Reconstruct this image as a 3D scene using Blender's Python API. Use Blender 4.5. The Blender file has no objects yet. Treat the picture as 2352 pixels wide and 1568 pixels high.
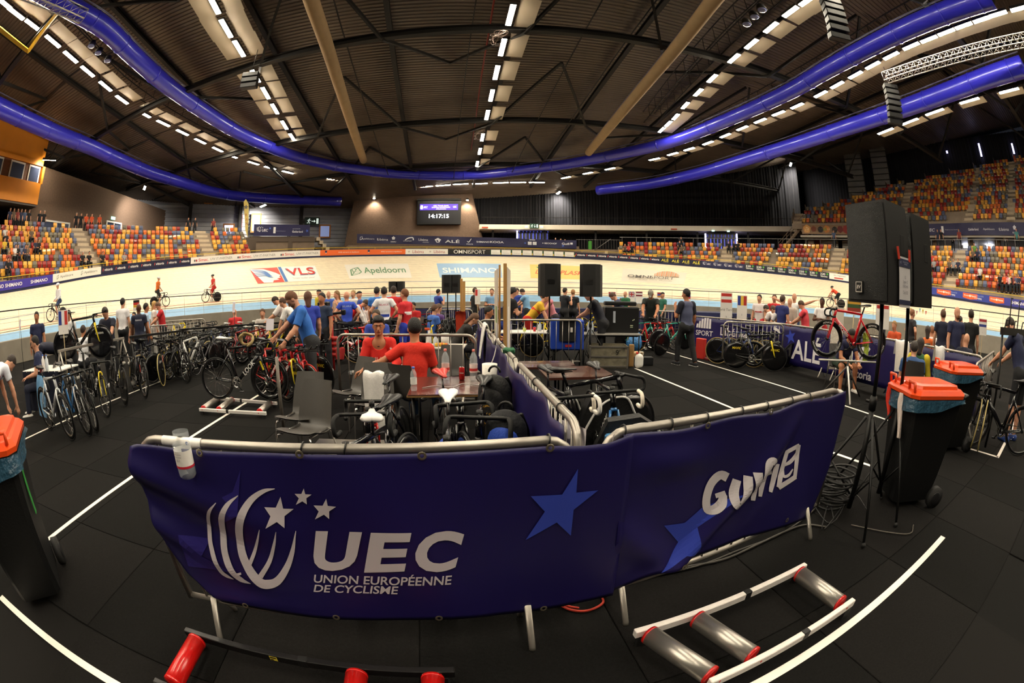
import bpy, bmesh, math, random
import numpy as np
from mathutils import Vector, Matrix
random.seed(7); rng=np.random.default_rng(7)
SC=bpy.context.scene; COL=SC.collection
R_=math.radians
# ---------------------------------------------------------------- camera, world, exposure
PITCH,ROLL,HEYE,YAW,FPX=R_(6.6),R_(0.15),1.66,R_(9.3),980.0
cam=bpy.data.cameras.new('camera'); cam.type='PANO'; cam.sensor_width=36.0; cam.sensor_fit='HORIZONTAL'
for holder in (cam, getattr(cam,'cycles',None)):
    try:
        holder.panorama_type='FISHEYE_EQUISOLID'; holder.fisheye_lens=15.0; holder.fisheye_fov=3.4
    except Exception: pass
cam.clip_start=.05; cam.clip_end=400
cob=bpy.data.objects.new('camera',cam); COL.objects.link(cob); SC.camera=cob
cob.location=(0,0,HEYE)
_f=Vector((0,math.cos(PITCH),-math.sin(PITCH))); _u=Vector((0,math.sin(PITCH),math.cos(PITCH))); _r=Vector((1,0,0))
_rt=_r*math.cos(ROLL)+_u*math.sin(ROLL); _up=-_r*math.sin(ROLL)+_u*math.cos(ROLL)
cob.rotation_euler=Matrix((_rt,_up,-_f)).transposed().to_euler()
W=bpy.data.worlds.new('world'); SC.world=W; W.use_nodes=True
W.node_tree.nodes['Background'].inputs[0].default_value=(.5,.55,.7,1); W.node_tree.nodes['Background'].inputs[1].default_value=.02
SC.view_settings.view_transform='Standard'; SC.view_settings.look='None'; SC.view_settings.gamma=1; SC.view_settings.use_curve_mapping=False
SC.view_settings.exposure=0.0
SC.cycles.use_denoising=True
try: SC.cycles.denoiser='OPENIMAGEDENOISE'
except Exception: pass
SC.cycles.max_bounces=6; SC.cycles.diffuse_bounces=3; SC.cycles.glossy_bounces=3; SC.cycles.transparent_max_bounces=12
SC.cycles.sample_clamp_indirect=6; SC.cycles.caustics_reflective=False; SC.cycles.caustics_refractive=False
LAMP=155.0     # radiance of every strip light
# ---------------------------------------------------------------- survey: the hall's axes and lines of sight
AX=Vector((-math.sin(YAW),math.cos(YAW),0)); RX=Vector((math.cos(YAW),math.sin(YAW),0))
def A(u,v,z=0): p=AX*u+RX*v; return Vector((p.x,p.y,z))
def uv(p): return p[0]*AX.x+p[1]*AX.y, p[0]*RX.x+p[1]*RX.y
def ray(px,py):
    x,y=px-1176,784-py; r=math.hypot(x,y); th=2*math.asin(min(r/(2*FPX),.9999)); s=math.sin(th)/max(r,1e-9)
    return _rt*(x*s)+_up*(y*s)+_f*math.cos(th)
def G(px,py,z=0.0):
    d=ray(px,py); t=(z-HEYE)/d.z; return Vector((d.x*t,d.y*t,z))
def AtV(px,py,v0):
    d=ray(px,py); t=v0/uv(d)[1]; return uv(d)[0]*t, HEYE+d.z*t
def AtU(px,py,u0):
    d=ray(px,py); t=u0/uv(d)[0]; return uv(d)[1]*t, HEYE+d.z*t
def Dist(px,py,dist):
    d=ray(px,py); t=dist/math.hypot(d.x,d.y); return Vector((d.x*t,d.y*t,HEYE+d.z*t))
U0,V0=12.5,3.5
def RR(px,py,R):
    d=ray(px,py); du,dv=uv(d); n=math.hypot(du,dv); du/=n; dv/=n
    b=-U0*du-V0*dv; c=U0*U0+V0*V0-R*R; t=-b+math.sqrt(b*b-c); q=(-U0+du*t,-V0+dv*t); p=math.degrees(math.atan2(q[1],q[0]))
    if abs(p)>90:
        v=V0+math.copysign(R,dv); t=v/dv; u=du*t; p=math.copysign(90+(U0-u)/.4363,dv)
    return p, HEYE+d.z/n*t
def ring(p,R,z=0.0):
    if abs(p)<=90: q=R_(p); return A(U0+R*math.cos(q),V0+R*math.sin(q),z)
    return A(U0-(abs(p)-90)*.4363,V0+math.copysign(R,p),z)
def ringdir(p):            # heading (world angle) of the outward radial
    if abs(p)<=90: q=R_(p); d=AX*math.cos(q)+RX*math.sin(q)
    else: d=RX*math.copysign(1,p)
    return math.atan2(d.y,d.x)
# ---------------------------------------------------------------- colours and materials
def C(h,a=1.0):
    h=h.lstrip('#'); o=[]
    for i in (0,2,4):
        c=int(h[i:i+2],16)/255; o.append(c/12.92 if c<=.04045 else ((c+.055)/1.055)**2.4)
    if max(o)<.06: o=[v*.55 for v in o]      # near-black dyes and plastics
    return (o[0],o[1],o[2],a)
_M={}
def mat(name,col,rough=.55,metal=0.0,noise=None,bump=None,emit=0.0,trans=0.0,alpha=1.0,coat=0.0,spec=None,stretch=None,ior=None,sheen=0):
    """noise=(scale,amount): value mottling; bump=(scale,strength); stretch=(x,y,z) scales the texture space"""
    if name in _M: return _M[name]
    m=bpy.data.materials.new(name); m.use_nodes=True; nt=m.node_tree; b=nt.nodes['Principled BSDF']
    c=C(col) if isinstance(col,str) else tuple(col)+((1,) if len(col)==3 else ())
    b.inputs['Base Color'].default_value=c; b.inputs['Roughness'].default_value=rough; b.inputs['Metallic'].default_value=metal
    if emit: b.inputs['Emission Color'].default_value=c; b.inputs['Emission Strength'].default_value=emit
    if trans: b.inputs['Transmission Weight'].default_value=trans
    if ior: b.inputs['IOR'].default_value=ior
    if alpha<1: b.inputs['Alpha'].default_value=alpha
    if coat: b.inputs['Coat Weight'].default_value=coat
    if spec is not None: b.inputs['Specular IOR Level'].default_value=spec
    if sheen: b.inputs['Sheen Weight'].default_value=sheen
    if noise or bump:
        tc=nt.nodes.new('ShaderNodeTexCoord'); mp=nt.nodes.new('ShaderNodeMapping'); nt.links.new(tc.outputs['Object'],mp.inputs[0])
        if stretch: mp.inputs['Scale'].default_value=stretch
        if noise:
            n=nt.nodes.new('ShaderNodeTexNoise'); n.inputs['Scale'].default_value=noise[0]; n.inputs['Detail'].default_value=4; nt.links.new(mp.outputs[0],n.inputs['Vector'])
            mr=nt.nodes.new('ShaderNodeMapRange'); mr.inputs[1].default_value=.3; mr.inputs[2].default_value=.7; mr.inputs[3].default_value=1-noise[1]; mr.inputs[4].default_value=1+noise[1]
            nt.links.new(n.outputs[0],mr.inputs[0])
            hs=nt.nodes.new('ShaderNodeHueSaturation'); hs.inputs['Color'].default_value=c; nt.links.new(mr.outputs[0],hs.inputs['Value']); nt.links.new(hs.outputs[0],b.inputs['Base Color'])
        if bump:
            n2=nt.nodes.new('ShaderNodeTexNoise'); n2.inputs['Scale'].default_value=bump[0]; n2.inputs['Detail'].default_value=3; nt.links.new(mp.outputs[0],n2.inputs['Vector'])
            bp=nt.nodes.new('ShaderNodeBump'); bp.inputs['Strength'].default_value=bump[1]; bp.inputs['Distance'].default_value=.02; nt.links.new(n2.outputs[0],bp.inputs['Height']); nt.links.new(bp.outputs[0],b.inputs['Normal'])
    _M[name]=m; return m
def flat(col,rough=.55,metal=0.0,**k):
    return mat('paint_%s_%d_%d'%(col.lstrip('#'),int(rough*100),int(metal*100)),col,rough,metal,**k)
# ---------------------------------------------------------------- mesh building
class MB:
    def __init__(s): s.v=[]; s.f=[]; s.m=[]; s.s=[]
    def add(s,V,F,mi=0,smooth=False,M=None):
        n=len(s.v)
        for p in V:
            s.v.append(tuple(M@Vector(p)) if M is not None else tuple(p))
        for f in F: s.f.append(tuple(i+n for i in f)); s.m.append(mi); s.s.append(smooth)
        return s
    def box(s,c,d,mi=0,rot=None,ch=0.0,M=None):
        x,y,z=d[0]/2,d[1]/2,d[2]/2; T=Matrix.Translation(Vector(c))
        if rot is not None: T=T@(rot.to_4x4() if isinstance(rot,Matrix) else Matrix.Rotation(rot,4,'Z'))
        if M is not None: T=M@T
        if not ch:
            V=[(i*x,j*y,k*z) for k in(-1,1) for j in(-1,1) for i in(-1,1)]
            return s.add(V,[(0,2,3,1),(4,5,7,6),(0,1,5,4),(2,6,7,3),(0,4,6,2),(1,3,7,5)],mi,False,T)
        V=[];ix={}
        for i in(-1,1):
            for j in(-1,1):
                for k in(-1,1):
                    for a in range(3):
                        p=[i*x,j*y,k*z]; sg=(i,j,k)
                        for b in range(3):
                            if b!=a: p[b]-=sg[b]*ch
                        ix[(i,j,k,a)]=len(V); V.append(p)
        F=[]
        for a in range(3):
            o=[b for b in range(3) if b!=a]
            for sg in(-1,1):
                q=[]
                for (m,n) in((-1,-1),(1,-1),(1,1),(-1,1)):
                    t=[0,0,0]; t[a]=sg; t[o[0]]=m; t[o[1]]=n; q.append(ix[(t[0],t[1],t[2],a)])
                F.append(q)
        for a in range(3):
            b,c2=[q for q in range(3) if q!=a]
            for m in(-1,1):
                for n in(-1,1):
                    def g(sg,face):
                        t=[0,0,0]; t[a]=sg; t[b]=m; t[c2]=n; return ix[(t[0],t[1],t[2],face)]
                    F.append([g(-1,b),g(1,b),g(1,c2),g(-1,c2)])
        for i in(-1,1):
            for j in(-1,1):
                for k in(-1,1): F.append([ix[(i,j,k,a)] for a in range(3)])
        return s.add(V,F,mi,False,T)
    def tube(s,pts,r,n=8,mi=0,closed=False,caps=True,flatk=None,M=None,smooth=True):
        """r: number or list of radii. flatk=(axis vector, factor): squeezes the section along that axis"""
        P=[Vector(p) for p in pts]; k=len(P); rs=r if isinstance(r,(list,tuple)) else [r]*k
        V=[];F=[]; prev=None
        for i in range(k):
            if closed: t=P[(i+1)%k]-P[i-1]
            else: t=P[min(i+1,k-1)]-P[max(i-1,0)]
            t=t.normalized() if t.length>1e-9 else Vector((0,0,1))
            if prev is None:
                ref=Vector((0,0,1)) if abs(t.z)<.9 else Vector((1,0,0)); a=t.cross(ref).normalized()
            else:
                a=(prev-t*prev.dot(t)); a=a.normalized() if a.length>1e-6 else t.orthogonal().normalized()
            prev=a; b=t.cross(a)
            for j in range(n):
                q=2*math.pi*j/n; o=(a*math.cos(q)+b*math.sin(q))*rs[i]
                if flatk: ax=flatk[0]; o=o-ax*(o.dot(ax))*(1-flatk[1])
                V.append(P[i]+o)
        m=k if closed else k-1
        for i in range(m):
            for j in range(n):
                a0=i*n+j;a1=i*n+(j+1)%n;b0=((i+1)%k)*n+j;b1=((i+1)%k)*n+(j+1)%n; F.append((a0,a1,b1,b0))
        if caps and not closed: F.append(tuple(range(n-1,-1,-1))); F.append(tuple((k-1)*n+j for j in range(n)))
        return s.add(V,F,mi,smooth,M)
    def lathe(s,prof,n=16,mi=0,M=None,caps=True,smooth=True):
        """prof: (radius,z) pairs around Z"""
        V=[(r*math.cos(2*math.pi*j/n),r*math.sin(2*math.pi*j/n),z) for r,z in prof for j in range(n)]; F=[]
        for i in range(len(prof)-1):
            for j in range(n): F.append((i*n+j,i*n+(j+1)%n,(i+1)*n+(j+1)%n,(i+1)*n+j))
        if caps:
            if prof[0][0]>1e-6: F.append(tuple(range(n-1,-1,-1)))
            if prof[-1][0]>1e-6: F.append(tuple((len(prof)-1)*n+j for j in range(n)))
        return s.add(V,F,mi,smooth,M)
    def ell(s,c,r,mi=0,n=10,m=7,M=None):
        V=[];F=[]
        for i in range(m+1):
            a=math.pi*i/m
            for j in range(n):
                b=2*math.pi*j/n; V.append((c[0]+r[0]*math.sin(a)*math.cos(b),c[1]+r[1]*math.sin(a)*math.sin(b),c[2]-r[2]*math.cos(a)))
        for i in range(m):
            for j in range(n): F.append((i*n+j,i*n+(j+1)%n,(i+1)*n+(j+1)%n,(i+1)*n+j))
        return s.add(V,F,mi,True,M)
    def grid(s,f,nu,nv,mi=0,smooth=True,M=None,flip=False):
        V=[f(i/nu,j/nv) for i in range(nu+1) for j in range(nv+1)]; F=[]
        for i in range(nu):
            for j in range(nv):
                q=(i*(nv+1)+j,(i+1)*(nv+1)+j,(i+1)*(nv+1)+j+1,i*(nv+1)+j+1); F.append(q[::-1] if flip else q)
        return s.add(V,F,mi,smooth,M)
    def prism(s,poly,y0,y1,mi=0,M=None):
        """polygon in x,z extruded along y"""
        n=len(poly); V=[(x,y0,z) for x,z in poly]+[(x,y1,z) for x,z in poly]
        F=[tuple(range(n)),tuple(range(2*n-1,n-1,-1))]+[(i,i+n,(i+1)%n+n,(i+1)%n) for i in range(n)]
        return s.add(V,F,mi,False,M)
    def d2(s,VF,fn,mi=0):
        V,F=VF; return s.add([fn(x,y) for x,y in V],F,mi)
    def mesh(s,name,mats):
        me=bpy.data.meshes.new(name); me.from_pydata(s.v,[],s.f)
        for m in (mats if isinstance(mats,(list,tuple)) else [mats]): me.materials.append(m)
        me.polygons.foreach_set('material_index',s.m); me.polygons.foreach_set('use_smooth',s.s); me.update(); return me
    def build(s,name,mats,parent=None,loc=None,rz=None):
        return ob(name,s.mesh(name,mats),parent,loc,rz)
def ob(name,me,parent=None,loc=None,rz=None):
    o=bpy.data.objects.new(name,me); COL.objects.link(o)
    if parent is not None: o.parent=parent
    if loc is not None: o.location=loc
    if rz is not None: o.rotation_euler=(0,0,rz)
    return o
def recenter(o):
    """moves a mesh object's origin to the middle of its base"""
    me=o.data; n=len(me.vertices); a=np.empty(n*3); me.vertices.foreach_get('co',a); a=a.reshape(-1,3)
    c=(a.min(0)+a.max(0))/2; c[2]=a[:,2].min(); me.vertices.foreach_set('co',(a-c).ravel()); o.location=Vector(o.location)+Vector(c); me.update(); return o
def thing(name,label,cat,loc=(0,0,0),rz=0.0,group=None):
    o=bpy.data.objects.new(name,None); COL.objects.link(o); o.empty_display_size=.2; o.location=loc; o.rotation_euler=(0,0,rz)
    return tag(o,label,cat,group)
def tag(o,label,cat,group=None):
    o['label']=label; o['category']=cat
    if group: o['group']=group
    return o
def struct(o): o['kind']='structure'; return o
def stuff(o): o['kind']='stuff'; return o
def relabel(o,label): o['label']=label; return o
def setm(o,m,i=0):
    o.material_slots[i].link='OBJECT'; o.material_slots[i].material=m; return o
def kids(o): return [c for c in list(o.children)]
def dup(root,loc,rz=None,label=None,group=None):
    def cp(o,par):
        c=o.copy(); COL.objects.link(c); c.parent=par
        for ch in list(o.children): cp(ch,c)
        return c
    r=cp(root,None); r.location=loc
    if rz is not None: r.rotation_euler=(0,0,rz)
    if label: r['label']=label
    if group: r['group']=group
    return r
def Rt(x=0,y=0,z=0): return Matrix.Rotation(z,4,'Z')@Matrix.Rotation(y,4,'Y')@Matrix.Rotation(x,4,'X')
def Tl(x,y,z): return Matrix.Translation((x,y,z))
def arc(c,r,a0,a1,n,pl='xz'):
    o=[]
    for i in range(n+1):
        q=R_(a0+(a1-a0)*i/n); x,y=c[0]+r*math.cos(q),c[1]+r*math.sin(q); o.append((x,0,y) if pl=='xz' else (x,y,c[2] if len(c)>2 else 0))
    return o
def spline(P,n=6,closed=False):
    """Catmull-Rom through 2D/3D points"""
    P=[np.array(p,float) for p in P]; k=len(P); out=[]
    for i in range(k if closed else k-1):
        p0=P[(i-1)%k] if closed or i>0 else 2*P[0]-P[1]; p1=P[i]; p2=P[(i+1)%k]; p3=P[(i+2)%k] if closed or i+2<k else 2*P[-1]-P[-2]
        for j in range(n):
            t=j/n; out.append(.5*((2*p1)+(-p0+p2)*t+(2*p0-5*p1+4*p2-p3)*t*t+(-p0+3*p1-3*p2+p3)*t**3))
    if not closed: out.append(P[-1])
    return [tuple(float(c) for c in q) for q in out]
# ---------------------------------------------------------------- flat print: letters and shapes as thin faces laid on a surface
_T={}
def text(s,h=1.0,shear=0.0,bold=0.0,sx=1.0,align='C'):
    """letters of cap height h, baseline 0 -> (verts2d, faces)"""
    bold=min(bold,.016) if len(s)>1 else min(bold,.04)
    k=(s,shear,bold)
    if k not in _T:
        cu=bpy.data.curves.new('t','FONT'); cu.body=s; cu.size=1; cu.shear=shear; cu.offset=bold; cu.resolution_u=4
        o=bpy.data.objects.new('t',cu); me=bpy.data.meshes.new_from_object(o)
        V=[(v.co.x,v.co.y) for v in me.vertices]; F=[tuple(p.vertices) for p in me.polygons]
        bpy.data.objects.remove(o); bpy.data.curves.remove(cu); bpy.data.meshes.remove(me); _T[k]=(V,F)
    V,F=_T[k]
    if not V: return [],[]
    a=np.array(V); sc=h/.73; a=a*[sc*sx,sc]; x0,x1=a[:,0].min(),a[:,0].max()
    if align=='C': a[:,0]-=(x0+x1)/2
    elif align=='L': a[:,0]-=x0
    return [tuple(p) for p in a],F
def fit(VF,x,y,w=None,h=None):
    """moves a 2D figure so that its box is centred at x,y, scaled to width w and/or height h"""
    if not VF[0]: return VF
    a=np.array(VF[0]); lo,hi=a.min(0),a.max(0); c=(lo+hi)/2; d=np.maximum(hi-lo,1e-9)
    sx=(w/d[0]) if w else (h/d[1]); sy=(h/d[1]) if h else sx
    return [tuple(p) for p in (a-c)*[sx,sy]+[x,y]],VF[1]
def rect(x0,y0,x1,y1,nx=1,ny=1):
    V=[(x0+(x1-x0)*i/nx,y0+(y1-y0)*j/ny) for i in range(nx+1) for j in range(ny+1)]
    return V,[(i*(ny+1)+j,(i+1)*(ny+1)+j,(i+1)*(ny+1)+j+1,i*(ny+1)+j+1) for i in range(nx) for j in range(ny)]
def poly2(P): return [tuple(p) for p in P],[tuple(range(len(P)))]
def star2(x,y,r,rot=0,k=.4,skew=0):
    P=[]
    for i in range(10):
        q=R_(90+rot+36*i); rr=r if i%2==0 else r*k; a,b=rr*math.cos(q),rr*math.sin(q); P.append((x+a+skew*b,y+b))
    return P+[(x,y)],[(i,(i+1)%10,10) for i in range(10)]
def stroke2(P,w):
    """strip of varying width along a 2D line"""
    P=[np.array(p[:2],float) for p in P]; n=len(P); V=[];F=[]
    for i in range(n):
        t=P[min(i+1,n-1)]-P[max(i-1,0)]; t/=max(np.hypot(*t),1e-9); nn=np.array([-t[1],t[0]])
        wi=float(np.interp(i/max(n-1,1),np.linspace(0,1,len(w)),w)) if isinstance(w,(list,tuple)) else w
        V+=[tuple(P[i]+nn*wi/2),tuple(P[i]-nn*wi/2)]
    for i in range(n-1): F.append((2*i,2*i+1,2*i+3,2*i+2))
    return V,F
def fine(VF,L):
    """cuts long edges so that a figure can follow a curved or folded surface"""
    bm=bmesh.new(); vs=[bm.verts.new((x,y,0)) for x,y in VF[0]]
    for f in VF[1]:
        try: bm.faces.new([vs[i] for i in f])
        except Exception: pass
    bmesh.ops.triangulate(bm,faces=bm.faces[:])
    for _ in range(7):
        e=[q for q in bm.edges if q.calc_length()>L]
        if not e: break
        bmesh.ops.subdivide_edges(bm,edges=e,cuts=1); bmesh.ops.triangulate(bm,faces=[f for f in bm.faces if len(f.verts)>3])
    bm.verts.index_update(); o=[(v.co.x,v.co.y) for v in bm.verts],[tuple(v.index for v in f.verts) for f in bm.faces]; bm.free(); return o
def uec2(x,y,h):
    """the ringed-wheel mark with three stars, h high, lower left corner at x,y"""
    S=h/545.0; q=lambda P:[(x+(a-495)*S,y+(918-b)*S) for a,b in P]; out=[]
    def st(P,w): out.append(stroke2(spline(q(P),5),[v*S for v in np.interp(np.linspace(0,1,(len(P)-1)*5+1),np.linspace(0,1,len(w)),w)]))
    st([(560,440),(522,490),(507,560),(512,650),(540,750),(580,835),(645,875)],[3,18,22,22,22,20,3])
    st([(675,408),(620,460),(588,540),(585,640),(605,750),(650,840),(740,893)],[3,24,34,34,32,26,3])
    st([(875,380),(810,388),(745,430),(700,510),(680,610),(692,730),(745,835),(820,893),(885,878),(940,800),(975,710),(990,610)],[4,22,34,42,44,42,48,50,50,36,22,2])
    st([(795,592),(780,660),(757,740),(727,800)],[2,14,20,22]); st([(884,608),(872,680),(845,780),(795,858)],[2,16,24,26]); st([(660,858),(690,850)],[18,14])
    for cx,cy,r,rot in((897,515,84,-8),(1031,425,50,-6),(1151,498,64,-8)): out.append(star2(*q([(cx,cy)])[0],r*S,rot,.38,.1))
    return out
def merge2(L):
    V=[];F=[]
    for v,f in L:
        n=len(V); V+=list(v); F+=[tuple(i+n for i in q) for q in f]
    return V,F
# ================================================================ floor
m_tileA=mat('carpet_dark','#191817',.95,noise=(60,.35),bump=(180,.5),spec=.15); m_tileB=mat('carpet_light','#201e1d',.95,noise=(60,.3),bump=(180,.5),spec=.15)
m_tape=mat('white_tape','#f4ece2',.6,noise=(3,.04)); m_conc=mat('concrete','#9a8a78',.85,noise=(2,.1)); m_cream=mat('cream_step','#c9b79c',.8,noise=(4,.06))
def floormat():
    m=bpy.data.materials.new('carpet_far'); m.use_nodes=True; nt=m.node_tree; b=nt.nodes['Principled BSDF']; b.inputs['Roughness'].default_value=.95; b.inputs['Specular IOR Level'].default_value=.15
    tc=nt.nodes.new('ShaderNodeTexCoord'); ck=nt.nodes.new('ShaderNodeTexChecker'); ck.inputs['Scale'].default_value=1.0
    ck.inputs['Color1'].default_value=C('#191817'); ck.inputs['Color2'].default_value=C('#201e1d'); nt.links.new(tc.outputs['Object'],ck.inputs['Vector']); nt.links.new(ck.outputs[0],b.inputs['Base Color']); return m
_c=G(1592.6,873.7); _tu,_tv=uv(_c)
_tu%=1; _tv%=1
fl=MB(); fl.grid(lambda a,b:(-70+140*a,-70+140*b,0),1,1); floor=struct(fl.build('floor',floormat(),None,A(_tu,_tv,-.012),YAW))
tme=[MB().box((0,0,-.005),(.994,.994,.01),0,ch=.003).mesh('carpet_tile',m) for m in(m_tileA,m_tileB)]
tl=[]
for i in range(-3,26):
    for j in range(-24,25):
        c=A(_tu+i+.5,_tv+j+.5,0); d=c.length
        if c.y>-.6 and abs(math.atan2(c.x,c.y))<R_(88): tl.append((d,i,j,c))
tl.sort(key=lambda t:t[0])
_inv=floor.matrix_basis.inverted()
for d,i,j,c in tl[:295]:
    o=ob('carpet_tile',tme[(i+j)%2],floor); o.location=_inv@c
def line(a,b,w=.05,z=.003,name='floor_line'):
    a=Vector(a);b=Vector(b); d=b-a; L=d.length; o=MB().box((L/2,0,0),(L,w,.003)).build(name,m_tape,None,(a.x,a.y,z),math.atan2(d.y,d.x)); return struct(o)
for p,q in [((2,1371),(2166,1233)),((102,1246),(700,845)),((1459,846),(1700,945)),((1418,776),(1860,907)),((1905,1037),(2000,1070)),((1935,930),(2060,972)),((2222,1029),(2293,1050)),((2291,1051),(2337,955)),((50,1012),(505,826)),((1365,753),(1420,776))]:
    line(G(*p),G(*q),.055)
# ================================================================ the cycling track
ZP=[-130,-90.5,-71.9,-58.2,-39.8,-25.1,-7.8,8.45,18.6,30.3,42.4,57.1,68.6,74.4,88.4,109,150]
ZZ=[2.6,3.2,3.93,4.41,4.93,5.16,5.24,5.18,5.03,4.78,4.43,4.0,3.62,3.4,2.91,2.58,2.5]
_zs=spline(list(zip(ZP,ZZ)),6); _zx=[q[0] for q in _zs]; _zy=[q[1] for q in _zs]
def zt(p): return float(np.interp(p,_zx,_zy))
def mpd(p,R): return R*math.pi/180 if abs(p)<90 else .4363
def bank(p,t,off=0.0):
    """point on the banking: t=0 inner edge of the blue band, t=1 top"""
    R=22.3+6.7*t; z=.92+(zt(p)-.92)*t; s=math.atan2(zt(p)-.92,6.7); return ring(p,R-off*math.sin(s),z+off*math.cos(s))
m_wood=mat('track_wood','#f1e3c4',.42,noise=(7,.08),stretch=(.15,1,1),bump=(20,.05)); m_azur=mat('track_blue_band','#86aecf',.5,noise=(3,.05))
P0,P1=-150,150
def strip(t0,t1,m,name,parent=None,off=0.0,n=150,pa=P0,pb=P1):
    b=MB().grid(lambda a,c:bank(pa+(pb-pa)*a,t0+(t1-t0)*c,off),n,max(1,int((t1-t0)*8)),flip=True); o=b.build(name,m,parent); return o
track=struct(strip(.125,1.0,m_wood,'floor_track',n=200))
strip(-.003,.127,m_azur,'blue_band',track,.004)
for t,c,w in((.145,'#2b2622',.008),(.186,'#b04a34',.008),(.40,'#7f83a8',.008)): strip(t-w/2,t+w/2,flat(c),'track_line',track,.012)
# planks of the wooden surface: thin seams along the bends
sm=MB()
for k in range(16):
    t=.16+.052*k; sm.grid(lambda a,c,t=t:bank(P0+(P1-P0)*a,t+.0016*c,.006),150,1,flip=True)
stuff(sm.build('plank_seam',flat('#c9b68c'),track))
b=MB().grid(lambda a,c:ring(P0+(P1-P0)*a,22.3,.92*c),150,1); b.grid(lambda a,c:ring(P0+(P1-P0)*a,21.4+.9*c,.92),150,1,flip=True); b.grid(lambda a,c:ring(P0+(P1-P0)*a,21.4,.92*c),150,1,flip=True)
struct(b.build('wall_curb',mat('curb_grey','#8d8578',.8,noise=(1.5,.12))))
# logos printed on the banking
def onbank(VF,p0,p1,t0,t1,name,col,off,L=.6,parent=track):
    """figure given in a box 0..1 x 0..1, right edge slanted like the track"""
    V,F=fine(VF,L/8); o=MB().d2((V,F),lambda x,y:bank(p0+(p1-p0)*x,t0+(t1-t0)*y,off)).build(name,flat(col,.5),parent); return o
def box01(VF,x,y,w,h): return fit(VF,x,y,w,h)
def logo(p0,p1,back,items,t0=.478,t1=.803):
    onbank(rect(0,0,1,1),p0,p1,t0,t1,'logo_panel',back,.012)
    for i,(VF,col) in enumerate(items): onbank(VF,p0,p1,t0,t1,'lettering',col,.02+.004*i)
lion=[stroke2(spline([(.015,.9-.11*k),(.10+.02*k,.86-.1*k),(.2+.01*k,.75-.1*k),(.25+.01*k,.55-.06*k)],5),[.01,.03]*1+[.04]*9+[.03]*3+[.01]*2) for k in range(5)]
logo(-44.8,-32.2,'#f6f2ea',[(poly2([(0,1),(.42,1),(.42,0),(.0,0)]),'#dd4a3c'),(poly2([(.0,.98),(.06,.96),(.2,.93),(.27,.8),(.36,.62),(.41,.45),(.38,.36),(.4,.3),(.33,.24),(.36,.16),(.27,.14),(.24,.0),(.1,.02)]),'#f2efe8')]+[(l,'#4a74b4') for l in lion]+[(rect(.43,0,.475,1),'#4a79b8'),(box01(text('VLS',1,0,.03),.74,.62,.44,.5),'#5c7fb0'),(box01(text('VLS',1,0,.01),.74,.62,.42,.46),'#e04a3a'),(box01(text('"Green leader since"',1),.74,.18,.36,.1),'#a8a49a')])
leaf=[stroke2([(.05,.22),(.07,.62),(.13,.72),(.19,.78)],.02),stroke2([(.19,.78),(.225,.45),(.18,.34),(.05,.22)],.02),stroke2([(.06,.24),(.19,.76)],.014),stroke2([(.12,.48),(.22,.55)],.014),stroke2([(.08,.34),(.21,.42)],.014),stroke2([(.1,.42),(.09,.66)],.014),stroke2([(.15,.6),(.14,.72)],.014)]
logo(-26.5,-14.1,'#efeadd',[(merge2(leaf),'#6f9a72'),(box01(text('Apeldoorn',1,0,.008),.6,.5,.66,.52),'#5f8f66')])
logo(-8.5,4.1,'#9cc0e2',[(box01(text('SHIMANO',1,0,.045),.5,.5,.86,.36),'#f4f4f2')])
logo(9.8,23.5,'#f2cf72',[(poly2([(.08,.82),(.2,.82),(.14,.66)]),'#5d8f52'),(box01(text('LIGHT PLASMA',1,.3,.03),.46,.45,.78,.3),'#e06a3c')])
dome=[]
for k in range(22):
    x=.5+.4*k/22; f=(k+.5)/22; h=.44*math.sin(math.pi*min(1,f*.92+.06))**.55; dome.append((poly2([(x,.52),(x+.4/22-.003,.52),(x+.4/22+.0,.52+h),(x+.003,.52+h)]),['#d9a07a','#c9b8a4','#e08a5a','#c2ac92'][k%4]))
logo(28.2,40.9,'#e2d9c6',dome+[(box01(text('OMNI',1,0,.012),.275,.36,.37,.22),'#5a5650'),(box01(text('SPORT',1,0,-.004),.64,.36,.38,.22),'#6a6660'),(box01(text('SPORT - MEETINGS - EVENTS - APELDOORN',1),.46,.13,.68,.08),'#8a8478')])
# infield safety fence
m_black=mat('black_steel','#141414',.45,.3); m_wire=flat('#a89e8c',.5,.2)
fe=thing('safety_fence','black topped post and wire safety fence around the inner edge of the wooden track','fence',ring(0,21.5,.92))
inv=Matrix.Translation(-Vector(fe.location))
MB().tube([ring(p,21.5,2.08) for p in np.linspace(-125,135,150)],.028,6,M=inv).build('top_rail',m_black,fe)
for z in(1.85,1.62,1.4,1.18): MB().tube([ring(p,21.5,z) for p in np.linspace(-125,135,150)],.0045,4,M=inv).build('wire',m_wire,fe)
pm=MB().box((0,0,.58),(.014,.014,1.16)).mesh('post',m_wire)
for p in np.arange(-112,124,4.0): ob('post',pm,fe,ring(p,21.5,.92)-Vector(fe.location),ringdir(p) if abs(p)<90 else 0)
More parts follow.
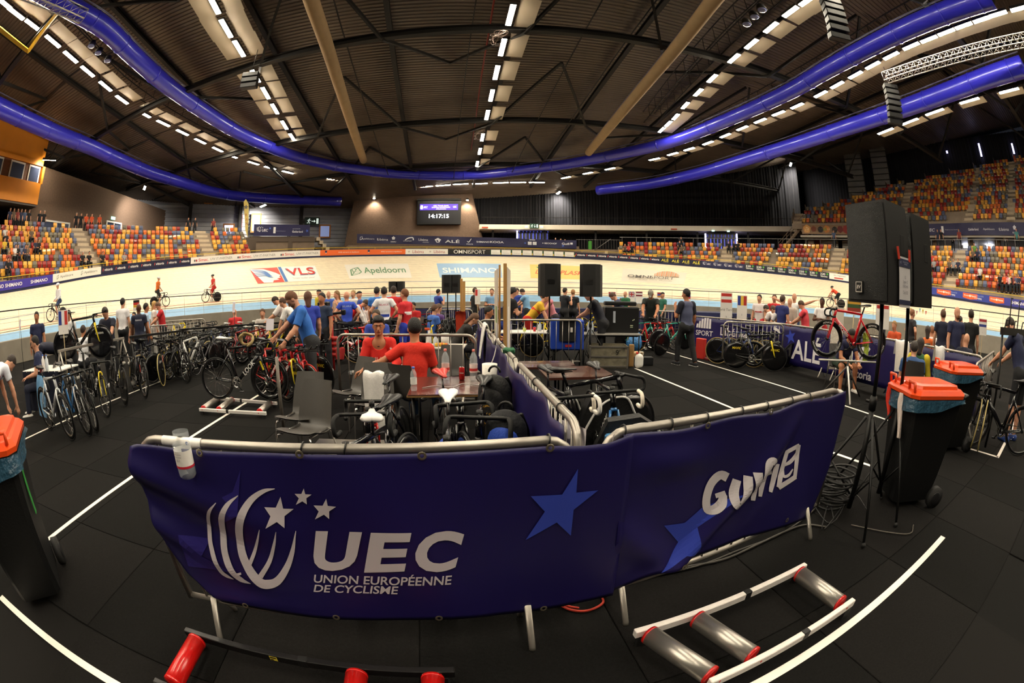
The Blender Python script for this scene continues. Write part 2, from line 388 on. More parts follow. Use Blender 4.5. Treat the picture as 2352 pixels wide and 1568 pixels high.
# ================================================================ advertising boards along the top of the track
RB=28.9
def bz(p,y): return zt(p)+.14+y
def bpos(p,y,d=0.0): return ring(p,RB-d,bz(p,y))
m_kick=flat('#1d2450',.5)
stb=MB().grid(lambda a,c:ring(-135+270*a,28.95,zt(-135+270*a)+.0+.14*c),200,1); struct(stb.build('trim_kick',m_kick))
def onboard(p0,p1,VF,col,d,parent,L=.35,name='lettering'):
    """figure in metres: x from the board's left end, y from its lower edge (board 0.5 high)"""
    if not VF[0]: return
    k=mpd((p0+p1)/2,RB); V,F=fine(VF,L)
    return MB().d2((V,F),lambda x,y:bpos(p0+x/k,y,d)).build(name,flat(col,.5),parent)
def board(p0,p1,back,label,items=(),strip_c=None):
    k=mpd((p0+p1)/2,RB); n=max(2,int((p1-p0)/2))
    f=MB()
    f.grid(lambda a,c:bpos(p0+(p1-p0)*a,.5*c,0),n,1); f.grid(lambda a,c:ring(p0+(p1-p0)*a,RB+.05,bz(p0+(p1-p0)*a,.5*c)),n,1,flip=True)
    f.grid(lambda a,c:ring(p0+(p1-p0)*a,RB+.05*c,bz(p0+(p1-p0)*a,.5)),n,1)
    o=f.build('advertising_board',flat(back,.45)); tag(o,label,'board','advertising boards round the top of the track')
    for VF,col,d in items: onboard(p0,p1,VF,col,d,o)
    return o,(p1-p0)*k
def T_(s,x,y,h,w=None,**k): return fit(text(s,1,k.get('shear',0),k.get('bold',0)),x,y,w,h)
def rep(n,L,fn):
    o=[]
    for i in range(n): o+=fn(L*(i+.5)/n)
    return o
L=lambda a,b:(b-a)*mpd((a+b)/2,RB)
a_,b_=-102,-80.9; board(a_,b_,'#3a2f96','violet board with SHIMANO twice, beside the white Apeldoorn board',[(T_('SHIMANO',L(a_,b_)*x,.25,.2,1.35,bold=.04),'#f2eef4',.012) for x in(.2,.5,.66,.88)])
a_,b_=-80.9,-72; board(a_,b_,'#f1ebe0','white board with grey Apeldoorn lettering below the booth-side stand',rep(2,L(a_,b_),lambda x:[(T_('Apeldoorn',x+.15,.25,.2,1.2),'#6a7468',.012),(stroke2([(x-.75,.14),(x-.72,.34),(x-.6,.4),(x-.58,.24),(x-.75,.14)],.03),'#5a7a60',.012)]))
a_,b_=-72,-55.2; board(a_,b_,'#191a45','navy board with seven white vittoria words below the booth-side stand',rep(7,L(a_,b_),lambda x:[(T_('vittoria',x+.1,.25,.17,.75,shear=.2,bold=.02),'#f4f0ee',.012),(stroke2([(x-.42,.16),(x-.38,.34)],.05),'#d24a42',.012)]))
a_,b_=-55.2,-30.6; board(a_,b_,'#f3eee8','long white board with Simac UW IT-PARTNER three times',rep(3,L(a_,b_),lambda x:[(T_('Simac.',x-.85,.25,.24,.95,bold=.01),'#d0463e',.012),(T_('UW IT-PARTNER',x+.85,.25,.2,2.1),'#8d8a88',.012),(rect(x-1.75,.14,x-1.62,.3),'#4a4648',.012),(rect(x-1.58,.14,x-1.45,.3),'#c2443c',.012)]))
a_,b_=-30.6,-14.2; board(a_,b_,'#ee6a22','orange board in the far bend with small white words',rep(2,L(a_,b_),lambda x:[(T_('SWG verwarmt in Apeldoorn',x+.7,.25,.13,2.0,bold=.01),'#fbe9dc',.012),(rect(x-1.6,.26,x-1.4,.44),'#1d2250',.012),(rect(x-1.55,.2,x-1.45,.27),'#e8e4e0',.012)]))
a_,b_=-14.2,-6; board(a_,b_,'#f5efe6','white board with red Libéma lettering twice',rep(2,L(a_,b_),lambda x:[(T_('Libéma',x+.2,.24,.28,1.1),'#b8524c',.012),(star2(x-.7,.25,.15,0,.25),'#b0a294',.012)]))
a_,b_=-6,2.2; board(a_,b_,'#191615','black board reading OMNISPORT in white',[(T_('OMNI',L(a_,b_)*.31,.25,.36,1.45,bold=.01),'#f4f0ea',.012),(T_('SPORT',L(a_,b_)*.69,.25,.36,1.6,bold=-.005),'#f4f0ea',.012)])
a_,b_=2.2,18.6; board(a_,b_,'#23502e','board of eight white cards split by green and yellow bars',rep(8,L(a_,b_),lambda x:[(rect(x-.44,.02,x+.44,.48),'#f1eee8',.012),(T_('provincie',x-.1,.3,.06,.4),'#a8a4a0',.018),(T_('Gelderland',x,.17,.12,.62),'#b4b0ac',.018),(rect(x+.46,.02,x+.55,.2),'#e0b83a',.012)]))
a_,b_=18.6,35.2; board(a_,b_,'#191a45','navy board with eight white vittoria words right of the green cards',rep(8,L(a_,b_),lambda x:[(T_('vittoria',x+.1,.25,.17,.75,shear=.2,bold=.02),'#f4f0ee',.012),(stroke2([(x-.42,.16),(x-.36,.36)],.06),'#d24a42',.012)]))
a_,b_=35.2,43.4; board(a_,b_,'#1a1c3c','navy board with yellow ALE lettering four times',rep(4,L(a_,b_),lambda x:[(T_('ALÉ',x,.28,.3,.72,bold=.04),'#e2d23c',.012),(T_('cycling wear',x+.1,.06,.05,.5),'#d8d0a0',.012)]))
a_,b_=43.4,51.8; board(a_,b_,'#1a1c48','navy board with four small white UEC marks',rep(4,L(a_,b_),lambda x:[(merge2(uec2(x-.4,.12,.3)),'#e8e6ee',.012),(T_('UEC',x+.18,.22,.15,.4,shear=.2,bold=.03),'#f0eef2',.012)]))
a_,b_=51.8,68.6; board(a_,b_,'#16203c','navy board with eight 220 TRENTINO words and green trees',rep(8,L(a_,b_),lambda x:[(T_('220',x-.12,.34,.17,.5,bold=.03),'#eef0ea',.012),(T_('TRENTINO',x,.13,.12,.72,bold=.03),'#eef0ea',.012),(star2(x+.33,.36,.12,0,.6),'#4f9a3c',.012)]))
a_,b_=68.6,81; board(a_,b_,'#f4f0ea','white board with grey lettering over a red bar, beside the tall speakers',rep(3,L(a_,b_),lambda x:[(T_('Gri. Importsan',x,.34,.15,1.2),'#77736e',.012),(rect(x-.55,.08,x+.35,.18),'#c8463c',.012)]))
a_,b_=81,104.6
def lot(x): return [(T_('NEDERLANDSE',x-.95,.35,.1,.85),'#8f9fd8',.012),(T_('LOTERIJ',x-1.05,.16,.13,.65,bold=.03),'#eef0f6',.012),(poly2([(x+.05,.44),(x+1.45,.44),(x+1.45,.12),(x+.75,.04),(x+.05,.12)]),'#ea6230',.012),(T_('Oranje',x+.4,.28,.13,.5,bold=.02),'#fbf0e8',.018),(T_('Peloton',x+1.1,.28,.13,.5,bold=.02),'#fbf0e8',.018),(star2(x+.74,.28,.09,0,.8),'#fbf0e8',.018)]
board(a_,b_,'#2c3c94','blue board with NEDERLANDSE LOTERIJ and orange plates',rep(4,L(a_,b_),lot))
a_,b_=104.6,130; board(a_,b_,'#33358f','violet board with SHIMANO at the far right edge',[(T_('SHIMANO',L(a_,b_)*x,.25,.2,1.5,bold=.04),'#f2eef4',.012) for x in(.14,.4,.66,.9)])
yr=thing('yellow_handrail','thin yellow handrail running above the advertising boards','rail',ring(0,29.1,zt(0)))
inv=Matrix.Translation(-Vector(yr.location))
MB().tube([ring(p,29.15,zt(p)+.86) for p in np.linspace(-120,130,170)],.025,6,M=inv).build('rail',flat('#e3c23a',.4),yr)
pm=MB().box((0,0,.3),(.03,.03,.6)).mesh('post',flat('#c9ab34',.5))
for p in np.arange(-110,126,5.0): ob('post',pm,yr,ring(p,29.15,zt(p)+.26)-Vector(yr.location),0)
# walkway behind the boards
MBw=MB().grid(lambda a,c:ring(-135+270*a,28.96+1.9*c,zt(-135+270*a)+.1),150,1,flip=True); struct(MBw.build('floor_walkway',m_conc))
# ================================================================ stands
SEATC={'yellow':'#f0b044','orange':'#e0702a','red':'#9c2420','blue grey':'#5a6484','grey':'#77705f'}
def seatmesh():
    b=MB(); b.box((.0,.03,.56),(.41,.06,.3),0,rot=Rt(x=R_(-10)),ch=.025); b.box((0,-.06,.37),(.37,.09,.24),0,rot=Rt(x=R_(8)),ch=.03); b.box((0,.02,.15),(.05,.05,.3),0); return b
_sm=seatmesh(); seat_me={k:_sm.mesh('stand_seat',mat('seat_'+k.replace(' ','_'),c,.35,coat=.2)) for k,c in SEATC.items()}
_sv=np.array(_sm.v); NSEAT=[0]
stuffseats={'booth-side stand':[], 'curtain-side lower stand':[], 'curtain-side upper stand':[]}
def nth(n):
    T=['','','twenty','thirty','forty','fifty']; o=['zeroth','first','second','third','fourth','fifth','sixth','seventh','eighth','ninth','tenth','eleventh','twelfth','thirteenth','fourteenth','fifteenth','sixteenth','seventeenth','eighteenth','nineteenth']
    return o[n] if n<20 else (T[n//10][:-1]+'ieth' if n%10==0 else T[n//10]+'-'+o[n%10])
ORD=['first','second','third','fourth','fifth','sixth','seventh','eighth','ninth','tenth']
SEATN={}
def place_seat(p,R,z,stand,row,single):
    c=random.choices(list(SEATC),[30,22,18,18,14])[0]
    h=ringdir(p)-math.pi/2      # seat faces the centre
    if single and NSEAT[0]<300:
        NSEAT[0]+=1; SEATN[row,single]=SEATN.get((row,single),0)+1; o=ob('stadium_chair',seat_me[c],None,ring(p,R,z),h); o.rotation_euler=(0,0,h)
        tag(o,f'{c} tip-up seat, {nth(SEATN[row,single])} from {single}, {ORD[row]} row of the {stand}','seat',f'{ORD[row]} row seats, {stand}')
    else: stuffseats[stand].append((ring(p,R,z),h,c))
def flush_seats():
    keys=list(SEATC)
    for st,L_ in stuffseats.items():
        if not L_: continue
        nv=len(_sv); V=np.empty((len(L_)*nv,3)); F=[];mi=[]
        for i,(q,h,c) in enumerate(L_):
            ch,sh=math.cos(h),math.sin(h); V[i*nv:(i+1)*nv,0]=_sv[:,0]*ch-_sv[:,1]*sh+q[0]; V[i*nv:(i+1)*nv,1]=_sv[:,0]*sh+_sv[:,1]*ch+q[1]; V[i*nv:(i+1)*nv,2]=_sv[:,2]+q[2]
            F+=[tuple(j+i*nv for j in f) for f in _sm.f]; mi+=[keys.index(c)]*len(_sm.f)
        me=bpy.data.meshes.new('stand_seating'); me.from_pydata(V.tolist(),[],F)
        for k in keys: me.materials.append(_M['seat_'+k.replace(' ','_')])
        me.polygons.foreach_set('material_index',mi); o=ob('stand_seating',me); stuff(o); tag(o,f'rows of small mixed yellow, orange, red and grey seats filling the rest of the {st}','seats')
def terrace(name,p0,p1,R0,z0,dR,dz,n,m=m_conc,zb=None):
    b=MB()
    for k in range(n):
        Ra,za=R0+dR*k,z0+dz*k
        b.grid(lambda a,c:ring(p0+(p1-p0)*a,Ra-.25+dR*c,za),40,1,flip=True)
        b.grid(lambda a,c:ring(p0+(p1-p0)*a,Ra-.25,za-dz+dz*c if k else (zb if zb is not None else za-1)+(za-(zb if zb is not None else za-1))*c),40,1)
    return struct(b.build(name,m))
def stairs(p,w,R0,z0,dR,dz,n,name):
    b=MB()
    for k in range(2*n):
        R=R0-.25+dR*k/2; z=z0+dz*k/2+.02; c=ring(p,R+dR/4,z-dz/2); b.box(c,(dR/2,w,dz),0,rot=ringdir(p))
    o=b.build(name,m_cream); return struct(recenter(o))
# booth-side stand
LZ0,LDZ=4.1,.535
terrace('floor_terrace_left',-135,-41.2,31.0,LZ0,.8,LDZ,9)
for p in(-71.0,-48.9): stairs(p,1.25,31.0,LZ0,.8,LDZ,9,'stair_aisle')
for k in range(9):
    R=31.3+.8*k; z=LZ0+LDZ*k; p=-41.8
    while p>-112:
        if abs(p+71)>1.5 and abs(p+48.9)>1.45 and z+.75>zt(p)+.62 and not (k==8 and random.random()<.25) and random.random()>.02:
            place_seat(p,R,z,'booth-side stand',k,'the orange-booth aisle' if -99<p<-72 else None)
        p-=.485/mpd(p,R)
# curtain-side lower stand
RZ0,RDZ=3.75,.545
terrace('floor_terrace_right',26.3,140,31.8,RZ0,.8,RDZ,7)
AR=[46.6,67.2,90.5,112]
for p in AR: stairs(p,1.3,31.8,RZ0,.8,RDZ,7,'stair_aisle')
for k in range(7):
    R=32.1+.8*k; z=RZ0+RDZ*k; p=26.9
    while p<128:
        if all(abs(p-a)>1.5 for a in AR) and abs(p-55.5)>.45 and z+.75>zt(p)+.62 and random.random()>.03:
            place_seat(p,R,z,'curtain-side lower stand',k,'the third aisle' if 92<p<109 else None)
        p+=.485/mpd(p,R)
# curtain-side upper stand: more rows towards the right
UZ0,UDZ=10.25,.6
def urows(p): return int(np.interp(p,[58,60,66,76,90,105],[3,4,6,11,14,16]))
AU=[58.9,78.2,91.5,104]
ub=MB()
for k in range(16):
    pa=58.0
    while urows(pa)<=k and pa<130: pa+=.5
    Ra,za=39+.8*k,UZ0+UDZ*k
    ub.grid(lambda a,c:ring(pa+(140-pa)*a,Ra-.25+.8*c,za),40,1,flip=True); ub.grid(lambda a,c:ring(pa+(140-pa)*a,Ra-.25,za-UDZ+UDZ*c),40,1)
    ub.grid(lambda a,c:ring(pa,Ra-.25+.8*c,za+.9*a),1,1)
    for p in np.arange(max(pa,59.4),128,.47/.68):
        pass
    p=max(pa,59.8)+.3
    while p<126:
        if all(abs(p-a)>(.95 if a>60 else .5) for a in AU) and not (k<2 and (79<p<81.5 or 86.5<p<92.5)) and random.random()>.02: place_seat(p,Ra+.3,za,'curtain-side upper stand',k,None)
        p+=.485/mpd(p,Ra)
struct(ub.build('floor_terrace_upper',m_conc))
for p in AU: stairs(p,1.1,39,UZ0,.8,UDZ,urows(p),'stair_aisle')
flush_seats()
# ================================================================ outer shell
m_shell=mat('dark_shell','#15151c',.9); m_brown=mat('brown_brick','#6d5848',.85,noise=(6,.12),bump=(30,.3)); m_clad=mat('grey_cladding','#a3a4a8',.4,.3,noise=(.6,.12)); m_steel=mat('dark_steel','#2b2723',.6,.2)
m_orange=mat('orange_panel','#e08a1c',.5,noise=(.7,.06)); m_glass_dark=mat('dark_glass','#10141c',.08,.0,spec=.8)
b=MB(); b.grid(lambda a,c:ring(-170+340*a,57,-.5+24*c),120,1); struct(b.build('wall_shell',m_shell))
b=MB(); b.box(A(-46,V0,11),(120,.4,24),0,rot=YAW); struct(b.build('wall_back',m_shell))
# corrugated grey wall behind the booth-side stand (horizontal ribs)
def ribbed(p0,p1,R,z0,z1,n,name,m,step=.55):
    b=MB(); k=int((z1-z0)/step); prof=[]
    for i in range(k): z=z0+i*step; prof+=[(0,z),(0,z+step*.62),(.09,z+step*.72),(.09,z+step*.9)]
    prof.append((0,z1))
    b.grid(lambda a,c:ring(p0+(p1-p0)*a,R-prof[round(c*(len(prof)-1))][0],prof[round(c*(len(prof)-1))][1]),n,len(prof)-1,smooth=False); return struct(b.build(name,m))
ribbed(-72,-9,50,6.5,20,40,'wall_left_cladding',m_clad)
cl=MB()
for p in(-62.5,-61,-47.2,-38.6,-28.2,-17.0):
    q=ring(p,49.4,13); o=MB().box((0,0,0),(.5,.45,13.5)).build('steel_column',m_steel,None,q,ringdir(p)); struct(o); o.name='column'
# brown side wall behind the booth-side stand
q0=(20.4,13.4);q1=(46.0,13.3)
b=MB(); b.prism([(18,7),(47,7),(47.0,12.6),(44,13.2),(30,13.9),(20.6,14.3),(18,14.4)],0,.5)
wl=struct(b.build('wall_left',m_brown)); wl.matrix_world=Matrix(((AX.x,-RX.x,0,A(0,-35.5).x),(AX.y,-RX.y,0,A(0,-35.5).y),(0,0,1,0),(0,0,0,1)))
def onwall(px0,py0,px1,py1,v): (u0,z1),(u1,z0)=AtV(px0,py0,v),AtV(px1,py1,v); return u0,z0,u1,z1
def framed(name,label,cat,u0,z0,u1,z1,v,fm,gm,bars=1,depth=.1):
    t=thing(name,label,cat,A((u0+u1)/2,v+.02,z0),YAW+math.pi/2); w,h=u1-u0,z1-z0; f=MB()
    for x in(-w/2,w/2): f.box((x,-depth/2,h/2),(.16,depth,h+.16))
    for z in(0,h): f.box((0,-depth/2,z),(w,depth,.16))
    for i in range(bars): f.box((-w/2+w*(i+1)/(bars+1),-depth/2,h/2),(.09,depth*.8,h))
    f.build('frame',fm,t); MB().box((0,.0,h/2),(w,.03,h)).build('pane',gm,t); return t
m_white=mat('white_paint','#e8e4dc',.5); m_glass_b=mat('interior_glass','#46506a',.12,spec=.8)
u0,z0,u1,z1=onwall(101,506,156,540,-35.4); framed('interior_window','wide white framed window in the brown wall above the booth-side stand','window',u0,z0,u1,z1,-35.4,m_white,m_glass_b,1)
u0,z0,u1,z1=onwall(245,508,275,545,-35.4); framed('glazed_door','white framed double door in the brown wall under a green exit lamp','door',u0,z0,u1,z1,-35.4,m_white,m_glass_b,1)
u,z=AtV(260,501,-35.3); o=tag(MB().box((0,0,0),(.7,.12,.3),ch=.02).build('exit_lamp',mat('exit_glow','#9fe0c8',.4,emit=2.5),None,A(u,-35.3,z),YAW+math.pi/2),'small glowing green exit lamp over the white double door','lamp')
# orange control booth on the left
bt=thing('control_booth','orange panelled control booth with windows jutting out over the booth-side stand','booth',A(12,-34.2,10.6),YAW+math.pi/2)
def bx(name,u0,u1,v0,v1,z0,z1,m,par=bt,ch=0):
    c=((u0+u1)/2-12,-((v0+v1)/2+34.2),(z0+z1)/2-10.6); return MB().box(c,(u1-u0,abs(v1-v0),z1-z0),0,ch=ch).build(name,m,par)
bx('lower_front',-4,20.4,-37.5,-34.2,10.6,12.35,m_orange); bx('window_band',-4,20.2,-37.5,-34.5,12.35,13.8,mat('brown_timber','#6b3f22',.6,noise=(3,.2),stretch=(.2,1,4)))
bx('upper_front',-4,20.3,-37.5,-34.3,13.8,17.0,m_orange); bx('soffit',-4,20.3,-37.4,-34.3,10.45,10.62,mat('grey_soffit','#6c6660',.8))
for a,c in((13.0,15.0),(16.2,17.9),(18.7,20.0)):
    w=bx('window_frame',a-.1,c+.1,-34.6,-34.42,12.3,13.75,m_white); q=bx('pane',a+.05,c-.05,-34.5,-34.4,12.45,13.6,m_glass_b); q.parent=w; 
for i in range(7):
    u=13.2+1.02*i; s=MB().lathe([(.05,-.2),(.2,-.16),(.22,.1),(.2,.12)],12,M=Rt(x=R_(80))).build('spotlight',m_steel,bt,(u-12,.28,16.4-10.6-.08*i)); MB().ell((0,-.1,.0),(.17,.06,.17),0,10,5).build('lens',mat('lamp_lens','#cfd2da',.15,spec=.8),s)
bx('fascia',20.3,20.6,-34.9,-34.2,12.35,13.8,m_orange)
bu=MB().prism([(-4,17.9),(20.3,17.6),(20.2,19.4),(12.6,20.8),(-4,21.4)],0,3); o=bu.build('upper_bulkhead',m_orange,None); struct(o); o.name='wall_upper_left'; o.matrix_world=Matrix(((AX.x,-RX.x,0,A(0,-34).x),(AX.y,-RX.y,0,A(0,-34).y),(0,0,1,0),(0,0,0,1)))
# brown tapered wall with the big screen
UT=56.0
def wallU(pts,u,th=.5):
    P=[AtU(x,y,u) for x,y in pts]; b=MB(); n=len(P); V=[A(u,v,z) for v,z in P]+[A(u+th,v,z) for v,z in P]; b.add(V,[tuple(range(n)),tuple(range(2*n-1,n-1,-1))]+[(i,(i+1)%n,(i+1)%n+n,i+n) for i in range(n)]); return b
wf=struct(wallU([(822,425),(1080,425),(1116,578),(788,578)],UT).build('wall_far',m_brown))
_,zt0=AtU(1008,463,UT); v0,z1=AtU(959,463,UT); v1,z0=AtU(1058,517,UT); SW,SH=v1-v0,z1-z0
tv=thing('video_screen','big black screen showing the clock 14:17:15 on the brown far wall','screen',A(UT-.35,(v0+v1)/2,z0),YAW)
MB().box((0,0,SH/2),(SW,.5,SH),0,ch=.05).build('housing',mat('black_plastic','#0c0c0e',.4),tv); MB().box((0,-.2,SH+.15),(SW,.3,.25)).build('mount',m_steel,tv)
def sfig(VF,name,col,e,y): return MB().d2(VF,lambda x,z:(x*SW*.9-SW*.45,y,z*SH)).build(name,mat('screen_'+col,col,.5,emit=e),tv)
sfig(rect(0,.08,1,.93),'display','#0a0a14',.3,-.262); sfig(rect(.02,.6,.98,.85),'picture_band','#4a2fc0',1.6,-.27)
sfig(T_('14:17:15',.5,.35,.17,.5,bold=.02),'clock_digits','#eef2ff',2.4,-.28); sfig(merge2([T_('UEC TRACK ELITE',.55,.78,.05,.38,bold=.02),T_('EUROPEAN CHAMPIONSHIPS',.55,.71,.05,.46,bold=.02),T_('APELDOORN',.55,.64,.04,.25,bold=.02),T_('UEC',.15,.72,.08,.13,shear=.2,bold=.03),T_('UEC',.9,.73,.08,.09,bold=.03)]),'screen_words','#d8d4ff',2.2,-.28)
sfig(merge2([stroke2(spline([(.045+.02*i,.64),(.03+.02*i,.7),(.045+.02*i,.8)],4),.012) for i in range(3)]),'screen_emblem','#e8e6ff',2,-.28)
m_lamp=mat('lamp_glow','#fff2d8',.5,emit=LAMP); 
def walllamp(px,py,u,label,side=1):
    v,z=AtU(px,py,u); t=thing('wall_spotlight',label,'lamp',A(u-.5,v,z),YAW); MB().lathe([(.02,-.1),(.16,-.08),(.2,.14),(.18,.16)],12,M=Rt(x=R_(150))).build('housing',m_steel,t); MB().ell((0,-.06,-.16),(.16,.1,.07),0,10,5).build('lens',m_lamp,t); MB().tube([(0,0,0),(0,.5,.1)],.03,6).build('arm',m_steel,t)
    l=bpy.data.lights.new('spot','SPOT'); l.energy=900; l.spot_size=R_(105); l.spot_blend=.6; l.color=(1,.86,.66); l.shadow_soft_size=.15; o=bpy.data.objects.new('spot',l); COL.objects.link(o); o.parent=t; o.location=(0,-.25,-.3); o.rotation_euler=(R_(22),0,0)
walllamp(861,455,UT,'bright spotlight washing the brown far wall left of the screen'); walllamp(1073,459,UT,'bright spotlight at the right edge of the brown far wall')
# curtains
m_curt=mat('black_curtain','#202028',.9,sheen=.2)
def curtain(p0,p1,R,z0,z1,name,label,amp=.16,pl=1.1):
    n=int((p1-p0)*4.5/pl*1.6); b=MB(); b.grid(lambda a,c:ring(p0+(p1-p0)*a,R+amp*math.sin(a*n*1.9)+.06*math.sin(a*n*.7+1),z0+(z1-z0)*c),n,1); return tag(recenter(b.build(name,m_curt)),label,'curtain')
curtain(.2,58,46,10.4,20,'stage_curtain','tall pleated black curtain above the cream balcony edge')
curtain(58,118,52,10,23,'stage_curtain','dark navy curtain behind the curtain-side upper stand')
curtain(1,60,45.5,5.5,10.3,'stage_curtain','black curtain in the recess under the cream balcony edge')
b=MB(); b.grid(lambda a,c:ring(1.6+58*a,41.9,9.85+.63*c),60,1); b.grid(lambda a,c:ring(1.6+58*a,41.9+4*c,10.48),60,1,flip=True); b.grid(lambda a,c:ring(1.6+58*a,41.9+4*c,9.85),60,1); b.grid(lambda a,c:ring(1.6,41.9+4*a,9.85+.63*c),1,1)
struct(b.build('trim_balcony',mat('cream_balcony','#efe4d0',.6,noise=(.8,.04))))
br=thing('balcony_rail','thin dark railing on top of the cream balcony edge','rail',ring(20,42.2,10.48)); inv=Matrix.Translation(-br.location)
MB().tube([ring(p,42.2,11.5) for p in np.linspace(2,59,60)],.03,6,M=inv).build('rail',m_steel,br)
for p in range(3,60,3): MB().box((0,0,.5),(.04,.04,1.02)).build('post',m_steel,br,ring(p,42.2,10.48)-br.location)
for p in np.arange(4,60,9): struct(MB().box((0,0,0),(.25,.25,4.6)).build('column',m_steel,None,ring(p,43,7.6),ringdir(p)))
# signs on the balcony edge
def sign(px,py,R,w,h,back,name,label,figs=(),cat='sign',e=0,d=.1):
    p,z=RR(px,py,R); t=thing(name,label,cat,ring(p,R,z-h/2),ringdir(p)-math.pi/2); MB().box((0,0,h/2),(w,d,h),0,ch=.01).build('panel',mat('sign_'+back,back,.5,emit=e) if e else flat(back),t)
    for VF,col,yy in figs: MB().d2(VF,lambda x,y:(x,-d/2-.004-yy,y)).build('print',mat('glowprint_'+col,col,.5,emit=.9),t)
    return t
def runner(x,y,s): return [ (merge2([star2(x+.16*s,y+.95*s,.1*s,0,.8),stroke2([(x+.1*s,y+.85*s),(x-.05*s,y+.45*s)],.16*s),stroke2([(x-.05*s,y+.45*s),(x+.2*s,y+.25*s),(x+.15*s,y)],.1*s),stroke2([(x-.05*s,y+.45*s),(x-.15*s,y+.15*s),(x-.4*s,y+.15*s)],.1*s),stroke2([(x+.1*s,y+.8*s),(x+.3*s,y+.6*s),(x+.45*s,y+.7*s)],.08*s),stroke2([(x+.05*s,y+.8*s),(x-.2*s,y+.75*s),(x-.3*s,y+.55*s)],.08*s)]),'#cfe0d4',0)]
sign(1227,519,41.8,1.15,.62,'#1f4a38','exit_sign','green running man exit sign with a down arrow on the balcony edge',runner(-.3,.1,.42)+[(merge2([stroke2([(.08,.5),(.08,.2)],.06),poly2([(-.04,.26),(.2,.26),(.08,.1)])]),'#cfe0d4',0),(rect(.3,.1,.46,.52),'#cfe0d4',0)])
sign(717,508,49,2.1,1.1,'#1b4030','exit_sign','large green exit sign with a right arrow on the grey ribbed wall',runner(-.5,.2,.7)+[(merge2([stroke2([(-.1,.55),(.3,.55)],.09),poly2([(.26,.75),(.26,.35),(.5,.55)])]),'#cfe0d4',0),(rect(.6,.2,.9,.95),'#cfe0d4',0)])
for px,s in((1114,'orange plate at the left end of the cream balcony edge'),(1548,'orange plate near the right end of the cream balcony edge')): sign(px,522 if px<1200 else 526,41.8,.8,.16,'#d8582a','orange_plate',s)
for px,py,s in((1209,521,'left'),(1244,521,'right'),(1638,530,''),(1673,531,'')):
    sign(px,py,41.8,.35,.16,'#bfeee0','exit_lamp',f'small glowing lamp {s+" of" if s else "above"} the '+('exit sign on the balcony edge' if s else ('left jamb of the blue lit door' if px<1650 else 'right jamb of the blue lit door')),cat='lamp',e=2)
# blue lit glazed doors in the recess
def bluedoor(px0,px1,py0,py1,R,label,jambs):
    p0,z1=RR(px0,py0,R); p1,z0=RR(px1,py1,R); w=(p1-p0)*mpd(0,R); h=z1-z0; t=thing('glazed_doors',label,'door',ring((p0+p1)/2,R,z0),ringdir((p0+p1)/2)-math.pi/2)
    MB().box((0,.1,h/2),(w,.06,h)).build('pane',mat('navy_pane','#10143a',.2,emit=.25),t); f=MB(); e=MB(); f.box((0,.0,h*.72),(w,.1,.1)); f.box((0,.03,h*.98),(w,.1,.1))
    for i in range(9):
        x=-w/2+w*(i+.5)/9; e.box((x,.03,h*.34),(.05+.05*(i%3==1),.03,h*.66)); e.box((x+.1,.03,h*.86),(.05,.03,h*.2)); f.box((x+.14,.0,h/2),(.06,.08,h))
    f.build('frame',m_steel,t); e.build('lit_slit',mat('blue_slit','#5a62e8',.5,emit=1.6),t)
    for s in jambs: MB().box((s*w/2,0,h*.55),(.2,.08,h*.9)).build('light_strip',mat('violet_light','#cdc8ff',.5,emit=5),t)
bluedoor(1188,1261,527,553,43.2,'dark glazed doors with blue lit slits above the navy sponsor banner',(-1,))
bluedoor(1620,1693,536,574,42.4,'dark glazed doors with two violet light strips behind the right seats',(-1,1))
# concrete platform, banners
def wallR(px0,px1,R,z0,z1,m,name,th=.4,n=12):
    p0=RR(px0,560,R)[0]; p1=RR(px1,560,R)[0]; b=MB(); b.grid(lambda a,c:ring(p0+(p1-p0)*a,R,z0+(z1-z0)*c),n,1); b.grid(lambda a,c:ring(p0+(p1-p0)*a,R+th*c*10,z1),n,1,flip=True); b.grid(lambda a,c:ring(p0,R+4*a,z0+(z1-z0)*c),1,1,flip=True); b.grid(lambda a,c:ring(p1,R+4*a,z0+(z1-z0)*c),1,1)
    return struct(b.build(name,m)),p0,p1
m_plat=mat('platform_concrete','#8a7663',.85,noise=(1.5,.12)); m_platd=mat('platform_dark','#5f5145',.85)
pw,pa,pb=wallR(578,722,40,4.5,8.5,m_plat,'wall_platform_left'); wallR(560,580,38.5,4.5,8.2,m_platd,'wall_platform_end')
for x0,x1 in((575,588),(662,672)): wallR(x0,x1,39.85,4.5,8.4,m_platd,'wall_pier')
wallR(575,722,39.9,7.9,8.5,m_platd,'wall_coping')
b=MB()   # descending stair beside the platform
for i in range(9): b.box(ring(pb+.6+.55*i,40.3,8.2-.38*i),(1.2,.45,.4),0,rot=ringdir(pb))
struct(recenter(b.build('stair_platform',m_cream)))
wallR(725,800,42.5,4.5,7.6,m_platd,'wall_platform_low'); wallR(800,1330,37.2,4.5,7.15,m_plat,'wall_platform_far',n=40)
def bannerR(px0,px1,R,zA,zB,h,label,figs,L0=.3,rip=.05,back='#211f4c'):
    p0=RR(px0,545,R)[0]; p1=RR(px1,545,R)[0]; w=(p1-p0)*mpd((p0+p1)/2,R)
    def pos(x,y,d=0): s=x/w; return ring(p0+(p1-p0)*s,R-d-rip*math.sin(x*1.3)*math.sin(y/h*2.6+.3)-rip*.4*math.sin(x*4.1+y*3),zA+(zB-zA)*s+y)
    me=MB().grid(lambda a,c:pos(w*a,h*c),int(w*2.5),5); o=me.build('sponsor_banner',flat(back,.5)); tag(o,label,'banner')
    for VF,col in figs(w): MB().d2(fine(VF,L0),lambda x,y:pos(x,y,.025)).build('lettering',flat(col,.5),o)
    return o,w
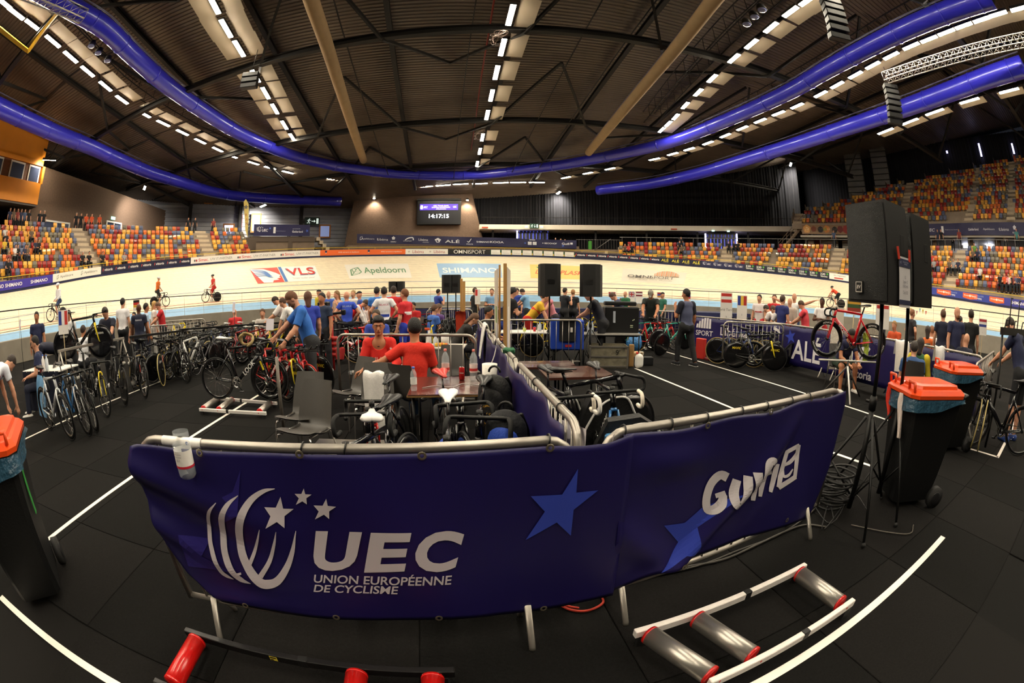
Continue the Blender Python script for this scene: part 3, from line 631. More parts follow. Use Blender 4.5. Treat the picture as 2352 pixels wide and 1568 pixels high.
def figs1(w):
    X=lambda f:w*f; return [(merge2(uec2(X(.05),.45,.6)),'#efeef2'),(T_('UEC',X(.2),.62,.3,.75,shear=.2,bold=.03),'#efeef2'),(rect(X(.35),.3,X(.39),1.0),'#f4f2f0'),(T_('Rijksoverheid Nederland',X(.48),.55,.09,1.2),'#c4c4d0'),(T_('provincie',X(.76),.82,.14,.9),'#d8d8e0'),(T_('Gelderland',X(.78),.5,.24,1.3,bold=.02),'#eeeef2'),(star2(X(.29),.85,.16,20),'#4a6ad0'),(star2(X(.95),.6,.2,20),'#4a6ad0')]
bannerR(582,711,39.8,8.55,8.55,1.3,'navy UEC banner on the concrete platform left of the far wall',figs1)
def figs2(w):
    X=lambda f:w*f; c='#efeef2'; o=[(T_('Apeldoorn',X(.065),.5,.22,1.5),c),(merge2([stroke2([(X(.018),.38),(X(.02),.7),(X(.03),.78),(X(.031),.45),(X(.018),.38)],.05)]),c),(T_('Libéma',X(.155),.5,.26,1.25),c),(star2(X(.125),.52,.15,0,.2),c),
      (merge2([star2(X(.22),.68,.22,0,.75),T_('KNWU',X(.22),.26,.14,.6,bold=.02)]),c),(merge2([T_('OMNISPORT',X(.305),.38,.12,1.0,shear=.3),stroke2(spline([(X(.29),.5),(X(.31),.72),(X(.335),.78),(X(.34),.5)],5),.12)]),c),(merge2([T_('Libéma',X(.4),.58,.26,1.1),T_('evenementen',X(.415),.3,.08,.7)]),c),
      (merge2([star2(X(.488),.55,.3,0,.9),stroke2([(X(.47),.62),(X(.506),.62)],.14)]),c),(star2(X(.488),.5,.16,0,.85),'#211f4c'),(T_('ALÉ',X(.575),.5,.42,1.7,bold=.05),c),(merge2([stroke2(spline([(X(.665),.55),(X(.675),.45),(X(.69),.85)],4),[.06,.1,.08]),T_('vittoria',X(.68),.22,.13,.8,bold=.02)]),c),
      (T_('SHIMANO',X(.76),.5,.2,1.5,bold=.04),c),(T_('KOGA',X(.845),.52,.24,1.6,bold=.05),c)]
    return o
def figs3(w):
    X=lambda f:w*f; c='#efeef2'; return [(merge2([T_('simac',X(.18),.92,.17,.7,bold=.02),rect(X(.1),.3,X(.17),.68),rect(X(.19),.3,X(.26),.68)]),c),(T_('= BEOOHOF',X(.5),.55,.18,1.7,bold=.03),c),(merge2([T_('Guifi',X(.8),.55,.26,.9,bold=.04),rect(X(.885),.48,X(.93),.7)]),c),(star2(X(.05),.5,.15,10),'#4a6ad0'),(star2(X(.75),.3,.18,10),'#4a6ad0')]
bannerR(820,1200,37,7.38,6.98,1.05,'long navy sponsor banner below the brown far wall, Apeldoorn to KOGA',figs2); bannerR(1200,1324,37,6.98,6.85,1.0,'navy simac and Guifi banner below the blue lit doors',figs3)
# railings, green locker and gate right of the banner
rl=thing('platform_railing','grey railing with a sloping hand rail between the navy banner and the right seats','rail',ring(24,37.5,6.6)); inv=Matrix.Translation(-rl.location)
P=[ring(p,37.4,8.0) for p in(18.7,20.5,22,24,26,27)]; MB().tube(P,.03,6,M=inv).build('top_rail',flat('#6d6a68',.5,.5),rl); MB().tube([ring(22,36.9,6.7),ring(25,36.6,8.0)],.04,6,M=inv).build('hand_rail',flat('#8a8784',.5,.5),rl)
for i,p in enumerate(np.linspace(18.7,27,18)): MB().box((0,0,-.5),(.03,.03,1.1)).build('post',flat('#55524f',.5,.5),rl,ring(p,37.4,8.0)-rl.location)
tag(MB().box((0,0,.5),(.6,.4,1.0),0,ch=.03).build('green_locker',flat('#3f8f2a',.5),None,ring(21.2,37.3,6.8),ringdir(21)),'bright green box standing behind the railing right of the banner','box')
wallR(1330,1425,36.9,4.5,6.8,m_plat,'wall_platform_right'); b=MB()
for i in range(6): b.box(ring(24.2-.35*i,36.6-.1*i,6.4-.3*i),(.8,.35,.3),0,rot=ringdir(24))
struct(recenter(b.build('stair_right',m_cream)))
rr=thing('stand_railing','grey railing behind the top row of the curtain-side lower stand','rail',ring(60,37.9,8.1)); inv=Matrix.Translation(-rr.location)
MB().tube([ring(p,37.6,8.35) for p in np.linspace(26.6,120,80)],.03,6,M=inv).build('rail',flat('#b4b0ac',.4,.5),rr)
for p in np.arange(27,120,2.6): MB().box((0,0,-.45),(.04,.04,.95)).build('post',flat('#8a8784',.5,.5),rr,ring(p,37.6,8.35)-rr.location)
# right: food hall front, banners of the upper tier
def figsF(w):
    X=lambda f:w*f; o=[]
    for i,(cx,col,r) in enumerate([(.08,'#d89a50',.5),(.19,'#7a3a1c',.34),(.4,'#c27a34',.44),(.43,'#e0c890',.2),(.37,'#6f9a3a',.24),(.62,'#6a1c18',.4),(.72,'#8a2018',.5),(.85,'#a02a1c',.42),(.95,'#5a1512',.4)]): o.append((star2(X(cx),.55,r,i*7,.86),col))
    o+=[(star2(X(.08),.5,.3,0,.9),'#efc890'),(star2(X(.3),.5,.36,0,.92),'#231a16'),(T_('TENT',X(.3),.52,.16,.6,bold=.02),'#d8ccb8'),(star2(X(.53),.5,.36,0,.92),'#231a16'),(T_('TENT',X(.53),.52,.16,.6,bold=.02),'#d8ccb8')]; return o
bannerR(1843,1985,38.4,9.05,8.95,1.0,'photographic food banner on the edge of the curtain-side upper stand',figsF,rip=.0,back='#8a6a4a')
def figsR(w):
    X=lambda f:w*f; c='#d8d6e2'; return [(merge2(uec2(X(.07),.35,.5)),c),(T_('UEC',X(.13),.5,.3,.7,shear=.2,bold=.03),c),(rect(X(.19),.2,X(.202),.85),'#f0eef2'),(T_('Rijksoverheid',X(.245),.5,.08,1.0),c),(T_('Gelderland',X(.4),.5,.22,1.3,bold=.02),c),(T_('Apeldoorn',X(.53),.5,.24,1.4),c),(T_('Libéma',X(.66),.5,.26,1.2),c),(star2(X(.62),.52,.16,0,.2),c),(merge2([star2(X(.75),.65,.22,0,.75),T_('KNWU',X(.75),.22,.14,.6,bold=.02)]),c),(T_('OMNISPORT',X(.88),.35,.14,1.4,shear=.3),c)]
bannerR(2085,2400,38.4,8.9,8.85,1.1,'navy sponsor banner on the edge of the curtain-side upper stand behind the tall speakers',figsR)
ped=MB(); ped.grid(lambda a,c:ring(59.5+70*a,38.7+8*c,8.75),40,1); ped.grid(lambda a,c:ring(59.5+70*a,38.5,8.7+.22*c),40,1); struct(ped.build('ceiling_concourse',mat('concourse_white','#b8ae9e',.7)))
wb,_,_=wallR(1852,1905,41,6.8,8.8,mat('rust_panel','#9a4f22',.6,noise=(1,.1)),'wall_snackbar')
def shut(px0,px1,label,R=40.9):
    p0=RR(px0,550,R)[0]; p1=RR(px1,550,R)[0]; w=(p1-p0)*mpd(0,R); t=thing('roller_shutter',label,'shutter',ring((p0+p1)/2,R,7.0),ringdir((p0+p1)/2)-math.pi/2)
    for i in range(9): MB().box((0,.02*(i%2),.1+.19*i),(w,.06,.17),ch=.02).build('slat',flat('#b8b2a8',.4,.3),t)
    MB().box((0,0,1.85),(w+.1,.2,.18)).build('shutter_box',flat('#77726c',.5,.3),t)
shut(1886,1925,'grey roller shutter under the food banner, beside the rust wall'); shut(1934,1975,'grey roller shutter under the food banner, next to the tall speakers')
p,z=RR(1858,549,40.8); dt=thing('service_door','dark door with a pale frame in the rust coloured wall','door',ring(p,40.8,6.9),ringdir(p)-math.pi/2); MB().box((0,0,.85),(.85,.06,1.7)).build('door_leaf',flat('#4a4440'),dt); f=MB(); f.box((-.47,0,.88),(.1,.12,1.8)); f.box((.47,0,.88),(.1,.12,1.8)); f.box((0,0,1.78),(1.04,.12,.1)); f.build('frame',flat('#c9bfae'),dt)
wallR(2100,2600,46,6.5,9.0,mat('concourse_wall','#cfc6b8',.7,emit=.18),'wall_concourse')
for p in(61,84,91,99): struct(MB().box((0,0,0),(.7,.7,2.4)).build('column',m_plat,None,ring(p,40.2,7.7),ringdir(p)))
for p,w in((89,1.4),(95,.8)): tag(MB().box((0,0,0),(w,.1,.25)).build('concourse_lamp',mat('cool_lamp','#dfe6ff',.5,emit=40),None,ring(p,43,8.55),ringdir(p)-math.pi/2),f'{"long" if w>1 else "short"} bright lamp in the concourse under the curtain-side upper stand','lamp')
st=MB()   # diagonal stair up to the upper tier
for i in range(12): st.box(ring(55.5+.38*i,39.8,7.2+.27*i),(1.2,.45,.16),0,rot=ringdir(57)); 
st.tube([ring(55.2,39.2,6.95),ring(60,39.2,10.2)],.16,4,smooth=False); st.tube([ring(55.2,39.2,8.1),ring(60,39.2,11.3)],.03,6); st.tube([ring(55.2,40.4,8.1),ring(60,40.4,11.3)],.03,6)
for i in range(7): st.tube([ring(55.2+.8*i,39.2,7+.54*i),ring(55.2+.8*i,39.2,8.1+.53*i)],.025,6)
struct(recenter(st.build('stair_upper',m_plat)))
# orange framed windows in the grey wall
m_of=flat('#b8742a',.5); m_day=mat('daylight_pane','#c9d4ff',.4,emit=1.6); m_dayd=mat('dim_pane','#8f9fd0',.4,emit=.45)
for px,py,w,h,gm,lb in((300,416,1.2,1.5,m_dayd,'high on the grey wall left of the blue duct'),(480,456,1.1,1.2,m_dayd,'high on the grey wall under the blue duct'),(525,530,1.5,1.7,m_day,'bright, behind the top seats at the end of the booth-side stand'),(588,512,1.3,2.4,m_dayd,'behind the beach flag'),(746,531,1.5,1.7,m_dayd,'beside the brown far wall')):
    p,z=RR(px,py,49.3); t=thing('framed_window',f'small orange framed window, {lb}','window',ring(p,49.3,z-h/2),ringdir(p)-math.pi/2); f=MB()
    for x in(-w/2,w/2): f.box((x,0,h/2),(.2,.14,h+.2))
    for zz in(0,h): f.box((0,0,zz),(w,.14,.2))
    f.build('frame',m_of,t); MB().box((0,.03,h/2),(w,.04,h)).build('pane',gm,t)
# beach flag at the end of the booth-side stand
p,z=RR(566,515,40.5); bf=thing('beach_flag','tall pale yellow beach flag with red print at the end of the booth-side stand','flag',ring(p,40.5,8.1),ringdir(p)-math.pi/2)
MB().tube(spline([(.25,0,0),(.25,0,2.4),(.15,0,4.2),(-.3,0,4.75)],6),.03,6).build('pole',m_steel,bf)
fl_=[(.22,.4),(.22,2.4),(.1,4.15),(-.3,4.75),(-.55,4.4),(-.35,3.2),(-.1,1.2)]; MB().prism(fl_,0,.02).build('cloth',flat('#d8bf6a',.7),bf); MB().d2(merge2([T_('R',-.1,2.9,.3),T_('A',.0,2.4,.3),T_('N',.05,1.9,.3)]),lambda x,y:(x,-.012,y)).build('print',flat('#a8402a'),bf); MB().d2(star2(-.2,3.8,.3,0,.5),lambda x,y:(x,-.012,y)).build('print',flat('#6a6058'),bf)
MB().box((-.55,.1,1.5),(.06,.03,3.0)).build('red_edge',flat('#a01c1c'),bf)
# silver clad columns on the right
for px,w,py in((1962,2.6,385),(2022,2.4,385)):
    p,z=RR(px,py,48); o=MB()
    for i in range(14): o.box((0,0,13.2+.75*i),(w,.5,.68),0,ch=.05)
    struct(o.build('column_clad',mat('silver_cladding','#7b7978',.4,.5,noise=(.6,.15)),None,ring(p,48,0),ringdir(p)-math.pi/2))
for px,py,h in((2022,945-640,.01),(2248,330,1.6),(2324,330,1.2),(2091,312,.4),(2175,347,.3)):
    if h<.05: continue
    p,z=RR(px,py,51.5); tag(MB().box((0,0,-h/2),(.25,.1,h)).build('daylight_slit',mat('slit_glow','#c9c4ff',.5,emit=5),None,ring(p,51.4,z),ringdir(p)-math.pi/2),f'narrow violet daylight slit {"tall, nearest the silver columns" if px<2260 and h>1 else "short, toward the right edge" if h>1 else "tiny, high" if h>.35 else "tiny, low"} in the dark curtain above the curtain-side upper stand','slit')
# ================================================================ roof
def zr(u): return 19.2-.075*u
def slope(v): return 2.2*(V0-v)/55 if v<V0 else -5.5*((v-V0)/54.5)**1.5
m_deck=mat('roof_deck','#6e6156',.5,.25,noise=(.4,.12))
b=MB(); n=520
prof=[]; u=-34.0
while u<60: prof+=[(u,0),(u+.16,0),(u+.2,.07),(u+.28,.07)]; u+=.32
V=[];F=[]
for (uu,d) in prof:
    for v in(-52,V0,31,58): V.append(A(uu,v,zr(uu)-d-slope(v)))
for i in range(len(prof)-1):
    for j in(0,1,2): F.append((4*i+j,4*i+j+1,4*i+j+5,4*i+j+4))
b.add(V,F); struct(b.build('ceiling',m_deck))
def beam(P,Q,w=.32,h=.4,name='roof_beam',parent=None,m=m_steel):
    P=Vector(P);Q=Vector(Q); d=Q-P; L=d.length; e=d.normalized(); s=e.cross(Vector((0,0,1))); s=s.normalized() if s.length>1e-4 else Vector((1,0,0)); t=s.cross(e)
    c=(P+Q)/2; M=Matrix(((e.x,s.x,t.x,c.x),(e.y,s.y,t.y,c.y),(e.z,s.z,t.z,c.z),(0,0,0,1))); o=MB()
    if w>.25:
        o.box((0,0,h/2-.03),(L,w,.06)); o.box((0,0,-h/2+.03),(L,w,.06)); o.box((0,0,0),(L,.06,h-.1))
    else: o.box((0,0,0),(L,w,h))
    x=o.build(name,m,parent)
    if parent is None: x.matrix_world=M
    else: x.matrix_world=M; x.matrix_parent_inverse=parent.matrix_world.inverted() ; x.matrix_basis=M
    return x
NV=[-33,-25.5,-18,-10.8,-3.6,3.6,10.8,18,25.5,33,41]
SK=-.11      # the trusses run slightly askew to the axis
def nodeL(u,v): return A(u+SK*(v-3),v,15.0-.3*slope(v))
def nodeU(u,v): return A(u+SK*(v-3),v,zr(u)-.35-slope(v))
ULs=[-8,5.5,18.2,31.2,43.5]; UUs=[-1.5,12,24.6,37.3,49]
def roofbeam(P,Q,w,h):
    o=beam(P,Q,w,h); return struct(o)
for a,ul in enumerate(ULs):
    o=roofbeam(nodeL(ul,-36),nodeL(ul,42),.34,.42)
    up=UUs[a]; prev=UUs[a-1] if a else -14
    for i,v in enumerate(NV):
        for w in(up,prev):
            q=beam(nodeL(ul,v),nodeU(w,v+(3.6 if (i+(w>ul))%2 else -3.6)),.15,.18,'brace',None); q.parent=o; q.matrix_parent_inverse=o.matrix_world.inverted()
for w in UUs: roofbeam(nodeU(w,-36),nodeU(w,42),.3,.36)
for v in NV: roofbeam(nodeU(-14,v),A(52,v,zr(52)-.4-slope(v)),.3,.3)
for v,u0,u1 in((-6,6,46),(1,10,46),(7,8,46),(9.5,14,46)):   # thin hanging rods and conduits
    roofbeam(A(u0,v,zr(u0)-1.6),A(u1,v,zr(u1)-1.6),.06,.06)
# red sprinkler pipe
pp=[G(1195+140-200,0,16),G(1122,80,16),G(1105,180,16),G(1092,280,16),G(1082,345,16)]
pp=[tuple(p) for p in pp]; tag(recenter(MB().tube([pp[0][:2]+(16,)]+pp[1:],.05,6).build('sprinkler_pipe',flat('#8a2a1c',.5))),'thin red sprinkler pipe along the central row of lights','pipe')
# lamps -----------------------------------------------------------
m_hous=mat('lamp_housing','#3a3632',.5,.3); m_refl=mat('reflector_sheet','#b9aa92',.6)
def lampset(L): return (MB().box((0,0,.1),(L+.06,.34,.14),0,ch=.02).mesh('housing',m_hous),MB().box((0,0,.02),(L,.26,.04),0,ch=.012).mesh('diffuser',m_lamp),{k:MB().box((0,s*.78,.22),(L*1.35,.95,.03),0,ch=.01).mesh('reflector',m_refl) for k,s in(('L',1),('R',-1))})
LS0=lampset(1.5)
ZL=15.0
def lamp(q,h,label,group,refl='',tilt=0,ls=LS0):
    t=thing('strip_light',label,'light',q,h,group); ob('housing',ls[0],t); ob('diffuser',ls[1],t)
    for k in refl: ob('reflector',ls[2][k],t)
    if tilt: t.rotation_euler=(tilt,0,h)
    return t
def wash(t,p,R):
    l=bpy.data.lights.new('wash','SPOT'); l.energy=2600; l.spot_size=R_(110); l.spot_blend=.8; l.color=(1,.93,.82); l.shadow_soft_size=.4; o=bpy.data.objects.new('wash',l); COL.objects.link(o)
    q=t.location; o.parent=t; d=Vector((math.cos(ringdir(p)),math.sin(ringdir(p)),-.75)); o.matrix_parent_inverse=t.matrix_basis.inverted(); o.location=q+Vector((0,0,-.25)); o.rotation_euler=d.to_track_quat('-Z','Y').to_euler()
def row(px,where,group,refl='',extra=0,z=ZL,ratio=.74):
    """px: lamps along the row, listed from the camera end; the far end counts first"""
    P=[G(x,y,z) for x,y in px]; d=(P[0]-P[3])/3; P=[P[0]+d*i for i in range(extra,0,-1)]+P; n=len(P); gaps=sorted((P[i+1]-P[i]).length for i in range(n-1)); ls=lampset(min(1.9,gaps[len(gaps)//2]*ratio))
    for i in range(n):
        d=P[min(i+1,n-1)]-P[max(i-1,0)]; lamp(P[i],math.atan2(d.y,d.x),f'bright strip light, {nth(n-i)} from the far end of {where}',group,refl,ls=ls)
row([(1173,36),(1154,110),(1140,168),(1129,220),(1119,265),(1108,316),(1102,348),(1096,377),(1090.8,404)],'the central row','central row of lights','R',9,ratio=.58)
row([(490,10),(519,67),(549,113),(586,175),(610,215),(631,251),(653,288),(671,316)],'the inner row on the booth side','inner booth-side row of lights','LR',9,ratio=.68)
row([(1855,2),(1816,28),(1771,64),(1726,102),(1686,135),(1636,181),(1604,213),(1574,243),(1552,269),(1535,285),(1520,299)],'the inner row on the curtain side','inner curtain-side row of lights','R',8,ratio=.68)
row([(7,7),(36,32),(76,60),(121,96),(162,132),(201,165),(242,199),(280,230),(331,263),(375,284),(419,305),(460,325),(500,344),(532,359),(582,375),(620,386),(661,396)],'the outer row over the booth-side stand','outer booth-side row of lights','R',9)
row([(766,413),(807,419),(852,425),(932,433),(977,429),(1018,426),(1058,423),(1102,422),(1150,420),(1190,419),(1233,419)],'the row above the video screen','far row of lights')
row([(2341,21),(2294,33),(2255,46),(2214,60),(2174,75),(2134,91),(2093,107),(2047,129),(2005,151),(1965,173),(1923,196),(1885,217),(1831,244),(1788,261),(1746,278),(1705,295),(1666,312),(1626,329),(1583,343),(1545,354),(1503,366),(1401,388),(1350,398),(1300,408)],'the outer row on the curtain side','outer curtain-side row of lights','R',8)
row([(2318,209),(2227,232),(2147,258),(2090,280),(2034,302)],'the row over the upper stand','upper stand row of lights','R',4)
for px,py,R,lb in((1816,378,44,'single strip light in front of the dark curtain left of the silver columns'),(1283,443,44.5,'single strip light washing the pleated black curtain'),(332,432,42,'single tilted strip light before the brown left wall'),(604,473,46,'single tilted strip light beside the beach flag'),(711,380,44,'half hidden strip light at the left blue duct')):
    p,z=RR(px,py,R); t=lamp(ring(p,R,z),ringdir(p)+(.3 if R>43 else -.2),lb,None,tilt=R_(20)); t['group']='single lights along the walls'; MB().tube([(0,0,.17),(.2,0,2.4)],.05,6).build('arm',m_steel,t); wash(t,p,R)
u,z=AtV(113,368,-33.4); t=lamp(A(u,-33.4,z),YAW+R_(60),'single tilted strip light at the corner of the orange booth','single lights along the walls',tilt=R_(25)); MB().tube([(0,0,.17),(.6,0,1.6)],.05,6).build('arm',m_steel,t)
# catwalk ladders beside the rows
def catwalk(px,z,w,label,side=1):
    P=[G(x,y,z) for x,y in px]; P=[Vector(q) for q in spline([tuple(p) for p in P],5)]; t=thing('catwalk',label,'catwalk',P[0]); o=Matrix.Translation(-P[0])
    def off(i,d,h): 
        e=(P[min(i+1,len(P)-1)]-P[max(i-1,0)]).normalized(); s=e.cross(Vector((0,0,1))); return P[i]+s*d*side+Vector((0,0,h))
    for d,h in((.5,.5),(1.5,.5),(.5,1.5),(1.5,1.5)): MB().tube([off(i,d,h) for i in range(len(P))],.04,5,M=o).build('rail',m_steel,t)
    L=0
    for i in range(1,len(P)):
        m=max(1,int((P[i]-P[i-1]).length/1.6))
        for k in range(m):
            f=k/m; q=[off(i-1,d,h)*(1-f)+off(i,d,h)*f for d,h in((.5,.5),(1.5,.5),(1.5,1.5),(.5,1.5))]; MB().tube(q,.03,4,closed=True,M=o).build('rung',m_steel,t)
catwalk([(7,7),(121,96),(280,230),(460,325),(661,396),(766,413),(932,433)],15.2,1,'dark steel catwalk along the outer left row of lights',1)
catwalk([(2341,21),(2134,91),(1923,196),(1746,278),(1583,343),(1401,388),(1300,408)],15.2,1,'dark steel catwalk along the outer right row of lights',-1)
catwalk([(1855,2),(1726,102),(1604,213),(1520,299)],15.2,1,'dark steel catwalk beside the inner right row of lights',-1)
# ducts -----------------------------------------------------------
m_duct=mat('blue_duct','#3130c0',.3,.0,coat=.35)
def duct(px,z,r,name,label,m,n=14,ext=None,seams=True):
    P=[G(x,y,z) for x,y in px]
    if ext: P=[P[0]+(P[0]-P[1]).normalized()*ext]+P
    P=spline([tuple(p) for p in P],7); t=thing(name,label,'duct',P[0]); o=Matrix.Translation(-Vector(P[0])); MB().tube(P,r,n,M=o).build('duct_wall',m,t)
    if seams:
        for i in range(4,len(P)-1,7): 
            a=Vector(P[i]); d=(Vector(P[i+1])-Vector(P[i-1])).normalized(); MB().tube([a-d*.06,a+d*.06],r+.03,n,M=o).build('seam_ring',m,t)
    MB().tube([Vector(p)+Vector((0,0,r+.25)) for p in P],.05,5,M=o).build('hanger_rail',flat('#77748c',.4,.5),t)
    return t
duct([(162,17),(241,65),(310,131),(389,200),(482,265),(558,310),(654,351),(730,372),(800,386),(903,399),(1007,403),(1110,401),(1213,389),(1317,374),(1454,347),(1558,320),(1690,267),(1808,213),(1896,162),(2000,106),(2103,57),(2206,17),(2275,-5)],14.6,.52,'air_duct','inner blue air duct looping round above the track',m_duct,ext=8)
duct([(0,248),(69,280),(138,310),(207,337),(276,368),(344,396),(413,418),(482,439),(551,451),(654,458),(782,463)],13.8,.6,'air_duct','outer blue air duct above the booth-side stand',m_duct,ext=9)
duct([(1373,437),(1489,423),(1600,399),(1690,373),(1828,331),(1965,286),(2069,251),(2172,214),(2275,176),(2352,152)],14.2,.6,'air_duct','outer blue air duct above the curtain-side stand',m_duct)
m_pipe=mat('sand_textile','#a68a64',.8,noise=(2,.06))
duct([(700,-60),(715,0),(765,150),(835,368)],14.6,.36,'textile_duct','sand coloured textile duct left of the central lights',m_pipe,seams=False,ext=10)
duct([(1690,-60),(1640,0),(1520,150),(1352,350)],14.6,.36,'textile_duct','sand coloured textile duct right of the central lights',m_pipe,seams=False,ext=10)
# lighting trusses and line arrays
m_alu=mat('aluminium','#c9c4bc',.3,.9)
def truss(P,Q,label,s=.5):
    P=Vector(P);Q=Vector(Q); t=thing('lighting_truss',label,'truss',P); d=Q-P; L=d.length; e=d/L; sd=e.cross(Vector((0,0,1))).normalized(); C4=[(-s/2,0),(s/2,0),(s/2,s),(-s/2,s)]
    def pt(x,k): return e*x+sd*C4[k][0]+Vector((0,0,C4[k][1]))
    for k in range(4): MB().tube([pt(0,k),pt(L,k)],.035,6).build('chord',m_alu,t)
    n=int(L/s)
    for i in range(n):
        o=MB()
        for k in range(4): o.tube([pt(i*L/n,k),pt((i+1)*L/n,(k+1)%4)],.016,4); o.tube([pt(i*L/n,k),pt(i*L/n,(k+1)%4)],.016,4)
        o.build('lattice',m_alu,t)
    return t
a=G(2035,188,14.0); c=G(2352,103,14.0); truss(a,c+(c-a)*.2,'silver lattice truss hanging over the curtain-side stand')
a=G(188,48,14.0); c=G(80,2,14.0); truss(a,c+(c-a)*.4,'silver lattice truss at the top left by the blue duct')
def array(px,py,z,n,label,h):
    q=G(px,py,z); t=thing('line_array',label,'speaker',q,h); MB().tube([(0,0,.1),(0,0,2.6)],.02,5).build('chain',m_steel,t)
    for i in range(n): 
        x=.02*i*i; c_=MB().box((0,-x,-.16-.31*i),(.95,.5,.28),0,rot=Rt(x=R_(-3*i)),ch=.03).build('cabinet',m_black,t); MB().box((0,-x-.26,-.16-.31*i),(.9,.02,.2),0,rot=Rt(x=R_(-3*i))).build('grille',flat('#8b8a90',.4,.6),c_)
array(2043,195,14.0,7,'hanging black line array below the end of the silver truss',R_(150)); array(1905,0,14.0,6,'hanging black line array at the top edge right of the inner lights',R_(160)); array(578,168,13.6,3,'small black speaker cluster hanging at the inner left row of lights',R_(200))
for (px,py,lb) in((1144,82,'upper'),(1100,306,'lower')):
    q=G(px,py,14.6); o=MB()
    for i in range(9): o.tube(arc((0,0),.25+.03*(i%3),0,360,10,'xz'),.012,4,closed=True,M=Rt(z=i*.7,x=.3*i)@Tl(0,0,-.3))
    tag(o.build('cable_bundle',flat('#a08a80',.4,.6),None,q),f'{lb} tangled cable bundle hanging beside the central row of lights','cable')
for i,(px,py) in enumerate([(1715,55),(1733,38),(1750,22),(210,105),(226,121),(247,139)]):
    t=thing('roof_spotlight',f'{["first","second","third"][i%3]} round grey spotlight of three at the {"inner right" if i<3 else "outer left"} row','lamp',G(px,py,14.3)); MB().lathe([(.05,.3),(.2,.25),(.26,0),(.24,-.02)],12).build('housing',m_steel,t); MB().ell((0,0,-.02),(.23,.23,.06),0,12,5).build('lens',flat('#8c94c8',.2),t)
# yellow hoist arm upper left
ho=thing('hoist_arm','yellow painted hoist arm below the roof at the top left','hoist',G(65,118,14.2)); o=-Vector(ho.location)
for P,Q in(((-30,42),(65,118)),((65,118),(132,30))): MB().tube([G(*P,14.2)+o,G(*Q,14.2)+o],.13,4,smooth=False).build('beam',flat('#b8901c',.5),ho)
# ================================================================ people: distance fields meshed with surface nets
def nets(F,org,h):
    S=F<0; nx,ny,nz=F.shape; c=np.zeros((nx-1,ny-1,nz-1),np.int8); offs=[(i,j,k) for i in(0,1) for j in(0,1) for k in(0,1)]
    for i,j,k in offs: c+=S[i:nx-1+i,j:ny-1+j,k:nz-1+k]
    act=(c>0)&(c<8); idx=np.full(act.shape,-1,np.int32); I=np.argwhere(act)
    if len(I)==0: return np.zeros((0,3)),[]
    idx[act]=np.arange(len(I)); acc=np.zeros((len(I),3)); cnt=np.zeros(len(I))
    D={o:F[I[:,0]+o[0],I[:,1]+o[1],I[:,2]+o[2]] for o in offs}
    for a in offs:
        for ax in range(3):
            if a[ax]==0:
                b=list(a); b[ax]=1; b=tuple(b); fa,fb=D[a],D[b]; m=(fa<0)!=(fb<0); t=np.where(m,fa/np.where(m,fa-fb,1),0)
                p=np.array(a,float)[None,:].repeat(len(I),0); p[:,ax]=t; acc+=p*m[:,None]; cnt+=m
    V=org+(I+acc/cnt[:,None])*h; Q=[]
    for ax in range(3):
        sl0=[slice(None)]*3; sl1=[slice(None)]*3; sl0[ax]=slice(0,-1); sl1[ax]=slice(1,None); A0,A1=S[tuple(sl0)],S[tuple(sl1)]
        E=np.argwhere(A0!=A1); o1,o2=[q for q in range(3) if q!=ax]
        ok=(E[:,o1]>0)&(E[:,o2]>0)&(E[:,o1]<F.shape[o1]-1)&(E[:,o2]<F.shape[o2]-1); E=E[ok]
        def at(d1,d2):
            q=E.copy(); q[:,o1]-=d1; q[:,o2]-=d2; return idx[q[:,0],q[:,1],q[:,2]]
        q=np.stack([at(1,1),at(0,1),at(0,0),at(1,0)],1); fl=A0[E[:,0],E[:,1],E[:,2]]
        if ax==1: fl=~fl
        q[~fl]=q[~fl][:,::-1]; Q.append(q)
    return V,np.concatenate(Q)
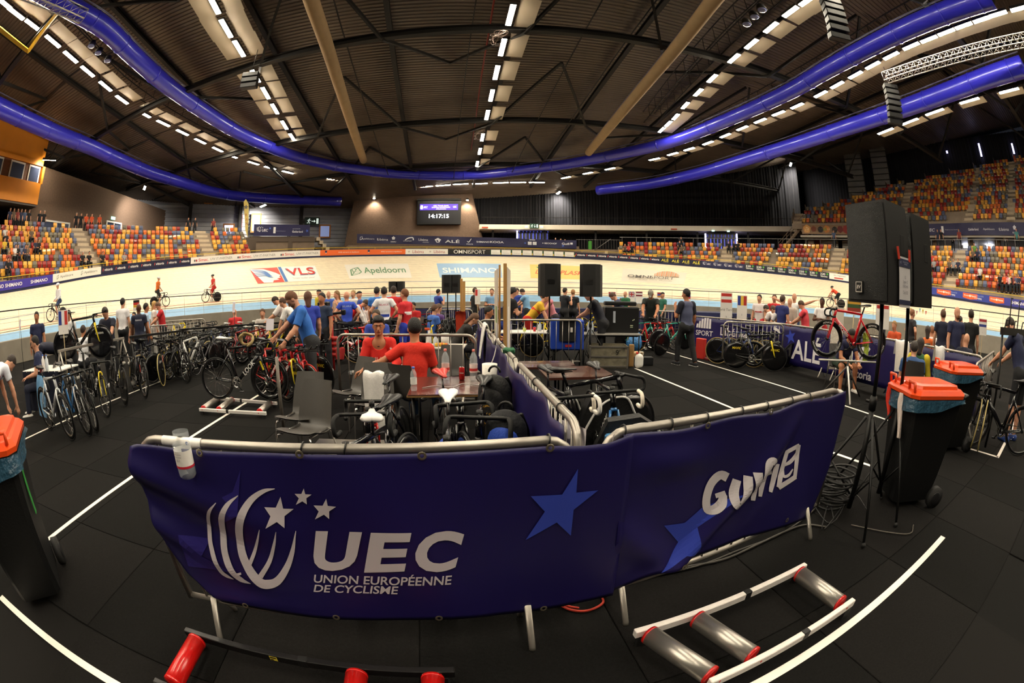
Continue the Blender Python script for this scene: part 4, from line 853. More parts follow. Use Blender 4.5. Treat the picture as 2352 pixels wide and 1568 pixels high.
class Field:
    """prims: ('c',a,b,ra,rb[,axis,flat][,cut=(point,normal)]) rounded cones, ('e',c,R3x3,(rx,ry,rz)) ellipsoids"""
    def __init__(s): s.p=[]
    def cap(s,a,b,ra,rb=None,axis=None,flat=1.0,cut=None,cut2=None,k=.03,sub=False): s.p.append(('c',np.array(a,float),np.array(b,float),ra,ra if rb is None else rb,None if axis is None else np.array(axis,float),flat,cut,cut2,k,sub)); return s
    def ell(s,c,r,R=None,cut=None,k=.03,sub=False): s.p.append(('e',np.array(c,float),np.array(r,float),np.eye(3) if R is None else np.array(R,float),cut,k,sub)); return s
    def mesh(s,h,grow=0.0,cuts=()):
        lo=np.full(3,9e9);hi=-lo
        for p in s.p:
            if p[-1]: continue
            if p[0]=='c':
                r=max(p[3],p[4])+grow
                for q in(p[1],p[2]): lo=np.minimum(lo,q-r);hi=np.maximum(hi,q+r)
            else: r=p[2].max()+grow; lo=np.minimum(lo,p[1]-r);hi=np.maximum(hi,p[1]+r)
        lo-=2.5*h; n=np.ceil((hi+2.5*h-lo)/h).astype(int)+1; F=np.full(n,.5,np.float32); ax=[lo[i]+np.arange(n[i])*h for i in range(3)]
        for p in s.p:
            k=p[-2]
            if p[0]=='c': r=max(p[3],p[4])+grow+k+2*h; l=np.minimum(p[1],p[2])-r; u=np.maximum(p[1],p[2])+r
            else: r=p[2].max()+grow+k+2*h; l=p[1]-r;u=p[1]+r
            i0=np.maximum(np.floor((l-lo)/h).astype(int),0); i1=np.minimum(np.ceil((u-lo)/h).astype(int)+1,n)
            if (i1<=i0).any(): continue
            X=ax[0][i0[0]:i1[0],None,None];Y=ax[1][None,i0[1]:i1[1],None];Z=ax[2][None,None,i0[2]:i1[2]]
            if p[0]=='c':
                a,b=p[1],p[2]; d=b-a; L=max(d@d,1e-9); x,y,z=X-a[0],Y-a[1],Z-a[2]; t=np.clip((x*d[0]+y*d[1]+z*d[2])/L,0,1); x=x-t*d[0];y=y-t*d[1];z=z-t*d[2]; sq=x*x+y*y+z*z
                if p[5] is not None: w=x*p[5][0]+y*p[5][1]+z*p[5][2]; sq=sq+w*w*(1/p[6]**2-1)
                D=np.sqrt(sq)-(p[3]+(p[4]-p[3])*t)-grow; cutl=[c for c in(p[7],p[8]) if c]
            else:
                x,y,z=X-p[1][0],Y-p[1][1],Z-p[1][2]; R=p[3]; q=[(x*R[0][i]+y*R[1][i]+z*R[2][i]) for i in range(3)]; r3=p[2]+grow
                D=(np.sqrt((q[0]/r3[0])**2+(q[1]/r3[1])**2+(q[2]/r3[2])**2)-1)*r3.min(); cutl=[p[4]] if p[4] else []
            for c in cutl: D=np.maximum(D,(X-c[0][0])*c[1][0]+(Y-c[0][1])*c[1][1]+(Z-c[0][2])*c[1][2])
            sub=F[i0[0]:i1[0],i0[1]:i1[1],i0[2]:i1[2]]
            if p[-1]: hh=np.clip(.5-.5*(sub+D)/k,0,1); sub[...]=sub*(1-hh)-D*hh+k*hh*(1-hh)
            else: hh=np.clip(.5+.5*(sub-D)/k,0,1); sub[...]=sub*(1-hh)+D*hh-k*hh*(1-hh)
        for c in cuts:
            if c[0]=='s': D=c[2]-np.sqrt((ax[0][:,None,None]-c[1][0])**2+(ax[1][None,:,None]-c[1][1])**2+(ax[2][None,None,:]-c[1][2])**2)
            else: D=(ax[0][:,None,None]-c[0][0])*c[1][0]+(ax[1][None,:,None]-c[0][1])*c[1][1]+(ax[2][None,None,:]-c[0][2])*c[1][2]
            np.maximum(F,D,out=F)
        return nets(F,lo,h)
def npmesh(name,parts,mats):
    """parts: list of (V,Q,material index)"""
    V=np.concatenate([p[0] for p in parts]); Q=[];mi=[];n=0
    for v,q,m in parts: Q.append(np.asarray(q)+n); mi+=[m]*len(q); n+=len(v)
    Q=np.concatenate(Q); me=bpy.data.meshes.new(name); me.vertices.add(len(V)); me.vertices.foreach_set('co',V.astype(np.float32).ravel()); me.loops.add(Q.size); me.loops.foreach_set('vertex_index',Q.astype(np.int32).ravel())
    me.polygons.add(len(Q)); me.polygons.foreach_set('loop_start',np.arange(0,Q.size,4,dtype=np.int32))
    for m in mats: me.materials.append(m)
    me.polygons.foreach_set('material_index',mi); me.polygons.foreach_set('use_smooth',[True]*len(Q)); me.update(calc_edges=True); me.validate(); return me
def nrm(v): v=np.array(v,float); return v/max(np.linalg.norm(v),1e-9)
SKIN={'light':'#d39a7c','tan':'#b87a58','dark':'#5a3828'}
def mskin(k): return mat('skin_'+k,SKIN[k],.5,noise=(30,.06),spec=.4)
def mcloth(c): return mat('cloth_'+c.lstrip('#'),c,.8,noise=(14,.07),bump=(40,.25))
ARM=((-.2,.05,-1),(-.08,.3,-1)); LEG=((-.1,.02,-1),(-.03,-.04,-1))
def mir(a): return tuple((-v[0],v[1],v[2]) for v in a)
POSE={'stand':{},
 'hips':dict(aL=((-.6,-.1,-.8),(.45,.35,-.55)),aR=((.6,-.1,-.8),(-.45,.35,-.55))),
 'cross':dict(aL=((-.3,.25,-1),(.85,.6,.1)),aR=((.3,.25,-1),(-.85,.5,.15))),
 'face':dict(aL=((-.3,.35,-1),(.25,.25,1)),lean=4),
 'work':dict(lean=22,aL=((-.15,.7,-.8),(.15,.8,-.5)),aR=((.15,.7,-.8),(-.15,.8,-.5)),head=(0,-35)),
 'bend':dict(lean=55,aL=((-.12,.5,-1),(.05,.4,-1)),aR=((.12,.5,-1),(-.05,.4,-1)),head=(0,10)),
 'bendlow':dict(lean=80,aL=((-.12,.3,-1),(.05,.2,-1)),aR=((.12,.3,-1),(-.05,.2,-1)),head=(0,5)),
 'sit':dict(z=.53,aL=((-.2,.25,-1),(.2,.9,-.15)),aR=((.2,.25,-1),(-.2,.9,-.15)),lL=((-.15,1,-.08),(-.02,.12,-1)),lR=((.15,1,-.08),(.02,.12,-1)),lean=8),
 'sitfwd':dict(z=.53,lean=34,aL=((-.15,.5,-1),(.3,.8,-.3)),aR=((.15,.5,-1),(-.3,.8,-.3)),lL=((-.2,1,-.05),(-.02,.1,-1)),lR=((.2,1,-.05),(.02,.1,-1)),head=(0,-10)),
 'phone':dict(aR=((.3,.35,-.9),(-.45,.4,.9)),aL=((-.2,.1,-1),(-.05,.5,-.8))),
 'wide':dict(aL=((-1,.1,.35),(-1,.1,.35)),aR=((1,.1,.35),(1,.1,.35))),
 'walk':dict(lL=((-.07,.38,-1),(-.02,-.05,-1)),lR=((.07,-.22,-1),(.02,-.35,-1)),aL=((-.18,-.2,-1),(-.05,.15,-1)),aR=((.18,.25,-1),(.05,.5,-1))),
 'ride':dict(z=.99,lean=58,aL=((-.08,.75,-.75),(.02,.6,-.75)),aR=((.08,.75,-.75),(-.02,.6,-.75)),lL=((-.08,.7,-.85),(-.0,-.3,-1)),lR=((.08,.3,-1),(0,-.12,-1)),head=(0,45)),
 'rideup':dict(z=1.02,lean=6,aL=((-.2,.05,-1),(.2,.6,-.5)),aR=((.2,.05,-1),(-.2,.6,-.5)),lL=((-.08,.8,-.7),(0,-.3,-1)),lR=((.08,.3,-1),(0,-.12,-1)))}
def handprims(F,W,d,n,side,curl,sc,r0):
    """palm, four unequal bent fingers and a thumb from the side of the palm"""
    d=nrm(d); n=nrm(np.array(n)-d*np.dot(n,d)); s=np.cross(d,n)*side
    P=lambda a,b,c:W+(d*a+s*b+n*c)*sc
    F.cap(P(-.02,0,0),P(.015,0,0),.026*sc,.024*sc,n,.75,k=.012); F.cap(P(.02,-.006,0),P(.075,-.006,0),.036*sc,.038*sc,n,.38,k=.012)
    for b,l,ph in((-.03,.062,.92),(-.0105,.078,1.0),(.0095,.072,.96),(.028,.056,.85)):
        a=.088*ph; c1,c2=curl*.55,curl*1.25; p=P(a,b,0); q=p+(d*math.cos(c1)+n*math.sin(c1))*l*.52*sc+s*b*.12*sc; e=q+(d*math.cos(c2)+n*math.sin(c2))*l*.5*sc; F.cap(p,q,max(.0088*sc,r0),max(.0082*sc,r0),k=.003); F.cap(q,e,max(.0082*sc,r0),max(.0068*sc,r0*.9),k=.003)
    p=P(.022,-.03,.006); q=p+(d*.6-s*.7+n*.35)*.045*sc; e=q+(d*.85-s*.25+n*.45)*.034*sc; F.cap(p,q,max(.0125*sc,r0),max(.0105*sc,r0),k=.008); F.cap(q,e,max(.0105*sc,r0),max(.0085*sc,r0*.9),k=.004)
def person(label,loc,rz,pose='stand',shirt='#20264a',legs='#1b1b22',hair='#2a1c14',skin='light',shoe='#d8d4ce',sleeve=.55,leglen=1.0,res=.014,h=1.78,group=None,slcol=None,cap=None,helmet=None,bald=False,longhair=False,beard=None,face=False,print_=None,stripe=None,base=0.0,hands=True,curl=.55,headyaw=None,bare=False,width=1.0,**over):
    ps=dict(POSE[pose] if isinstance(pose,str) else pose); ps.update(over); sc=h/1.78
    lean,side,tw=R_(ps.get('lean',0)),R_(ps.get('side',0)),R_(ps.get('twist',0)); hy,hp=[R_(v) for v in ps.get('head',(0,-4))]
    if headyaw is not None: hy=R_(headyaw)
    aL=ps.get('aL',ARM); aR=ps.get('aR',mir(ARM)); lL=ps.get('lL',LEG); lR=ps.get('lR',mir(LEG))
    t=nrm((math.sin(side),math.sin(lean)*math.cos(side),math.cos(lean)*math.cos(side))); X=np.array((math.cos(tw),math.sin(tw),0)); X=nrm(X-t*(X@t)); Y=np.cross(t,X)
    P0=np.zeros(3); Cc=P0+t*.27; N=P0+t*.515; SL=N-t*.055-X*.178*width; SR=N-t*.055+X*.178*width
    hd=nrm(t*.55+np.array((0,0,1))*.45); hf=Y*math.cos(hp)*math.cos(hy)-X*math.cos(hp)*math.sin(hy)+t*math.sin(hp)
    HN=N+nrm(t*.6+hd*.4)*.085; hz=nrm(hd-hf*(hd@hf)*.9+hf*(-math.sin(hp))*.0); hz=nrm(hz-hf*(hz@hf)); hx=np.cross(hf,hz); HC=HN+hz*.115+hf*.02; HR=np.stack([hx,hf,hz],1)
    HLp=-X*.095-t*.03; HRp=X*.095-t*.03
    J={}
    for sd,S_,ar,Hp,lg in(('L',SL,aL,HLp,lL),('R',SR,aR,HRp,lR)):
        e=S_+nrm(ar[0])*.29; w=e+nrm(ar[1])*.255; k=Hp+nrm(lg[0])*.43; an=k+nrm(lg[1])*.43; J[sd]=(S_,e,w,P0+Hp,k,an,nrm(ar[0]),nrm(ar[1]),nrm(lg[0]),nrm(lg[1]))
    zmin=min(J['L'][5][2],J['R'][5][2])-.085; z0=ps.get('z'); zoff=(-zmin if z0 is None else z0/sc)
    sh=np.array((0,0,zoff)); 
    def q(v): return (v+sh)*sc
    def footdir(lg,kn,an):
        f=np.array((lg[0]*.3,1.0,0)); 
        if abs(lg[2])<.5: f=np.array((0,.3,-1.)) if lg[1]>0 else np.array((0,.2,-1.))
        return nrm(f)
    B=Field(); g=sc
    ax=Y
    B.cap(q(P0-t*.02),q(Cc),.142*g*width,.138*g*width,ax,.76,k=.05); B.cap(q(Cc),q(N-t*.1),.15*g*width,.135*g*width,ax,.72,k=.05); B.cap(q(SL+t*.0),q(SR),.058*g,.058*g,k=.05); B.cap(q(N-t*.08),q(HC-hz*.05),.062*g,.053*g,k=.035)
    for sx in(-1,1): B.ell(q(P0+X*sx*.08-Y*.055-t*.06),np.array((.095,.09,.105))*g,np.stack([X,Y,t],1),k=.05)
    B.ell(q(HC+hz*.012-hf*.006),np.array((.077,.096,.104))*g,HR,k=.03); B.ell(q(HC+hf*.022-hz*.058),np.array((.056,.064,.066))*g,HR,k=.03)
    B.cap(q(HC+hf*.089-hz*.004),q(HC+hf*.106-hz*.04),.011*g,.016*g,k=.014)
    for sx in(-1,1): B.ell(q(HC+hx*sx*.077-hf*.008-hz*.02),np.array((.012,.026,.034))*g,HR,k=.008)
    if face:
        for sx in(-1,1): B.ell(q(HC+hx*sx*.032+hf*.096+hz*.002),np.array((.019,.012,.012))*g,HR,k=.012,sub=True); B.cap(q(HC+hx*sx*.012+hf*.092+hz*.024),q(HC+hx*sx*.05+hf*.078+hz*.022),.009*g,k=.014)
        B.cap(q(HC-hx*.02+hf*.088-hz*.066),q(HC+hx*.02+hf*.088-hz*.066),.0085*g,k=.006); B.cap(q(HC-hx*.018+hf*.086-hz*.078),q(HC+hx*.018+hf*.086-hz*.078),.009*g,k=.006); B.ell(q(HC+hf*.078-hz*.108),np.array((.024,.018,.018))*g,HR,k=.02)
    Hn=[]
    for sd,sx in(('L',-1),('R',1)):
        S_,e,w,Hp,k_,an,u,f,th,sn=J[sd]
        B.cap(q(S_+u*.01),q(e),.056*g,.042*g,k=.03); B.cap(q(e),q(e+f*.1),.043*g,.042*g,k=.02); B.cap(q(e+f*.08),q(w),.042*g,.029*g,k=.02)
        nn=np.cross(u,f); bend=np.linalg.norm(nn); pn=nrm(np.array((-sx*.8,.25,0.)) if abs(f[2])>.6 else np.array((0,-.1,-1.))); pn=ps.get('palm'+sd,pn); Hn.append((w,f,pn,sx))
        B.cap(q(Hp),q(k_),.087*g,.058*g,k=.05); B.cap(q(k_),q(k_+sn*.12),.056*g,.057*g,k=.03); cb=nrm(np.cross(sn,X))*(-1); cb=cb if cb[1]<0 or abs(cb[1])<.2 else -cb
        B.cap(q(k_+sn*.1+cb*.012),q(an),.056*g,.037*g,k=.03)
        fd=footdir(lL[1] if sd=='L' else lR[1],k_,an); B.cap(q(an-np.array((0,0,.045))-fd*.04),q(an+fd*.15-np.array((0,0,.055))),.036*g,.028*g,k=.02)
        J[sd]+=(fd,)
        if not hands: B.cap(q(w),q(w+f*.1),.034*g,.03*g,pn,.6,k=.015)
    T=thing('person',label,'person',Vector(loc)+Vector((0,0,base)),R_(rz),group); ms=mskin(skin)
    parts=[B.mesh(res)+(0,)]
    if hands:
        for w,f,pn,sx in Hn:
            HF=Field(); hr=max(.007,res*.62); handprims(HF,q(w),f,pn,sx,curl,g*1.02,hr*.75); HF.cap(q(w-f*.05),q(w+f*.01),.031*g,.026*g,k=.01); parts.append(HF.mesh(hr)+(0,))
    ob('body',npmesh('body',parts,[ms]),T)
    gr=.010+res*.28
    def part(name,F,col,grow=gr,cuts=(),m=None,par=T):
        V,Q=F.mesh(res,grow,cuts)
        if len(V): return ob(name,npmesh(name,[(V,Q,0)],[m or mcloth(col)]),par)
    up=lambda p,n:(q(p),np.array(n,float))
    scp=ps.get('scoop'); sct=[('s',q(N+Y*.075-t*.035),scp*g)] if scp else ()
    if shirt:
        F=Field(); F.cap(q(P0-t*.07),q(Cc),.146*g*width,.14*g*width,ax,.8,cut=up(P0-t*ps.get('hem',.1),-t),k=.05); F.cap(q(Cc),q(N-t*.1),.15*g*width,.135*g*width,ax,.74,k=.05); F.cap(q(SL),q(SR),.056*g,.056*g,k=.05); F.cap(q(N-t*.1),q(N-t*.005),.07*g,.064*g,cut=up(N-t*.012,t),k=.03)
        for sx in(-1,1): F.ell(q(P0+X*sx*.08-Y*.05-t*.05),np.array((.093,.088,.1))*g,np.stack([X,Y,t],1),cut=up(P0-t*ps.get('hem',.1),-t),k=.05)
        sl=[]
        for sd in 'LR':
            S_,e,w,u,f=J[sd][0],J[sd][1],J[sd][2],J[sd][6],J[sd][7]; FF=F
            if slcol: FF=Field(); FF.cap(q(S_-u*.02),q(S_+u*.03),.062*g,k=.02); sl.append(FF)
            if sleeve<=1: FF.cap(q(S_),q(e),.06*g,.052*g,cut=up(S_+u*.29*sleeve,u),k=.03)
            else: FF.cap(q(S_),q(e),.06*g,.047*g,k=.03); FF.cap(q(e),q(w),.047*g,.033*g,cut=up(e+f*.255*(sleeve-1),f),k=.03)
        so=part('shirt',F,shirt,cuts=sct)
        for FF in sl: part('sleeve',FF,slcol,gr+.002)
        if stripe:
            F2=Field(); F2.cap(q(Cc-t*.06),q(Cc+t*.08),.147*g*width,.15*g*width,ax,.78,cut=up(Cc+t*.05,t),cut2=up(Cc-t*.04,-t),k=.02); part('stripe',F2,stripe,gr+.008)
    else: so=None
    if legs:
        F=Field(); F.cap(q(P0-t*.02),q(P0+t*.06),.146*g*width,.142*g*width,ax,.8,cut=up(P0+t*.07,t),k=.05)
        for sx in(-1,1): F.ell(q(P0+X*sx*.08-Y*.055-t*.06),np.array((.096,.091,.105))*g,np.stack([X,Y,t],1),k=.05)
        for sd in 'LR':
            S_,e,w,Hp,k_,an,u,f,th,sn,fd=J[sd]
            if leglen<=.5: F.cap(q(Hp),q(k_),.09*g,.068*g,cut=up(Hp+th*.43*leglen*2,th),k=.05)
            else: F.cap(q(Hp),q(k_),.089*g,.066*g,k=.05); F.cap(q(k_),q(an),.064*g,.05*g,cut=up(k_+sn*.43*min(1,(leglen-.5)*2)*.98,sn),k=.03)
        part('trousers' if leglen>.6 else 'shorts',F,legs,gr*.8)
    if shoe:
        for sd in 'LR':
            an,fd=J[sd][5],J[sd][10]; F=Field(); d3=np.array((0,0,1.)); F.cap(q(an-d3*.045-fd*.045),q(an+fd*.155-d3*.055),.04*g,.034*g,cut=up(an-d3*.087,-d3),k=.02); F.cap(q(an-d3*.05),q(an-d3*.01),.043*g,.041*g,cut=up(an-d3*.012,d3),k=.02); part('shoe',F,shoe,.006+res*.2)
    if helmet: 
        F=Field(); F.ell(q(HC+hz*.035-hf*.02),np.array((.098,.135,.1))*g,HR,cut=up(HC+hz*.008,-hz),k=.02); part('helmet',F,helmet,.004,m=mat('helmet_'+helmet.lstrip('#'),helmet,.25,coat=.4))
    elif cap:
        F=Field(); F.ell(q(HC+hz*.02-hf*.006),np.array((.084,.102,.102))*g,HR,cut=up(HC+hz*.035,-hz),k=.01); F.cap(q(HC+hz*.042+hf*.08),q(HC+hz*.03+hf*.15),.055*g,.05*g,hz,.18,k=.01); part('cap',F,cap,.004)
    elif hair and not bald:
        F=Field(); F.ell(q(HC+hz*.02-hf*.014),np.array((.081,.096,.106))*g,HR,cut=up(HC+hz*.045+hf*.045,nrm(hf*.8-hz*.6)),k=.02)
        F.p[-1]=F.p[-1][:4]+((q(HC+hf*.055+hz*.05),nrm(hf*.75-hz*.66)),)+F.p[-1][5:]
        if hair and ps.get('tophair'): F.ell(q(HC+hz*.085+hf*.012),np.array((.068,.085,.045))*g,HR,k=.02)
        if longhair: F.cap(q(HC-hf*.06),q(HC-hf*.085-hz*.17),.065*g,.05*g,hf,.6,k=.03)
        part('hair',F,hair,.004+res*.15,m=mat('hair_'+hair.lstrip('#'),hair,.6,noise=(60,.25),bump=(90,.6)))
    if beard: F=Field(); F.ell(q(HC+hf*.03-hz*.075),np.array((.06,.067,.055))*g,HR,cut=up(HC-hz*.052,hz),k=.01); part('beard',F,beard,.004)
    if face:
        mw=mat('eye_white','#d8d2cc',.25); mi_=mat('iris_dark','#20120c',.2)
        for sx in(-1,1):
            c=q(HC+hx*sx*.032+hf*.0795+hz*.001); e=MB().ell(c,(.0118*g,.0118*g,.0118*g),0,12,8).build('eye',mw,T); MB().ell(c+hf*.0078*g,(.0062*g,.0062*g,.0062*g),0,10,6).build('iris',mi_,e)
            MB().tube([q(HC+hx*sx*(.014+.011*i)+hf*(.1-.004*i*i*.5-.003*i)+hz*(.022+.004*math.sin(i*1.1))) for i in range(4)],[.004*g,.005*g,.0045*g,.002*g],5).build('eyebrow',mat('brow','#1c120d',.7),T)
        MB().tube([q(HC+hx*(.0085*i)+hf*(.097-.0012*i*i)-hz*(.0705+.0008*abs(i))) for i in range(-3,4)],[.002*g,.004*g,.0055*g,.006*g,.0055*g,.004*g,.002*g],6).build('mouth',mat('lips','#a8604f',.45),T)
    T['_f']=0; del T['_f']
    return T,dict(q=q,HC=HC,N=N,Cc=Cc,P0=P0,X=X,Y=Y,t=t,J=J,gr=gr,g=g,hx=hx,hf=hf,hz=hz)
def chestprint(T,I,figs,back=False,up=.32,half=.12):
    """figs: (2D figure in metres centred on the chest, colour); laid on the torso by casting onto the shirt"""
    so=[c for c in T.children if c.name.startswith('shirt')][0]; me=so.data
    from mathutils.bvhtree import BVHTree
    bv=BVHTree.FromPolygons([v.co for v in me.vertices],[tuple(p.vertices) for p in me.polygons]); s=-1 if back else 1
    q,X,Y,t=I['q'],Vector(I['X']),Vector(I['Y'])*s,Vector(I['t']); o=Vector(q(I['P0']+I['t']*up))
    for VF,col in figs:
        V,F=fine(VF,.03); P=[]
        for x,y in V:
            org=o-X*(x*s)+t*y+Y*.6; h=bv.ray_cast(org,-Y,1.0)[0]; P.append((h if h else o-X*(x*s)+t*y+Y*.15)+Y*.004)
        MB().add(P,F).build('shirt_print',flat(col,.7),T)
# ================================================================ bicycles
WR=.335
_W={}
def circ(r,n=40): return [(r*math.cos(2*math.pi*i/n),0,r*math.sin(2*math.pi*i/n)) for i in range(n)]
RX90=Matrix.Rotation(math.pi/2,4,'X')
def wheelparts(kind):
    if kind in _W: return _W[kind]
    o={}; o['tyre']=MB().tube(circ(WR-.011,44),.0115,6,closed=True).mesh('tyre',m_rub)
    n=44; dep={'spoke':.03,'deep':.062,'five':.05,'tri':.05,'disc':.3}[kind]; b=MB()
    if kind=='disc': b.lathe([(.03,-.024),(.1,-.02),(.25,-.011),(WR-.022,-.008),(WR-.02,0),(WR-.022,.008),(.25,.011),(.1,.02),(.03,.024)],n,M=RX90,caps=True)
    else:
        b.lathe([(WR-.022,-.009),(WR-.022-dep*.5,-.012),(WR-.024-dep,-.003),(WR-.024-dep,.003),(WR-.022-dep*.5,.012),(WR-.022,.009),(WR-.022,-.009)],n,M=RX90,caps=False)
        if kind in('five','tri'):
            k=5 if kind=='five' else 3
            for i in range(k): a=2*math.pi*i/k+.3; d=Vector((math.cos(a),0,math.sin(a))); b.tube([d*.02,d*.12,d*(WR-.06)],[.03,.026,.04],8,flatk=(Vector((0,1,0)),.35))
    o['rim']=b.mesh('rim',m_carb)
    if kind in('spoke','deep'):
        b=MB()
        for i in range(20): a=2*math.pi*i/20; a2=a+(.5 if i%2 else -.5); s=.03 if i%4<2 else -.03; b.tube([(.022*math.cos(a2),s,.022*math.sin(a2)),((WR-.03-dep)*math.cos(a),0,(WR-.03-dep)*math.sin(a))],.0016,3,caps=False)
        o['spoke_set']=b.mesh('spoke_set',m_chrome)
    o['hub']=MB().lathe([(.008,-.06),(.01,-.045),(.026,-.04),(.026,-.03),(.014,-.022),(.014,.022),(.026,.03),(.026,.04),(.01,.045),(.008,.06)],14,M=RX90).mesh('hub',m_black)
    _W[kind]=o; return o
m_rub=mat('tyre_rubber','#171616',.75); m_carb=mat('carbon','#131315',.25,coat=.5); m_chrome=mat('chrome','#cfccc8',.18,.95); m_alu2=mat('brushed_alu','#b5b0a8',.35,.85,noise=(8,.05),stretch=(1,1,12))
ZA=Vector((0,1,0))
def bmesh_parts():
    o={}
    f=MB(); ST=(-.145,0,.80);BB=(0,0,.28);HT=(.415,0,.845);HB=(.455,0,.715);RH=(-.40,0,WR)
    f.tube([BB,(-.06,0,.5),ST],[.03,.032,.024],10,flatk=(ZA,.5)); f.tube([ST,(.15,0,.825),HT],[.022,.022,.026],10,flatk=(ZA,.55)); f.tube([BB,(.2,0,.48),HB],[.036,.038,.032],10,flatk=(ZA,.5)); f.tube([HT,HB],[.026,.028],10); f.lathe([(.035,-.04),(.035,.04)],12,M=Tl(0,0,.28)@RX90)
    for s in(-1,1): f.tube([(-.02,s*.03,.28),(-.2,s*.045,.30),(-.40,s*.055,WR)],[.014,.013,.009],8); f.tube([(-.125,s*.012,.72),(-.26,s*.045,.53),(-.40,s*.055,WR)],[.012,.011,.008],8)
    o['frame']=f.mesh('frame',m_carb)
    f=MB(); f.tube([HB,(.465,0,.69)],[.028,.03],10)
    for s in(-1,1): f.tube([(.462,s*.03,.70),(.49,s*.045,.6),(.555,s*.052,.4),(.58,s*.052,WR)],[.022,.021,.013,.009],8,flatk=(ZA,.55))
    o['fork']=f.mesh('fork',m_carb)
    o['seatpost']=MB().tube([(-.14,0,.78),(-.2,0,.935)],[.017,.016],8,flatk=(ZA,.6)).mesh('seatpost',m_carb)
    s=MB()
    for y in(-1,1): s.tube([(-.335,y*.026,.966),(-.31,y*.03,.97),(-.26,y*.027,.966),(-.2,y*.014,.96),(-.13,y*.007,.958),(-.06,y*.006,.955)],[.024,.041,.04,.029,.018,.013],10,flatk=(Vector((0,0,1)),.55))
    s.tube([(-.28,.02,.935),(-.1,.012,.935)],.004,4); s.tube([(-.28,-.02,.935),(-.1,-.012,.935)],.004,4)
    o['saddle']=s.mesh('saddle',m_black)
    b=MB(); b.tube([HT,(.50,0,.865)],[.02,.019],8); b.lathe([(.022,0),(.022,.05)],10,M=Tl(.412,0,.84))
    top=[(.50,y,.865) for y in(-.16,-.08,0,.08,.16)]; rgt=[(.515,.195,.863),(.57,.205,.85),(.60,.205,.80),(.585,.205,.745),(.53,.205,.73),(.48,.205,.735)]; P=[(x,-y,z) for x,y,z in rgt[::-1]]+top+rgt; b.tube(spline(P,3),.0145,7); o['drop']=b.mesh('handlebar',m_black)
    t=MB(); 
    for sg in(-1,1): t.tube(spline([(x,sg*y,z) for x,y,z in rgt],3),.017,7)
    o['tape']=t.mesh('bar_tape',m_black)
    b=MB(); b.tube([HT,(.50,0,.845)],[.02,.019],8); b.tube(spline([(.60,-.21,.83),(.56,-.2,.835),(.50,-.1,.845),(.49,0,.845),(.50,.1,.845),(.56,.2,.835),(.60,.21,.83)],3),[.012]*19,7,flatk=(Vector((0,0,1)),.7))
    for sg in(-1,1): b.tube(spline([(.47,sg*.06,.885),(.6,sg*.055,.89),(.72,sg*.05,.90),(.78,sg*.05,.95)],3),.0115,6); b.box((.48,sg*.07,.875),(.09,.06,.03),0,ch=.008)
    o['aero']=b.mesh('handlebar',m_black)
    b=MB(); b.tube([HT,(.49,0,.865)],[.02,.019],8); b.tube([(.46,-.3,.88),(.49,-.15,.87),(.49,.15,.87),(.46,.3,.88)],.013,7)
    for sg in(-1,1): b.tube([(.46,sg*.2,.88),(.455,sg*.31,.88)],.017,7)
    o['flat']=b.mesh('handlebar',m_black)
    c=MB(); c.lathe([(.088,-.003),(.093,-.002),(.093,.002),(.088,.003),(.06,.003),(.06,-.003),(.088,-.003)],28,M=Tl(0,-.045,.28)@RX90,caps=False)
    for i in range(5): a=2*math.pi*i/5; c.tube([(0,-.045,.28),(.07*math.cos(a),-.045,.28+.07*math.sin(a))],.008,5)
    o['chainring']=c.mesh('chainring',m_chrome)
    c=MB(); c.tube([(0,-.055,.28),(.11,-.065,.155)],[.014,.011],7); c.tube([(0,.055,.28),(-.11,.065,.405)],[.014,.011],7); o['crank_arm']=c.mesh('crank_arm',m_black)
    c=MB(); c.box((.11,-.1,.155),(.08,.06,.02),0,ch=.005); c.box((-.11,.1,.405),(.08,.06,.02),0,ch=.005); o['pedal']=c.mesh('pedal',m_black)
    c=MB(); c.tube([(0,-.045,.372),(-.40,-.045,WR+.035)],.004,4); c.tube([(0,-.045,.188),(-.40,-.045,WR-.035)],.004,4); o['chain']=c.mesh('chain',m_steel)
    return o
BP=bmesh_parts()
NB=[0]
